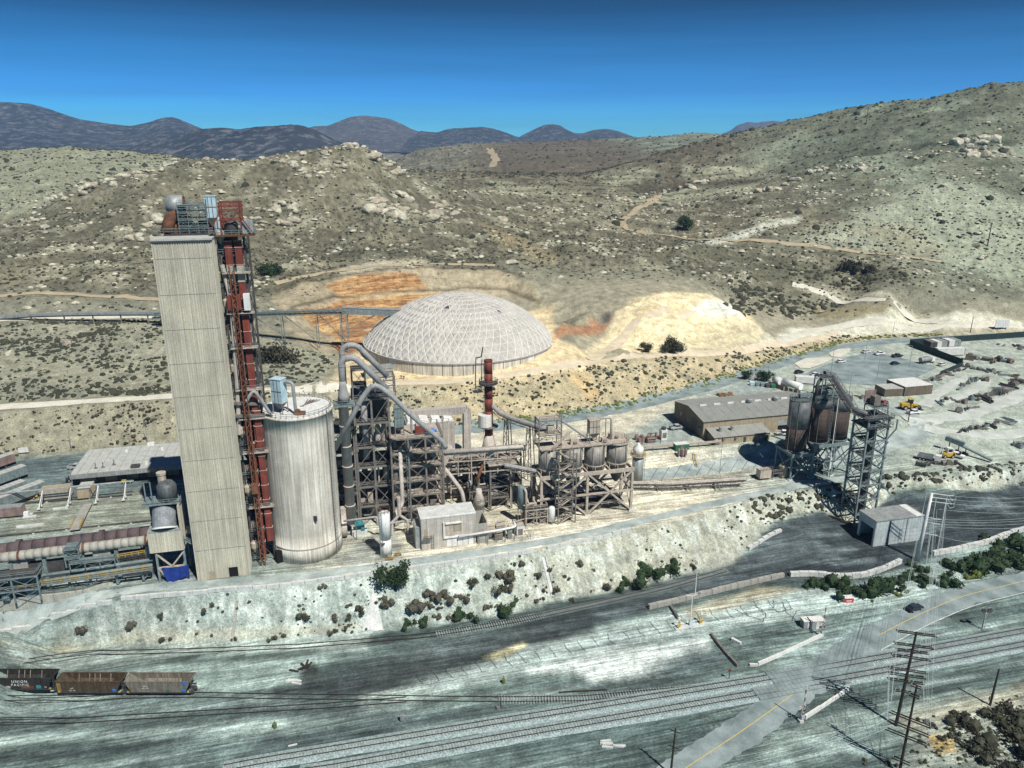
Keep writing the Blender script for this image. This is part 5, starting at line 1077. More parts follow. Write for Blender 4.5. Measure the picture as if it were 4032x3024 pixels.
dr = thing('gear_drive', 'red gear housing on the frame top beside the blue motor', 'machine', Vector((-25.8, 203, 37))); BOX((-25.8, 203, 37), 3.0, 2.2, 2.4).build('gearbox', M['red'], dr); BOX((-25.8, 203, 39.4), 2.6, 1.8, .4).build('cover', M['dust'], dr)
dm = thing('electric_motor', 'bright blue motor on the lower frame top', 'motor', Vector((-22.9, 201.8, 37))); TUBE([Vector((-24, 201.4, 38)), Vector((-21.8, 202, 38))], .75, 14).build('motor_body', M['blue_m'], dm); BOX((-22.9, 201.7, 37), 1.6, 1.2, .5).build('base', M['steel'], dm); TUBE([Vector((-21.8, 202, 38)), Vector((-21.2, 202.2, 38))], .4, 10).build('fan_cowl', M['blue_m'], dm)
# precipitator with its square gooseneck
ep = thing('dust_precipitator', 'pale dusty box filter house with white roof behind the steel frames', 'filter house', Vector((-25, 226, 13)))
for k in range(4): BOX(Vector((-31.2, 223.4, 13))+AX*(k*3.7), 3.6, 8, 20.2).build('bay', M['pinkw'], ep); BOX(Vector((-31.2, 223.4, 33.2))+AX*(k*3.7), 3.3, 7.4, 1.0, TH, .75).build('roof_section', M['white'], ep)
for k in range(5): BOX(Vector((-33.1, 218.9, 13))+AX*(k*3.72), .3, .4, 20).build('rib', M['dust'], ep)
railing(MB(), [Vector((-32.2, 218.6, 33.4)), Vector((-32.2, 218.6, 33.4))+AX*15], 1.1, 2, .1).build('railing', M['steel'], ep)
BOX(Vector((-28, 215, 13))+AX*7, 6.5, 5, 13.5).build('inlet_hood', M['duct_p'], ep)
sd = thing('square_duct', 'large pale square gooseneck duct bending down right of the box filter house', 'duct', Vector((-14.4, 226, 13)))
p_d = bend([at_y(1600, 1632, 227), at_y(1835, 1610, 226), at_y(1838, 1625, 226), at_y(1838, 1860, 226)], 4.2, 10)
def square_duct(path, w, d): 
    mb = MB(); vs = []; n = len(path)
    for i, p in enumerate(path):
        t = (path[min(i+1, n-1)]-path[max(i-1, 0)]).normalized(); s_ = BX; u = t.cross(s_).normalized()
        for a, b in ((-1, -1), (1, -1), (1, 1), (-1, 1)): vs.append(p+u*(a*w/2)+s_*(b*d/2))
    return mb.add(vs, [(i*4+j, i*4+(j+1) % 4, (i+1)*4+(j+1) % 4, (i+1)*4+j) for i in range(n-1) for j in range(4)]+[(3, 2, 1, 0), tuple(range((n-1)*4, n*4))])
for a, b in ((0, 4), (4, 8), (8, 12), (12, len(p_d)-1)): 
    if b > a and a < len(p_d)-1: square_duct(p_d[a:b+1], 2.3, 2.6).build('duct_section', M['pinkw'], sd)
# ---------------------------------------------------------------- red stack
st_ = Vector((-7.6, 236, 13)); sk = thing('chimney_stack', 'tall red steel chimney with a railed platform near its top', 'chimney', st_)
z = 10.6
for k in range(6): h = (49-23.6)/6; LATHE(st_+UP*(z), [(1.36, 0), (1.36, h-.05)], 22).build('stack_section', M['red'], sk, True); z += h
LATHE(st_+UP*(z-.4), [(1.42, 0), (1.42, .5), (1.2, .5), (1.2, .2)], 22).build('rim', M['rust'], sk)
LATHE(st_, [(2.6, 0), (2.4, 6.0), (1.38, 10.6)], 20).build('base_cone', M['duct_p'], sk, True)
zp = 41.2-13; LATHE(st_+UP*zp, [(3.1, 0), (3.1, .25)], 16).build('platform', M['steel_d'], sk); railing(MB(), [st_+UP*(zp+.25)+Vector((3*math.cos(t*.393), 3*math.sin(t*.393), 0)) for t in range(17)], 1.2, 1.2, .1).build('railing', M['steel'], sk)
BOX(st_+Vector((-3.4, -1, zp-2.4)), 3.0, 2.6, .2).build('platform', M['steel_d'], sk); railing(MB(), [st_+Vector((-4.9, -2.3, zp-2.2)), st_+Vector((-2, -2.3, zp-2.2))], 1.2, 1.2, .1).build('railing', M['steel'], sk)
LATHE(st_+Vector((-1.2, -.8, 14)), [(2.2, 0), (2.2, 4.0)], 18).build('silencer', M['white'], sk); LATHE(st_+UP*13.6, [(3.2, 0), (3.2, .2)], 16).build('platform', M['steel'], sk)
TUBE([st_+Vector((-2.2, 0, zp)), st_+Vector((-2.2, 0, zp+6)), st_+Vector((-1.9, 0, zp+8))], .14, 6).build('sample_pipe', M['steel_d'], sk); ladder(sk, st_+Vector((-1.4, -.8, 0)), 24, 48.5)
jc = thing('jib_crane', 'thin dark jib arm standing beside the red chimney top', 'crane', st_+Vector((-4.2, 0, zp-2))); bars(jc, 'arm', M['steel_d'], [(st_+Vector((-4.2, 0, zp-2)), st_+Vector((-3.9, 0, zp+8.5))), (st_+Vector((-3.9, 0, zp+8.5)), st_+Vector((-2.2, .3, zp+8.8))), (st_+Vector((-2.2, .3, zp+8.8)), st_+Vector((-1.6, .5, zp+12)))], .32)
mc = thing('cyclone_bank', 'pinkish banded fan housings at the foot of the red chimney', 'machine', Vector((-12, 228, 13)))
for k in range(6): TUBE([Vector((-14+k*1.0, 226+k*.3, 15.5)), Vector((-13.4+k*1.0, 226+k*.3, 15.5))], 2.6-abs(k-2.5)*.25, 16).build('casing', M['pinkw'], mc)
# ---------------------------------------------------------------- conveyors of the middle
def conveyor(label, pts, r_=.75, mt='duct', trest=(), truss=True, name='covered_conveyor', w=1.6):
    pts = [Vector(p) for p in pts]; root = thing(name, label, 'conveyor', (pts[0].x, pts[0].y, min(p.z for p in pts)-1))
    path = resample(pts, 2.5); hood = MB(); n = 9; vs = []
    for i, p in enumerate(path):
        d = (path[min(i+1, len(path)-1)]-path[max(i-1, 0)]); s_ = Vector((d.y, -d.x, 0)).normalized()
        for k in range(n): a = math.pi*k/(n-1); vs.append(p+s_*(r_*math.cos(a))+UP*(r_*math.sin(a)))
    hood.add(vs, [(i*n+k, i*n+k+1, (i+1)*n+k+1, (i+1)*n+k) for i in range(len(path)-1) for k in range(n-1)]); hood.build('hood', M[mt], root, True)
    s_ = (pts[-1]-pts[0]); s_ = Vector((s_.y, -s_.x, 0)).normalized()
    TUBE([p-UP*.15 for p in path], r_*.62, 5).build('belt', M['steel_d'], root)
    for sd_ in (-1, 1):
        mb = MB(); 
        for a, b in zip(path[:-1], path[1:]):
            o = s_*sd_*w/2
            mb.bar(a+o-UP*.2, b+o-UP*.2, .16); mb.bar(a+o-UP*1.2, b+o-UP*1.2, .16)
            if truss: mb.bar(a+o-UP*1.2, b+o-UP*.2, .11); mb.bar(b+o-UP*1.2, b+o-UP*.2, .11)
        stuff_of(mb.build('truss_lattice', M['steel'], root))
        rl = MB(); railing(rl, [p+s_*sd_*(w/2+.5)-UP*.2 for p in path], 1.0, 2.5, .08); stuff_of(rl.build('handrail', M['steel'], root))
    for (i, zb) in trest:
        p = pts[0]+(pts[-1]-pts[0])*i; zz_ = min(path, key=lambda q: (Vector((q.x, q.y))-Vector((p.x, p.y))).length).z-1.2; d = (pts[-1]-pts[0]).normalized(); d.z = 0
        for sa in (-1, 1):
            for sb in (-1, 1): BAR(p*1-UP*p.z+s_*sa*1.9+d*sb*.8+UP*zb, p-UP*p.z+s_*sa*.8+d*sb*.5+UP*zz_, .22).build('trestle_leg', M['steel'], root)
        k = max(2, int((zz_-zb)/3))
        for j in range(k):
            f0, f1 = j/k, (j+1)/k; z0 = zb+(zz_-zb)*f0; z1 = zb+(zz_-zb)*f1; w0 = 1.9-1.1*f0; w1 = 1.9-1.1*f1; e = d*(-.7)
            BAR(p-UP*p.z-s_*w0+UP*z0+e, p-UP*p.z+s_*w1+UP*z1+e, .13).build('trestle_brace', M['steel'], root); BAR(p-UP*p.z+s_*w0+UP*z0+e, p-UP*p.z-s_*w1+UP*z1+e, .13).build('trestle_brace', M['steel'], root)
    return root
conveyor('dark curved covered conveyor rising from the bin tower to the red chimney', [at_y(1941, 1600, 236), at_y(1975, 1632, 233), at_y(2020, 1650, 230), at_y(2090, 1672, 226), at_y(2152, 1694, 222)], .8, 'duct', ((.28, 13), (.7, 13)))
conveyor('short dark covered conveyor between the lower frame and the steel bins', [at_y(1985, 1832, 206), at_y(2040, 1842, 206.5), at_y(2112, 1856, 207)], .7, 'duct', ((.9, 10),))
conveyor('long pale covered conveyor lying along the yard between the two bin groups', [at_z(2480, 1902, 12.6), at_z(2640, 1905, 12.5), at_z(2780, 1896, 12.5), at_z(2935, 1886, 12.8)], .62, 'duct_p', ((.25, 10), (.5, 10), (.75, 10)))
# pipe bridge and lower frames
pb = thing('pipe_bridge', 'pale pipe carried on a long open steel bridge left of the bins', 'pipe bridge', Vector((-18, 206, 10)))
A0 = at_y(1750, 1782, 206); A1 = at_y(2062, 1758, 210); TUBE([A0, A1-AX*.8, A1, A1-UP*1.2], .62, 12).build('main_pipe', M['duct_p'], pb, True)
dA = (A1-A0)/6; nb_ = BX*3.6
for k in range(7):
    for o in (Vector(), nb_): p = A0+dA*k+o-UP*.8; BAR(p, p-UP*(7 if k not in (2, 5) else p.z-10), .3).build('post', M['dust'], pb)
    BAR(A0+dA*k-UP*.8, A0+dA*k+nb_-UP*.8, .24).build('crossbeam', M['dust'], pb)
for o in (Vector(), nb_):
    for zz_ in (.8, 3.2, 7): BAR(A0+o-UP*zz_, A1+o-UP*zz_, .28).build('chord', M['dust'], pb)
    for k in range(6): BAR(A0+dA*k+o-UP*(3.2 if k % 2 else .8), A0+dA*(k+1)+o-UP*(.8 if k % 2 else 3.2), .18).build('brace', M['dust'], pb)
fc = thing('process_structure', 'dark open steel frame in shade below the pale pipe bridge', 'steel structure', Vector((-6, 209, 10)))
zC = [10, 14, 17.5, 21, 24.6]; steel_frame(fc, (-6.4, 208.6), 6.4, 7, zC, 1, 1, 'steel', .5, True, True, 'fblr'); clutter(fc, (-6.4, 208.6), 6.4, 7, zC, 5, 21)
BOX((-3.5, 211.5, 24.8), 8.5, 7, .3).build('platform', M['dust'], fc); railing(MB(), [Vector((-8.2, 207.2, 25.1)), Vector((.2, 209.2, 25.1))], 1.2, 1.4, .1).build('railing', M['dust'], fc); BOX((-6.2, 210.5, 25.1), 1.6, 1.6, 3.4).build('housing', M['galv'], fc); BOX((-2.5, 211.5, 25.1), 3, 2.4, 2.2).build('housing', M['dust'], fc)
fd = thing('process_structure', 'low machine frame at the left foot of the shaded steel frame', 'steel structure', Vector((-12, 207, 10))); zD = [10, 13.5, 17]; steel_frame(fd, (-12.4, 206.4), 5.6, 6, zD, 1, 1, 'steel', .35, True, True, 'fl'); clutter(fd, (-12.4, 206.4), 5.6, 6, zD+[20], 4, 22)
fe = thing('process_structure', 'cluttered steel frame with round vessels behind the pipe bridge', 'steel structure', Vector((-17, 213, 10))); zE = [10, 15, 20, 24]; steel_frame(fe, (-18.5, 213), 22, 8, zE, 4, 1, 'dust', .32, True, True, 'f'); clutter(fe, (-18.5, 213), 22, 8, zE, 10, 23, ('duct_p', 'dust', 'duct_p', 'white'))
dp = thing('inclined_duct', 'pale diagonal pipe running down to the yard right of the lower frame', 'duct', at_y(1828, 1985, 203)-UP*1); pth = bend([at_y(1745, 1845, 207), at_y(1756, 1850, 207), at_y(1818, 1932, 204), at_y(1830, 1995, 203)], 1.5); TUBE(pth, .62, 12).build('pipe_run', M['duct_p'], dp, True); flanges(dp, pth, .62, 4, 'dust')
dc = thing('inclined_duct', 'rusty chute leaning in the shade left of the small conveyor', 'duct', at_y(1880, 1900, 206)-UP*1); TUBE([at_y(1902, 1830, 207), at_y(1875, 1898, 205)], .5, 9).build('pipe_run', M['rust'], dc, True)
ml = thing('mill_cyclone', 'pale dusty cyclone vessel behind the small building roof', 'vessel', Vector((-9.5, 203, 10))); LATHE((-9.6, 203.2, 10), [(1.4, 0), (1.4, 4.6), (1.7, 4.7), (1.7, 6), (1.0, 8), (.8, 9.5)], 16).build('body', M['duct_p'], ml, True); railing(MB(), [Vector((-9.6, 203.2, 16))+Vector((2.2*math.cos(t*.7), 2.2*math.sin(t*.7), 0)) for t in range(10)], 1.1, 1.4, .09).build('railing', M['steel'], ml)
# ---------------------------------------------------------------- steel bins on their braced stand
B0 = at_z(2130, 2049, 10); bs = thing('bin_stand', 'heavy braced steel stand carrying the four round bins', 'steel structure', B0)
LB = 27.9; BD = 8.2; bp = lambda a, b, z: Vector((B0.x, B0.y, 0))+AX*a+BX*b+UP*z
for i in (0, LB/2, LB):
    for j in (0, BD): BAR(bp(i, j, 10), bp(i, j, 23.2), .7).build('column', M['dust'], bs); BOX(bp(i, j, 9.9), 1.4, 1.4, .5).build('footing', M['conc_w'], bs)
for z, w in ((23.4, 1.1), (16.8, .5)):
    for j in (-.3, BD+.3): BAR(bp(-.5, j, z), bp(LB+.5, j, z), .5, w).build('girder', M['dust'], bs)
    for i in (0, LB/4, LB/2, LB*.75, LB): BAR(bp(i, -.2, z), bp(i, BD+.2, z), .4, w*.9).build('girder', M['dust'], bs)
for j in (-.35, BD):
    for k in range(2):
        a0 = k*LB/2; bars(bs, 'brace', M['dust'], [(bp(a0+.3, j, 10.6), bp(a0+LB/4, j, 16.8)), (bp(a0+LB/4, j, 16.8), bp(a0+LB/2-.3, j, 10.6)), (bp(a0+.3, j, 23), bp(a0+LB/4, j, 16.8)), (bp(a0+LB/4, j, 16.8), bp(a0+LB/2-.3, j, 23))], .5)
for i in (0, LB): bars(bs, 'brace', M['dust'], [(bp(i, 0, 10.5), bp(i, BD, 23)), (bp(i, BD, 10.5), bp(i, 0, 23))], .4)
zz2 = [10, 12, 14, 16.5]; clutter(bs, (B0.x+1, B0.y+2), 24, 5, zz2, 6, 31, ('steel_d', 'dust', 'steel')) 
BOX(bp(LB/2, BD/2+.6, 12.2), LB-3, BD-2, .15).build('deck', M['steel_d'], bs)
BOX(bp(LB/2, BD/2+.6, 14.4), LB-6, BD-3, .15).build('deck', M['steel_d'], bs)
railing(MB(), [bp(1, .6, 12.3), bp(LB-1, .6, 12.3)], 1.1, 2, .1).build('railing', M['dust'], bs)
for k, nm in enumerate(('leftmost of the four on the stand', 'second of four from left, behind the stair tower', 'third of four from left on the stand', 'rightmost of the four on the stand')):
    c = bp(3.4+k*7.0, BD/2, 0); rb = thing('storage_bin', 'dusty round steel bin, '+nm, 'bin', c+UP*23.9, 'four round bins on the braced stand')
    LATHE(c+UP*23.9, [(3.1, 0), (3.1, 6.9)], 30).build('shell', M['bin'], rb, True); LATHE(c+UP*24.6, [(3.1, 0), (3.3, 0), (3.3, .3), (3.1, .3)], 30).build('stiffener_ring', M['dust'], rb)
    LATHE(c+UP*18.2, [(.6, 0), (1.5, 1.6), (3.0, 5.0), (3.0, 5.8)], 20).build('hopper', M['steel_d'], rb, True)
    for t in range(6): a = t*1.047+.3; q = c+Vector((3.16*math.cos(a), 3.16*math.sin(a), 0)); BAR(q+UP*23.9, q+UP*30.7, .16).build('rib', M['steel_d' if t == 5 else 'bin'], rb)
    for t in range(8): a = t*.785; q = c+Vector((3.25*math.cos(a), 3.25*math.sin(a), 0)); BAR(q+UP*23.5, q+UP*24.7, .2).build('foot', M['dust'], rb)
bd = thing('bin_deck', 'tan dusty deck with railings over the four round bins', 'platform', bp(LB/2, BD/2, 30.8)); BOX(bp(LB/2-.2, BD/2+.6, 30.85), LB-1, 6.4, .3).build('floor', M['dust'], bd); LATHE(bp(LB-3.6, BD/2, 30.86), [(3.6, 0), (3.6, .32)], 28).build('floor', M['dust'], bd)
railing(MB(), [bp(.4, .9, 31.2), bp(LB-4, .9, 31.2)], 1.15, 1.8, .1).build('railing', M['dust'], bd); railing(MB(), [bp(LB-3.6+3.5*math.cos(t*.3-1.57), BD/2+3.5*math.sin(t*.3-1.57), 31.2) for t in range(11)], 1.15, 1.3, .1).build('railing', M['dust'], bd); railing(MB(), [bp(.4, BD, 31.2), bp(LB-3, BD, 31.2)], 1.15, 1.8, .1).build('railing', M['dust'], bd)
bt = thing('conveyor_head_frame', 'open steel head frame with stairs above the left bin', 'steel structure', bp(1.5, 3, 31.2)); steel_frame(bt, bp(-.2, 2.2, 0), 6.6, 4.4, [31.2, 35.4, 39.8], 1, 1, 'steel', .3, True, True, 'lb', 'dust'); BOX(bp(3.6, 3.4, 35.8), 2.2, 1.6, 2.0).build('drive_house', M['dust'], bt)
for k in range(2): BAR(bp(2.5+k*.9, .6, 31.4), bp(8.3+k*.9, 1.4, 36.4), .2, .3).build('stair_stringer', M['dust'], bt)
stp = MB()
for k in range(14): stp.box(bp(2.95+k*.42, .65+k*.06, 31.6+k*.36), .35, .9, .06)
stuff_of(stp.build('stair_treads', M['dust'], bt))
bb = thing('filter_unit', 'dusty bag filter with hooped exhaust pipe on the bin deck', 'filter', bp(17, 4.5, 31.2)); baghouse(bb, bp(17, 4.6, 0), 3.1, 2.6, 31.2, 34.2, 38.2, 'dust'); TUBE(bend([bp(18.6, 4.8, 38.2), bp(22.8, 5.2, 38.2), bp(22.8, 5.2, 31.4)], 1.4), .36, 9).build('exhaust_duct', M['duct_p'], bb, True); ladder(bb, bp(14.9, 3, 0), 31.2, 36); BAR(bp(21, 5.2, 31.2), bp(21, 5.2, 38), .2).build('pipe_support', M['steel'], bb)
ch = thing('inclined_duct', 'thin diagonal chute from head frame down to the bin deck filter', 'duct', bp(7, 4.6, 31.4)); TUBE([bp(6.2, 4.6, 39.4), bp(15.2, 4.8, 32.4)], .32, 8).build('pipe_run', M['duct'], ch)
for k, (a, b, dx, dz, lab) in enumerate(((11, 4.2, 2.6, 1.6, 'low dusty machine casing on the bin deck left of the filter'), (24.5, 6.0, 4.6, 1.3, 'long pale screw conveyor trough at the right of the bin deck'), (20, 3.6, 1.6, 1.3, 'small fan casing on the bin deck in front of the hooped pipe'))):
    t_ = thing('machine_casing', lab, 'machine', bp(a, b, 31.2)); BOX(bp(a, b, 31.3), dx, 1.3, dz, TH, .9).build('casing', M['dust'], t_); TUBE([bp(a-.4, b-.9, 31.9), bp(a+.6, b-.9, 31.9)], .35, 10).build('motor', M['steel'], t_)
# stair tower in front of the bins
S0 = at_z(2197, 2066, 10); stt = thing('stair_tower', 'tall open stair tower with zigzag flights in front of the bins', 'stairs', S0)
sp_ = lambda a, b, z: Vector((S0.x, S0.y, 0))+AX*a+BX*b+UP*z
for i in (0, 5.2):
    for j in (0, 2.8): BAR(sp_(i, j, 10), sp_(i, j, 31.8), .26).build('post', M['steel'], stt)
for k in range(8):
    z = 10+k*2.7
    for j in (0, 2.8): BAR(sp_(0, j, z+2.7), sp_(5.2, j, z+2.7), .18).build('beam', M['steel'], stt)
    a0, a1 = (.5, 4.6) if k % 2 == 0 else (4.6, .5); j = .8 if k % 2 == 0 else 2.0
    for o in (-.5, .5): BAR(sp_(a0, j+o, z+.1), sp_(a1, j+o, z+2.7), .12, .3).build('stair_stringer', M['dust'], stt)
    tr = MB()
    for s_ in range(9): f = (s_+.5)/9; tr.box(sp_(a0+(a1-a0)*f, j, z+2.6*f), .4, .9, .06)
    tr.build('stair_flight', M['dust'], stt); BOX(sp_(5.0 if k % 2 == 0 else .2, 1.4, z+2.6), 1.1, 2.6, .1).build('landing', M['steel_d'], stt)
    BAR(sp_(a0, -.05, z+1.1), sp_(a1, -.05, z+3.7), .1).build('handrail', M['steel'], stt)
    if k % 2: BAR(sp_(0, -.1, z), sp_(5.2, -.1, z+2.7), .12).build('brace', M['steel'], stt)
# white tank silo right of the bins
ws_ = at_z(2507, 1893, 10); t_ = thing('slim_silo', 'slim pale blue grey silo with ring platform right of the bins', 'silo', ws_); LATHE(ws_, [(1.75, 0), (1.75, 9.0)], 24).build('shell', M['galv'], t_, True); LATHE(ws_+UP*9.2, [(1.7, 0), (1.7, 2.4), (.5, 3.6), (.4, 4.0)], 24).build('top_cone', M['white'], t_, True); LATHE(ws_+UP*9.0, [(2.5, 0), (2.5, .2)], 20).build('ring_platform', M['dust'], t_); railing(MB(), [ws_+UP*9.2+Vector((2.4*math.cos(t*.5236), 2.4*math.sin(t*.5236), 0)) for t in range(13)], 1.1, 1.2, .1).build('railing', M['yellow'], t_); ladder(t_, ws_+AX*1.9-BX*.8, 10.2, 19)
# ---------------------------------------------------------------- storage dome
DC = Vector((-24.0, 344.0, 23.6)); DR, DWH, DCAP = 43.5, 5.6, 20.5
dm_ = thing('storage_dome', 'huge pale ribbed dome with triangular roof panels on a concrete ring wall', 'dome', DC)
for k in range(64):                                                   # ring wall of concrete panels
    a0, a1 = 2*math.pi*k/64, 2*math.pi*(k+1)/64-.006; vs = []
    if abs((a0+a1)/2-R(333)) < .06: continue
    for r_ in (DR, DR-.5):
        for a in (a0, a1):
            for z in (-1.5, DWH): vs.append(DC+Vector((r_*math.cos(a), r_*math.sin(a), z)))
    MB().add(vs, [(0, 2, 3, 1), (4, 5, 7, 6), (1, 3, 7, 5), (0, 1, 5, 4), (2, 6, 7, 3)]).build('wall_panel', M['white'] if k in (56, 41) else M['conc'], dm_)
a_ = R(333); BOX(DC+Vector((math.cos(a_), math.sin(a_), 0))*(DR-2.2), 4, 5.5, 4.6, a_).build('doorway', M['black'], dm_)
LATHE(DC+UP*DWH, [(DR+.45, -.25), (DR+.45, .25), (DR-.6, .25), (DR-.6, -.25)], 96).build('eave_ring', M['duct'], dm_)
RS = (DR*DR+DCAP*DCAP)/(2*DCAP); NRING, NSEG = 13, 66
def dpt(i, k):
    """point on ring i of the lamella grid: from the eaves (0) to near the crown"""
    t = i/NRING; al = math.asin(DR/RS)*(1-t)
    n = NSEG if i < 8 else NSEG//2 if i < 11 else NSEG//4
    an = 2*math.pi*(k+.5*(i % 2))/n; r_ = RS*math.sin(al); return DC+Vector((r_*math.cos(an), r_*math.sin(an), DWH+.2+RS*math.cos(al)-(RS-DCAP)))
cen = DC+UP*(DWH-(RS-DCAP)); tris = []
def ring_n(i): return NSEG if i < 8 else NSEG//2 if i < 11 else NSEG//4
for i in range(NRING-1):
    n0, n1 = ring_n(i), ring_n(i+1)
    if n0 == n1:
        for k in range(n0):
            o = 0 if i % 2 == 0 else 1
            a, b = dpt(i, k), dpt(i, k+1); c, d = dpt(i+1, k+o-0 if o else k), dpt(i+1, k+o-1 if o else k-1)
            c = dpt(i+1, k+o); d = dpt(i+1, k+o-1) if not o else dpt(i+1, k+o-1)
            tris.append((a, b, c)); tris.append((a, c, d))
    else:
        for k in range(n1):
            c0, c1 = dpt(i+1, k), dpt(i+1, k+1); best = []
            lo = [dpt(i, j) for j in range(n0)]
            mid = (c0+c1)/2; near = min(range(n0), key=lambda j: (lo[j]-c0).length); near2 = min(range(n0), key=lambda j: (lo[j]-c1).length); seq = [near]
            while seq[-1] != near2 and len(seq) < 6: seq.append((seq[-1]+1) % n0)
            h = len(seq)//2; 
            for q in range(len(seq)-1): tris.append((lo[seq[q]], lo[seq[q+1]], c0 if q < h else c1))
            tris.append((lo[seq[h]], c1, c0))
top_ = [dpt(NRING-1, k) for k in range(ring_n(NRING-1))]; crown = cen+UP*RS
for k in range(len(top_)): tris.append((top_[k], top_[(k+1) % len(top_)], crown))
ribs = set(); tl = []
for t_ in tris:
    c = (t_[0]+t_[1]+t_[2])/3
    if (t_[1]-t_[0]).cross(t_[2]-t_[0]).dot(c-cen) < 0: t_ = (t_[0], t_[2], t_[1])
    tl.append((c.length if c.y < DC.y+30 else 1e6+c.length, t_))
    for a, b in ((0, 1), (1, 2), (2, 0)):
        ribs.add(tuple(sorted((tuple(round(x, 2) for x in t_[a]), tuple(round(x, 2) for x in t_[b])))))
tl.sort(key=lambda q: q[0]); rest = MB()
vents = [at_y(*q) for q in ((1612, 1222, 336), (1771, 1258, 328), (1952, 1247, 331))]
vent_ids = set()
for v in vents: vent_ids.add(min(range(len(tl)), key=lambda i: (sum(tl[i][1], Vector())/3-v).length))
for i, (d, t_) in enumerate(tl):
    c = sum(t_, Vector())/3; nrm = (c-cen).normalized(); ins = [p+(c-p)*.05 for p in t_]; ap = c+nrm*(.42 if i not in vent_ids else .05)
    tgt = MB() if i < 300 or i in vent_ids else rest; tgt.add(ins+[ap], [(0, 1, 3), (1, 2, 3), (2, 0, 3)])
    if tgt is not rest: tgt.build('vent' if i in vent_ids else 'roof_panel', M['steel_d'] if i in vent_ids else M['dome'], dm_)
stuff_of(rest.build('roof_panels', M['dome'], dm_))
rb = MB()
for a, b in ribs:
    if a[1] < DC.y+32: rb.bar(Vector(a)+(Vector(a)-cen).normalized()*.06, Vector(b)+(Vector(b)-cen).normalized()*.06, .22, .22)
stuff_of(rb.build('rib_lattice', M['white'], dm_))
pv = thing('pump_house', 'low flat roofed pump house beside the left of the dome', 'building', on(1490, 1480)); c_ = on(1490, 1478); BOX(c_-UP*.5, 11, 6, 4.0, R(18)).build('wall', M['conc_d'], pv); BOX(c_+UP*3.5, 11.4, 6.4, .25, R(18)).build('roof', M['galv'], pv)
for q in ((1580, 1492), (1590, 1494)):
    p = on(*q); t_ = thing('fire_hydrant', 'small red standpipe by the pump house, '+('left' if q[0] == 1580 else 'right')+' one', 'standpipe', p); TUBE([p-UP*.1, p+UP*1.6], .16, 8).build('pipe', M['red'], t_); BAR(p+UP*1.2-AX*.5, p+UP*1.2+AX*.5, .22).build('valve', M['red'], t_)
for q, l_ in (((1521, 1497), 'left'), ((1530, 1490), 'right')):
    p = on(*q); t_ = thing('utility_cabinet', 'white utility cabinet in front of the pump house, %s of two' % l_, 'cabinet', p); BOX(p-UP*.1, 1.5, 1, 1.9).build('cabinet', M['white'], t_); BOX(p-BX*.52+UP*.2, 1.1, .06, 1.4).build('door', M['galv'], t_)
# gallery conveyor to the dome
ga = thing('conveyor_gallery', 'long steel truss conveyor leading from the left to the dome', 'conveyor', at_y(1355, 1300, 336)); g0 = at_y(600, 1236, 345); g1 = at_y(1352, 1216, 336)
for o in (-1.2, 1.2):
    mb = MB(); N = 38
    for k in range(N):
        a, b = g0+(g1-g0)*(k/N)+Vector((0, o, 0)), g0+(g1-g0)*((k+1)/N)+Vector((0, o, 0)); mb.bar(a, b, .2); mb.bar(a-UP*2.2, b-UP*2.2, .24); mb.bar(a-UP*2.2, b, .14); mb.bar(b, b-UP*2.2, .14)
    stuff_of(mb.build('truss_lattice', M['steel_t'], ga))
BAR(g0-UP*1.7, g1-UP*1.7, 2.0, .5).build('belt_deck', M['steel_d'], ga); BAR(g0-UP*.6, g1-UP*.6, 1.2, .7).build('belt_cover', M['steel_t'], ga)
for f in (.52, .68, .86):
    p = g0+(g1-g0)*f; zg = height(p.x, p.y)
    for o in (-1.3, 1.3): BAR(p+Vector((0, o, -2.2)), Vector((p.x, p.y+o*1.6, zg-.3)), .3).build('support_leg', M['steel_t'], ga)
    BAR(p+Vector((1, 0, -2.2)), Vector((min(p.x+14, -66), p.y, zg+2)), .28).build('strut', M['steel_t'], ga)
cgl = thing('conveyor_gallery', 'pale enclosed conveyor gallery entering the dome roof', 'conveyor', at_y(1358, 1380, 336)); h0 = at_y(1348, 1222, 336); h1 = at_y(1585, 1232, 340)
BAR(h0, h1, 3.0, 2.8).build('enclosure', M['steel_t'], cgl); BAR(h0+UP*1.5, h1+UP*1.5, 3.4, .2).build('roof', M['galv'], cgl)
mb = MB()
for k in range(40): q = h0+(h1-h0)*(k/40); mb.bar(q+Vector((0, -1.55, -1.3)), q+Vector((0, -1.55, 1.3)), .12)
stuff_of(mb.build('cladding_rib', M['galv'], cgl))
s0 = at_y(1357, 1300, 336)
for i in (-1.4, 1.4):
    for j in (-1.4, 1.4): BAR((s0.x+i, s0.y+j, height(s0.x, s0.y)-.5), (s0.x+i, s0.y+j, h0.z-1.4), .35).build('tower_leg', M['steel_t'], cgl)
zg = height(s0.x, s0.y); n = 5
for k in range(n):
    z0, z1 = zg+(h0.z-zg)*k/n, zg+(h0.z-zg)*(k+1)/n; BAR((s0.x-1.4, s0.y-1.5, z0), (s0.x+1.4, s0.y-1.5, z1), .2).build('brace', M['steel_t'], cgl); BAR((s0.x-1.4, s0.y-1.5, z1), (s0.x+1.4, s0.y-1.5, z1), .2).build('brace', M['steel_t'], cgl)
BAR((s0.x+1.4, s0.y, zg+10), h0+(h1-h0)*.55-UP*1.3, .3).build('strut', M['steel_t'], cgl); BAR((s0.x+1.4, s0.y, zg+8), h0+(h1-h0)*.95-UP*1.3, .3).build('strut', M['steel_t'], cgl)
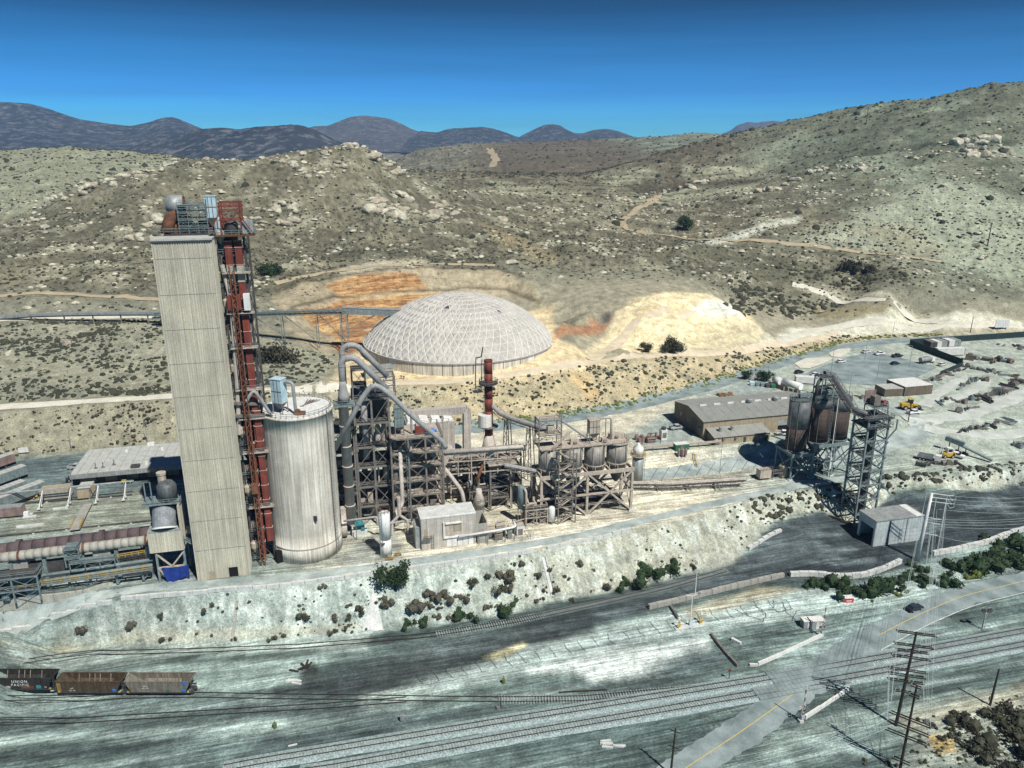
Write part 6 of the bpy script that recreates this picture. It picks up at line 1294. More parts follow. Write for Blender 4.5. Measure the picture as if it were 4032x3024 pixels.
# overland conveyor along the hill road
oc_px = [(-200, 1262), (0, 1249), (120, 1240), (250, 1236), (420, 1233), (633, 1232)]; oc = [at_y(x, y, 352-(x/633)*5) for x, y in oc_px]
ov = thing('overland_conveyor', 'low covered conveyor running along the white hillside road at left', 'conveyor', oc[2]); pth = resample(oc, 6)
for a, b in zip(pth[:-1], pth[1:]): BAR(a, b-(b-a)*.02, 1.6, 1.1).build('cover_section', M['galv'], ov)
for a, b in zip(pth[:-1], pth[1:]): BAR(a-UP*.9, b-UP*.9, 1.5, .5).build('frame_section', M['steel_d'], ov)
for p in pth[::2]: BAR(p-UP*.8, Vector((p.x, p.y, height(p.x, p.y)-.3)), .5).build('support', M['steel'], ov)
# ---------------------------------------------------------------- small switch house and the yard in front of the frames
H0 = at_z(1661, 2166, 10); hp = lambda a, b, z=0: Vector((H0.x, H0.y, 10))+AX*a+BX*b+UP*z
sh = thing('block_building', 'dusty block building with white roof at the front of the frames', 'building', H0)
HL, HD, HH = 14.9, 6.6, 9.1
BOX(hp(HL/2, HD/2), HL, HD, HH).build('wall', M['pinkw'], sh); BOX(hp(HL/2, HD/2, HH), HL+.2, HD+.2, .35).build('roof', M['white'], sh); BOX(hp(HL/2, HD/2, HH+.34), HL-.4, HD-.4, .12).build('roof_gravel', M['conc_w'], sh)
fr = MB(); BOX(hp(6.1, -.25, 3.2), .35, .5, 4.5).build('window_frame', M['white'], sh); BOX(hp(9.6, -.25, 2.8), 7.3, .5, .4).build('window_frame', M['white'], sh); BOX(hp(8.8, -.25, 7.0), 4.4, .5, .35).build('window_frame', M['white'], sh)
BOX(hp(9.9, -.06, 4.6), 2.3, .1, 2.3).build('louvre', M['tan'], sh); BOX(hp(7.7, -.05, 3.4), 1.9, .08, 3.5).build('infill_panel', M['dust'], sh); BOX(hp(1.3, -.06, 3.8), 1.0, .1, 2.2).build('door', M['tan'], sh)
BOX(hp(1.6, -.6, 3.4), 2.2, 1.2, .15).build('landing', M['steel'], sh); railing(MB(), [hp(.5, -1.2, 3.5), hp(2.7, -1.2, 3.5)], 1.0, 1, .1).build('railing', M['steel'], sh); ladder(sh, hp(3.0, -.25), 10, 14.4)
for k in range(5): BOX(hp(7.5+k*1.5, -.06, .1), 1.3, .08, 2.3).build('door_panel', M['white'], sh)
lt = thing('lean_to', 'grey metal lean-to on the left side of the block building', 'shed', hp(-.8, 3)); BOX(hp(-.75, 3.4), 1.4, 5, 6.2).build('wall', M['galv'], lt); BOX(hp(-.75, 3.4, 6.2), 1.6, 5.2, .2).build('roof', M['galv'], lt)
an = thing('walled_bay', 'open walled concrete bay right of the block building', 'wall', hp(16.5, 4)); 
for a, b, dx, dy, h in ((16.8, 1.2, 3.2, .3, 5.2), (18.2, 4, .3, 5.6, 6), (16.8, 6.6, 3.2, .3, 6.4), (16.8, .2, 3.2, .5, 2.6)): BOX(hp(a, b), dx, dy, h).build('wall', M['conc_d'], an)
pp = thing('yard_pipe', 'pale horizontal pipe on thin posts running right from the block building', 'pipe', hp(20, -1)); pth = bend([hp(10, -.9, 3.2), hp(22, -.6, 3.6), hp(26.2, -.2, 3.8), hp(26.2, 3.4, 4.0)], 1.2); TUBE(pth, .33, 9).build('pipe_run', M['white'], pp, True)
for a in (15.6, 18, 20.5, 23, 25.6): BAR(hp(a, -.8), hp(a, -.8, 3.6), .16).build('post', M['steel'], pp)
yd = [(17.6, 1.0, 1.4, 1.2, 2.8, 'galv', 'tall grey cabinet under the pale yard pipe at left'), (19.4, 3.2, 3.0, 2.2, 2.4, 'dust', 'dusty machine base behind the pale yard pipe'), (22.6, 3.8, 2.6, 2.0, 3.0, 'conc_d', 'block shaped plinth behind the yard pipe near its bend'), (24.6, .6, 1.2, 1.2, 3.4, 'galv', 'slim grey cabinet at the right end of the yard pipe'), (21.4, .9, 2.2, 1.5, 1.8, 'steel', 'dark pump set under the middle of the yard pipe'), (27.8, 2.4, 2.0, 2.6, 3.2, 'white', 'white cabinet at the right corner of the fenced equipment yard')]
for a, b, dx, dy, dz, m_, lab in yd:
    t_ = thing('equipment_cabinet', lab, 'cabinet', hp(a, b)); BOX(hp(a, b), dx, dy, dz).build('cabinet', M[m_], t_); BOX(hp(a, b, dz), dx+.2, dy+.2, .15).build('lid', M['dust'], t_); BOX(hp(a, b-dy/2-.04, .3), dx*.7, .06, dz*.6).build('door', M['steel'], t_); TUBE([hp(a-dx*.3, b, dz), hp(a-dx*.3, b, dz+1.0), hp(a+dx*.8, b+.5, dz+1.0)], .14, 7).build('pipe', M['dust'], t_)
fy = thing('wire_fence', 'thin post fence around the small equipment yard', 'fence', hp(29, 2)); railing(MB(), [hp(15.4, -1.6), hp(30, -1.6), hp(30, 6)], 1.8, 2.4, .08).build('fence_panel', M['steel_t'], fy)
for (q, r_, z0, z1, m_, lab) in ((at_z(2171, 2060, 10), 1.0, 10.8, 15.4, 'white', 'small white upright tank left of the stair tower foot'), (Vector((2.6, 200.5, 10)), 1.05, 15.2, 22, 'steel_t', 'grey green upright tank on a stand left of the bins')):
    t_ = thing('upright_tank', lab, 'tank', q); LATHE(Vector((q.x, q.y, z0)), [(r_, 0), (r_, z1-z0-.6), (r_*.75, z1-z0-.2), (.2, z1-z0)], 20).build('shell', M[m_], t_, True)
    for a in (0, 1.57, 3.14, 4.71): BAR((q.x+r_*.8*math.cos(a), q.y+r_*.8*math.sin(a), q.z), (q.x+r_*.8*math.cos(a), q.y+r_*.8*math.sin(a), z0), .18).build('leg', M['steel'], t_)
    if z1 > 20: TUBE(bend([Vector((q.x+.9, q.y-1, 21.4)), Vector((q.x+1.4, q.y-1.2, 20.4)), Vector((q.x+1.4, q.y-1.2, 10.2))], .6), .38, 8).build('downpipe', M['dust'], t_, True)
mf = thing('mill_platform', 'cluttered low frame with pumps between small tank and fenced yard', 'steel structure', Vector((6, 199.5, 10))); steel_frame(mf, (4.0, 198.6), 6.4, 3.6, [10, 12.4, 14.8], 2, 1, 'dust', .25, True, True, 'f'); clutter(mf, (4, 198.6), 6.4, 3.6, [10, 12.4, 14.8, 17], 4, 41)
W0 = at_z(1521, 2186, 10); wt = thing('slim_tank', 'slim bright white tank with caged top in front of the frames', 'tank', W0); LATHE(W0, [(1.52, 0), (1.52, 5)], 24).build('skirt', M['white'], wt, True); LATHE(W0+UP*5.02, [(1.5, 0), (1.5, 7.6), (.5, 8.0)], 24).build('shell', M['white'], wt, True)
railing(MB(), [W0+UP*12.8+Vector((1.6*math.cos(t*.6283), 1.6*math.sin(t*.6283), 0)) for t in range(11)], 1.2, 1.0, .09).build('railing', M['rust'], wt); ladder(wt, W0-AX*1.1-BX*1.3, 10, 22.8); BOX(W0-AX*.9-BX*1.5+UP*4.4, 1.3, .8, .12).build('rest_platform', M['orange'], wt)
for k, (a, b, lab) in enumerate(((.6, -2.4, 'small yellow railed pump skid at the foot of the slim white tank'), (3.0, -.8, 'two legged pipe stand right of the slim white tank'))):
    p = W0+AX*a+BX*b; t_ = thing('pump_skid', lab, 'pump', p); BOX(p, 1.8, 1.1, .3).build('base', M['steel'], t_); BOX(p+UP*.3, .9, .7, .9).build('pump', M['galv'], t_); railing(MB(), [p-AX*.9-BX*.6, p+AX*.9-BX*.6], 1.1, .9, .08).build('railing', M['yellow'], t_)
F0 = at_z(1400, 2105, 10); fn = thing('process_fan', 'big pale snail fan at the foot of the riser duct', 'fan', F0); TUBE([F0+UP*3.2-AX*3.6, F0+UP*3.2-AX*2.2], 3.0, 22).build('fan_casing', M['duct_p'], fn); BOX(F0-AX*4.6, 1.6, 3.0, 4.6).build('inlet_box', M['dust'], fn); BOX(F0-AX*2.9+BX*1.6+UP*3, 1.4, 1.8, 5).build('outlet', M['duct_p'], fn)
mo = thing('electric_motor', 'teal motor on a block beside the pale snail fan', 'motor', F0+AX*1.4); BOX(F0+AX*1.2, 4.2, 2.4, 1.8).build('plinth', M['conc_w'], mo); BOX(F0+AX*1.2+UP*1.8, 2.5, 1.8, 1.7).build('motor_body', M['teal'], mo); LATHE(F0+AX*1.2+UP*3.5, [(.9, 0), (.7, .5)], 12).build('cooler', M['teal'], mo); BOX(F0+AX*2.1-BX*1.1+UP*1.9, 1.0, .8, 1.2).build('terminal_box', M['teal'], mo)
cp = thing('compressed_air_pipe', 'pale pipe run crossing behind the slim white tank', 'pipe', Vector((-44, 191, 10))); TUBE(bend([Vector((-46, 189.2, 16.5)), Vector((-37.2, 191.4, 16.7)), Vector((-37.2, 191.4, 14.0)), Vector((-28, 194.5, 14.2)), Vector((-24.6, 195.6, 14.2))], .8), .32, 8).build('pipe_run', M['duct'], cp, True)
for x in (-43, -36.5, -30): BAR((x, 190.6+(x+43)*.26, 10), (x, 190.6+(x+43)*.26, 14.2), .2).build('post', M['steel'], cp)
yc = thing('split_chute', 'two legged loading chute in front of the lower frame', 'chute', Vector((-30, 193, 10))); c0 = Vector((-31.3, 193.4, 13.5)); TUBE([c0+UP*8, c0+UP*2.6], .55, 9).build('chute', M['duct_p'], yc); 
for s_ in (-1, 1): TUBE([c0+UP*2.7, c0+AX*s_*2.1+UP*.8, c0+AX*s_*2.3-UP*3.2], .4, 8).build('branch', M['duct_p'], yc)
# ---------------------------------------------------------------- kiln line at the left
K0, K1 = at_z(-160, 2190, 20.2), at_z(600, 2099, 20.4)
kd = (K1-K0).normalized(); kn = Vector((-kd.y, kd.x, 0)); kp = lambda a, b, z: Vector((K0.x, K0.y, 0))+kd*a+kn*b+UP*z; KL = (K1-K0).length
ki = thing('rotary_kiln', 'long purple brown rotary kiln shell behind the beige duct at left', 'kiln', kp(KL*.6, 0, 17))
n = 16
for k in range(n): TUBE([kp(KL*k/n+.05, 0, 20.3), kp(KL*(k+1)/n-.05, 0, 20.3)], 1.85, 24).build('shell_section', M['kiln'], ki, True)
for f in (.30, .73): TUBE([kp(KL*f-.5, 0, 20.3), kp(KL*f+.5, 0, 20.3)], 2.3, 24).build('riding_ring', M['kiln'], ki); BOX(kp(KL*f, 0, 10), 4, 5, 8.4, TH).build('pier', M['conc_d'], ki)
D0, D1 = at_z(-160, 2216, 19.6), at_z(598, 2125, 19.8); dd = (D1-D0).normalized(); DL = (D1-D0).length
td = thing('hot_air_duct', 'long beige banded duct lying in front of the brown kiln', 'duct', D0+dd*DL*.6); n = 24
for k in range(n): TUBE([D0+dd*(DL*k/n+.06), D0+dd*(DL*(k+1)/n-.06)], 1.22 if k > 3 else 1.35, 20).build('duct_section', M['duct_p2'], td, True)
for k in range(1, n): TUBE([D0+dd*(DL*k/n-.09), D0+dd*(DL*k/n+.06)], 1.27, 20).build('flange', M['duct_p2'], td)
for f in (.30, .60, .635, .97): TUBE([D0+dd*(DL*f-.25), D0+dd*(DL*f+.25)], 1.36, 16).build('clamp', M['rust'], td)
for f in (.25, .42, .62, .80, .97):
    p = D0+dd*DL*f; BAR((p.x, p.y, 10), (p.x, p.y, 18.4), .8).build('support', M['steel_t'], td)
kg = thing('kiln_walkway', 'twin pipe gallery with handrails below the beige duct at left', 'walkway', D0+dd*DL*.6-UP*5)
kq = lambda f, b, z: Vector((D0.x, D0.y, 0))+dd*DL*f+kn*b+UP*z
for b, z, r_ in ((-2.4, 15.0, .42), (-3.3, 14.0, .42)): TUBE([kq(.28, b, z-.4), kq(1.0, b, z+.3)], r_, 9).build('pipe_run', M['steel_t'], kg, True)
TUBE([kq(.28, -3.2, 13.6), kq(.12, -4.4, 11.6)], .5, 9).build('pipe_run', M['steel_t'], kg, True)
BAR(kq(.28, -4.2, 13.2), kq(1.0, -4.2, 13.7), 1.0, .2).build('walkway_deck', M['steel_t'], kg); rl = MB(); railing(rl, [kq(.28, -4.7, 13.3), kq(1.0, -4.7, 13.8)], 1.1, 2, .08); stuff_of(rl.build('handrail', M['yellow'], kg))
for f in (.30, .42, .55, .66, .80, .94):
    BAR(kq(f, -3.2, 10.3), kq(f, -3.2, 13.6), .5).build('post', M['steel_t'], kg); BAR(kq(f, -3.2, 10.4), kq(f+.06, -3.2, 13.6), .22).build('brace', M['steel_t'], kg)
BOX(kq(.62, 1, 10.2), DL*.75, 1.5, 6.6, math.atan2(dd.y, dd.x)).build('shade_backing', M['steel_d'], kg)  # dark slab stands for the deep shade behind the pipe gallery
rl = MB(); railing(rl, [kq(.78, -1.4, 16.2), kq(.96, -1.4, 16.6)], 1.1, 1.4, .1); rl.build('handrail', M['yellow'], kg)
kc = thing('kiln_platform', 'railed inspection platform wrapped over the beige duct', 'platform', kq(.57, -1.5, 16)); steel_frame(kc, kq(.545, -2.6, 0), 3.2, 3.4, [16.2, 18.4, 20.9], 1, 1, 'steel_t', .2, True, True, 'fl', 'steel_t'); steel_frame(kc, kq(.57, -3.4, 0), 10, 2, [15.8, 17.4], 3, 1, 'steel_t', .2, True, True, 'f', 'steel_t')
kl_ = thing('process_structure', 'tangle of pipes and braced frame at the left edge below the kiln', 'steel structure', kq(.25, -6, 10)); steel_frame(kl_, kq(.16, -6.2, 0), 11, 4, [10.6, 13.6, 17], 2, 1, 'steel_t', .35, True, True, 'fl', 'steel_d'); clutter(kl_, kq(.16, -6.6, 0), 11, 4, [10.6, 13.6, 16], 8, 51, ('steel_t', 'steel_t', 'duct'))
rw = thing('retaining_wall', 'rust streaked concrete retaining wall below the kiln at left', 'wall', WALLB[1])
for a, b, zt in zip(WALLB[:-1], WALLB[1:], (0, 0, 0, 1)):
    L_w = (b-a).length; k = max(1, int(L_w/5)); 
    for i in range(k):
        p, q = a+(b-a)*(i/k), a+(b-a)*((i+1)/k-.004); d = (q-p).normalized(); nv = Vector((-d.y, d.x, 0)); vs = []
        for c in (p, q):
            for o in (-.35, .35):
                for z in (c.z-.6, 11.0): vs.append(Vector((c.x, c.y, z))+nv*o)
        MB().add(vs, [(0, 4, 5, 1), (2, 3, 7, 6), (1, 5, 7, 3), (0, 1, 3, 2), (4, 6, 7, 5)]).build('wall_panel', M['conc_r'], rw)
rl = MB(); railing(rl, [Vector((p.x, p.y+.2, 11.0)) for p in WALLB], 1.1, 2.2, .08); stuff_of(rl.build('handrail', M['steel_t'], rw))
# kiln feed building with the dust hood and the blue tarpaulin
E0 = at_z(632, 2290, 10); ep_ = lambda a, b, z: Vector((E0.x, E0.y, 0))+AX*a+BX*b+UP*z
eb = thing('kiln_end_building', 'clad kiln end housing on legs with a round hood left of the tower', 'building', E0)
for i in (0, 6.4):
    for j in (0, 6): BAR(ep_(i, j, 10), ep_(i, j, 18.4), .5).build('leg', M['steel_t'], eb)
bars(eb, 'brace', M['dust'], [(ep_(0, -.1, 17.8), ep_(3.2, -.1, 14)), (ep_(6.4, -.1, 17.8), ep_(3.2, -.1, 14)), (ep_(0, -.1, 13.9), ep_(6.4, -.1, 13.9)), (ep_(.2, -.1, 13.8), ep_(2, -.1, 10.2))], .35)
e0, e1 = ep_(-1.2, -.6, 0), ep_(6.6, -.6, 0)
MB().corr(e0, e1, 18.4, 24.0, .45, .1).build('cladding_panel', M['clad'], eb); MB().corr(e1, e1+BX*7, 18.4, 30.5, .45, .1).build('cladding_panel', M['clad'], eb); MB().corr(e0+BX*7, e0, 18.4, 24, .45, .1).build('cladding_panel', M['clad'], eb)
BOX(ep_(2.7, 2.9, 18.3), 7.7, 6.9, .3).build('floor', M['steel'], eb); BOX(ep_(2.7, 1.0, 23.9), 7.8, 3.4, .25).build('roof', M['galv'], eb); BOX(ep_(6.45, 2.9, 24), .25, 7, 6.4).build('side_wall', M['clad'], eb)
TUBE([ep_(2.6, 1.0, 24.4), ep_(2.6, 3.4, 28.6)], 2.75, 26).build('hood', M['hood'], eb, False); TUBE([ep_(2.6, .75, 24.0), ep_(2.6, .95, 24.35)], 3.0, 26).build('hood_ring', M['white'], eb); BOX(ep_(2.7, 4.6, 24), 7, 2.5, 5.5).build('core', M['steel_d'], eb)
BOX(ep_(2.6, 3.4, 30.4), 8.8, 5.4, .3).build('platform', M['steel_t'], eb); railing(MB(), [ep_(-1.8, .8, 30.7), ep_(7, .8, 30.7), ep_(7, 6, 30.7)], 1.1, 1.2, .1).build('railing', M['steel_t'], eb)
LATHE(ep_(3.8, 3.6, 30.7), [(2.3, 0), (2.3, 3.6), (1.6, 4.6)], 22).build('vessel', M['silo_g'], eb, True); LATHE(ep_(2.6, 5.4, 33), [(1.0, 0), (1.0, 3.6), (1.15, 3.6), (1.15, 4.2)], 14).build('stack', M['dust'], eb)
for a in (-1, .4): BAR(ep_(a, 2.5, 30.5), ep_(a, 2.5, 36), .25).build('post', M['steel_t'], eb)
mb = MB()
for k in range(5): mb.bar(ep_(6.9+k*.9, -.2, 21-k*.7), ep_(7.8+k*.9, -.2, 20.3-k*.7), .9, .2)
mb.build('stair_flight', M['steel_t'], eb); railing(MB(), [ep_(6.9, -.7, 21.2), ep_(11.4, -.7, 17.6)], 1.1, 1.2, .1).build('railing', M['steel_t'], eb); TUBE([ep_(7, 3, 22), ep_(12, 4, 21)], 1.0, 12).build('duct', M['duct_p'], eb)
tp = MB(); nu, nv_ = 14, 12; g = []
for j in range(nv_+1):
    for i in range(nu+1):
        u, v = i/nu, j/nv_; sag = .8*math.sin(u*math.pi)*(1-v); fold = .28*math.sin(u*17+v*3)*(.3+v)
        g.append(ep_(.9+u*6.2+v*.8*(1-u), -.55-fold*.6-.2*v, 14.2-sag*.5-v*(3.9+.5*math.sin(u*6))))
tp.add(g, [(j*(nu+1)+i, j*(nu+1)+i+1, (j+1)*(nu+1)+i+1, (j+1)*(nu+1)+i) for j in range(nv_) for i in range(nu)])
tag(tp.build('tarpaulin', M['tarp'], None, True), 'crumpled blue tarpaulin hung on the legs below the kiln end housing', 'tarpaulin')
# ---------------------------------------------------------------- left yard
G0 = at_z(316, 1906, 11); gp = lambda a, b, z=0: Vector((G0.x, G0.y, 11))+AX*a*1.0+BX*b+UP*z
gb = thing('flat_roof_building', 'wide low building with flat dusty roof left of the tower', 'building', G0)
BOX(gp(20, 8.8), 40, 17, 4.4).build('wall', M['conc_d'], gb); BOX(gp(19.6, 7.4, 4.4), 42, 21.5, .3).build('roof', M['roof'], gb); BOX(gp(19.6, -3.5, 3.3), 42.2, .25, 1.5).build('fascia', M['galv'], gb); BOX(gp(-1.45, 7.4, 3.6), .25, 21.4, 1.2).build('fascia', M['galv'], gb)
for k in range(12): BOX(gp(3+k*3.1, .22, .1), 2.6, .1, 3.4).build('door', M['steel_d' if k % 2 else 'tan'], gb)
for k in range(14): BOX(gp(.5+k*3, 7.4, 4.7), .12, 21.2, .07).build('roof_seam', M['galv'], gb)
for i, (x, y) in enumerate(((378, 1845), (407, 1842), (450, 1831))): p = at_z(x, y, 15.7); TUBE([p, p+UP*1.9], .16, 7).build('vent_pipe', M['steel'], gb); BOX(p, 1.0, .7, .3).build('curb', M['steel'], gb)
for x, y, s_ in ((534, 1840, 2.6), (595, 1752, 2.2), (500, 1780, .8), (640, 1772, .8), (578, 1827, .8)): p = at_z(x, y, 15.7); BOX(p, s_, s_*.7, .9).build('roof_unit', M['white'] if s_ < 2.5 else M['steel_d'], gb)
def shipping(px, py, z, L, w, h, ang, m_, lab, name='shipping_container', cat='container', roof='galv'):
    p = at_z(px, py, z); r_ = thing(name, lab, cat, p); a, b = axes(ang); c = [p, p+a*L, p+a*L+b*w, p+b*w]
    for i in range(4): MB().corr(c[i], c[(i+1) % 4], z+.15, z+h, .4, .06).build('side_panel', M[m_], r_)
    BOX(p+a*L/2+b*w/2+UP*h, L+.1, w+.1, .12, ang).build('roof', M[roof], r_); BOX(p+a*L/2+b*w/2, L-.2, w-.2, h-.1, ang).build('core', M['steel_d'], r_)
    for q in c: BAR(q+UP*.05, q+UP*h, .2).build('corner_post', M['steel'], r_)
    return r_
shipping(160, 1972, 11, 8.0, 4.2, 3.0, TH, 'conc_d', 'pale corrugated shed with brown flat roof in the left yard', 'storage_shed', 'shed', 'tan'); shipping(306, 1966, 11, 3.6, 5.8, 3.0, TH, 'tan', 'small tan shed right of the brown roofed shed', 'storage_shed', 'shed', 'roof')
shipping(-70, 2046, 11, 10.5, 2.6, 2.8, TH, 'rustp', 'rusty pink shipping container at the left edge')
def trailer(px, py, ang, L, lab, m_='steel_t'):
    p = at_z(px, py, 11); r_ = thing('semi_trailer', lab, 'trailer', p, 'trailers parked in the left yard'); a, b = axes(ang)
    BOX(p+UP*1.2, L, 2.7, 2.9, ang).build('box_body', M[m_], r_); BOX(p+UP*4.1, L+.05, 2.75, .12, ang).build('roof', M['roof'], r_)
    for k in range(1, 8): BOX(p+a*(k/8-.5)*L+UP*4.2, .12, 2.6, .08, ang).build('roof_bow', M['galv'], r_)
    for e in (-.42, -.34):
        for s_ in (-1.1, 1.1): q = p+a*L*e+b*s_; TUBE([q+b*-.2+UP*.52, q+b*.2+UP*.52], .52, 12).build('wheel', M['tyre'], r_)
    for s_ in (-.9, .9): BAR(p+a*L*.3+b*s_, p+a*L*.3+b*s_+UP*1.2, .2).build('landing_leg', M['steel'], r_)
for x, y, L, lab, m_ in ((-40, 1860, 16, 'red brown topped trailer, rearmost in the left yard', 'rustp'), (10, 1910, 15, 'long dark trailer with a white tractor at its head', 'steel_t'), (30, 1965, 11, 'short dark trailer, third in the row at left', 'steel_t'), (86, 1975, 14, 'dark green trailer nearest the brown roofed shed', 'steel_t')): trailer(x, y, R(62), L, lab, m_)
# ---------------------------------------------------------------- three tall bins on stands at the right
T0 = at_z(3109, 1891, 10); tp_ = lambda a, b, z: Vector((T0.x, T0.y, 0))+AX*a+BX*b+UP*z
ts = thing('bin_stand', 'grey braced steel stand under the three tall rusty bins', 'steel structure', T0)
def stand(a0, a1, zt, nb):
    w = (a1-a0)/nb
    for i in range(nb+1):
        for j in (0, 8.6): BAR(tp_(a0+i*w, j, 10), tp_(a0+i*w, j, zt), .5).build('column', M['steel_t'], ts); BOX(tp_(a0+i*w, j, 9.95), 1.3, 1.3, .5).build('footing', M['conc_w'], ts)
    for j in (-.28, 8.9):
        BAR(tp_(a0-.4, j, zt), tp_(a1+.4, j, zt), .45, 1.0).build('girder', M['steel_t'], ts); BAR(tp_(a0, j, (zt+10)/2), tp_(a1, j, (zt+10)/2), .3).build('girder', M['steel_t'], ts)
        for i in range(nb): m_ = a0+(i+.5)*w; zm = (zt+10)/2; bars(ts, 'brace', M['steel_t'], [(tp_(a0+i*w, j, 10.5), tp_(m_, j, zm)), (tp_(m_, j, zm), tp_(a0+(i+1)*w, j, 10.5)), (tp_(a0+i*w, j, zt-.4), tp_(m_, j, zm)), (tp_(m_, j, zm), tp_(a0+(i+1)*w, j, zt-.4))], .34)
    for i in (a0, a1): BAR(tp_(i, 0, zt), tp_(i, 8.6, zt), .4, .9).build('girder', M['steel_t'], ts); bars(ts, 'brace', M['steel_t'], [(tp_(i, 0, 10.5), tp_(i, 8.6, zt-.5)), (tp_(i, 8.6, 10.5), tp_(i, 0, zt-.5))], .28)
stand(0, 7.4, 18.6, 1); stand(7.9, 22.6, 21.0, 2)
for (a, b, r_, z0, zm, z1, lab) in ((3.7, 4.3, 3.35, 18.9, 26.8, 36, 'left one of three tall bins, grey above and rusty blocks below'), (11.4, 4.3, 3.5, 21.3, 33.2, 36, 'middle one of three tall bins, almost wholly rusty brown'), (19.0, 5.2, 3.75, 21.3, 31.4, 35.6, 'right one of three tall bins, widest, with a grey top band')):
    c = tp_(a, b, 0); bn = thing('tall_bin', lab, 'bin', c+UP*z0)
    z = z0
    LATHE(c+UP*z, [(r_, 0), (r_, zm-z)], 36).build('lower_shell', M['silo_r'], bn, True)
    while z < zm-.3: LATHE(c+UP*z, [(r_+.03, 0), (r_+.03, .07)], 36).build('course_seam', M['steel_d'], bn); z += 1.6
    LATHE(c+UP*zm, [(r_+.03, 0), (r_+.03, z1-zm)], 30).build('upper_shell', M['silo_g'], bn, True); LATHE(c+UP*z1, [(r_+.05, 0), (r_+.05, .12), (.4, .7), (.3, .9)], 30).build('roof', M['silo_g'], bn)
    LATHE(c+UP*(z0-.5), [(r_+.1, 0), (r_+.1, .5), (r_+.25, .5), (r_+.25, .8), (r_, .8)], 30).build('base_ring', M['steel_t'], bn); LATHE(c+UP*(z0-5.5), [(.6, 0), (r_-.2, 4.6), (r_-.2, 5.2)], 22).build('hopper', M['silo_g'], bn, True)
    railing(MB(), [c+UP*(z1+.1)+Vector((r_*math.cos(t*.3491), r_*math.sin(t*.3491), 0)) for t in range(19)], 1.2, 1.2, .09).build('railing', M['steel_t'], bn)
    for t in (3.6, 4.3): BAR(c+Vector((r_*1.03*math.cos(t), r_*1.03*math.sin(t), z0)), c+Vector((r_*1.03*math.cos(t), r_*1.03*math.sin(t), z1)), .12).build('conduit', M['steel'], bn)
ladder(ts, tp_(12.6, -.2, 0), 10, 36); TUBE([tp_(14.2, -.3, 10), tp_(14.2, -.3, 37)], .14, 6).build('conduit', M['white'], ts)
clutter(ts, tp_(8, 2, 0), 13, 5, [10, 13, 16], 5, 61, ('steel_t', 'steel_d', 'galv')); TUBE([tp_(16, 1, 10), tp_(15.6, 1.6, 15)], .5, 9).build('chute', M['red'], ts)
TUBE([tp_(14.8, 1, 12.5), tp_(14.8, 1, 16.5)], 1.2, 12).build('vessel', M['white'], ts)
hh = thing('headhouse_frame', 'dark steel head frame with pipes on top of the middle bin', 'steel structure', tp_(11.5, 4.3, 36.4)); steel_frame(hh, tp_(9.6, 2.4, 0), 4.2, 4.2, [36.4, 39.2, 43.2], 1, 1, 'steel_t', .24, True, True, 'fl'); TUBE(bend([tp_(8.2, 3, 36.5), tp_(8.2, 3, 41.5), tp_(10, 4, 42.5)], 1.5), .55, 9).build('duct', M['steel_d'], hh, True); BOX(tp_(11.4, 4.2, 36.7), 2.4, 2, 2.2).build('drive_house', M['steel'], hh); BOX(tp_(6.0, 4.2, 37), 6.2, 1.4, 1.1).build('screw_conveyor', M['steel_t'], hh); BOX(tp_(15.5, 4.6, 37), 4.4, 1.2, 1.0).build('screw_conveyor', M['steel_t'], hh)
railing(MB(), [tp_(7, 1.4, 36.6), tp_(16, 1.4, 36.6), tp_(16, 6.5, 36.6)], 1.2, 1.5, .1).build('railing', M['steel_t'], hh); bars(hh, 'strut', M['steel'], [(tp_(2.5, 4.3, 36.8), tp_(2.5, 4.3, 39.4)), (tp_(2.5, 4.3, 39.4), tp_(6, 4.3, 38.6)), (tp_(6, 4.3, 38.6), tp_(6, 4.3, 37))], .22)
hj = thing('jib_crane', 'small rusty hoist post with a dark arm behind the right bin', 'crane', on(3292, 1552)); p = tp_(17.6, 12, 0); BAR(p+UP*13, p+UP*37.5, .7).build('post', M['orange'], hj); BAR(p+UP*37.5-AX*.5, p+UP*37.1+AX*5.2, .4).build('arm', M['steel_d'], hj)
X0 = Vector((105.0, 212.6, 0)); XA = lambda a, b, z: X0+AX*a+BX*b+UP*z
conveyor('long covered conveyor sloping from the lattice tower up to the tall bins', [XA(.5, 2.0, 38.4), XA(-3, 3.6, 39.6), tp_(14.5, 5, 43.2), tp_(11.5, 4.6, 44.2)], .85, 'silo_g', (), True)
lt = thing('lattice_tower', 'tall open lattice elevator tower over the square hopper building', 'tower', X0+UP*2)
zT = [1.5, 6.4, 11.2, 16, 20.8, 25.6, 30.4, 34.5, 37.2]; steel_frame(lt, X0, 7.0, 6.4, zT, 1, 1, 'steel_t', .5, False, False, 'fblr')
for z in zT[2:]: BOX(XA(2.2, 3.2, z), 3.6, 3, .14).build('landing', M['steel_d'], lt)
for z in (34.6, 37.3): BOX(XA(3.5, 3.2, z), 9.0 if z > 36 else 8, 8.2, .22).build('deck', M['steel_d'], lt); railing(MB(), [XA(-.8, -.9, z+.2), XA(7.8, -.9, z+.2), XA(7.8, 7.2, z+.2)], 1.2, 1.3, .11).build('railing', M['steel_t'], lt)
ladder(lt, XA(2.6, -.4, 0), 2, 37); BOX(XA(4.4, 3.2, 1.5), 1.5, 1.7, 33).build('elevator_casing', M['steel_d'], lt)
z = 4
while z < 34: BOX(XA(6.0, 4.6, z), 1.0, 1.0, 3.8).build('elevator_casing', M['redf'], lt); z += 4
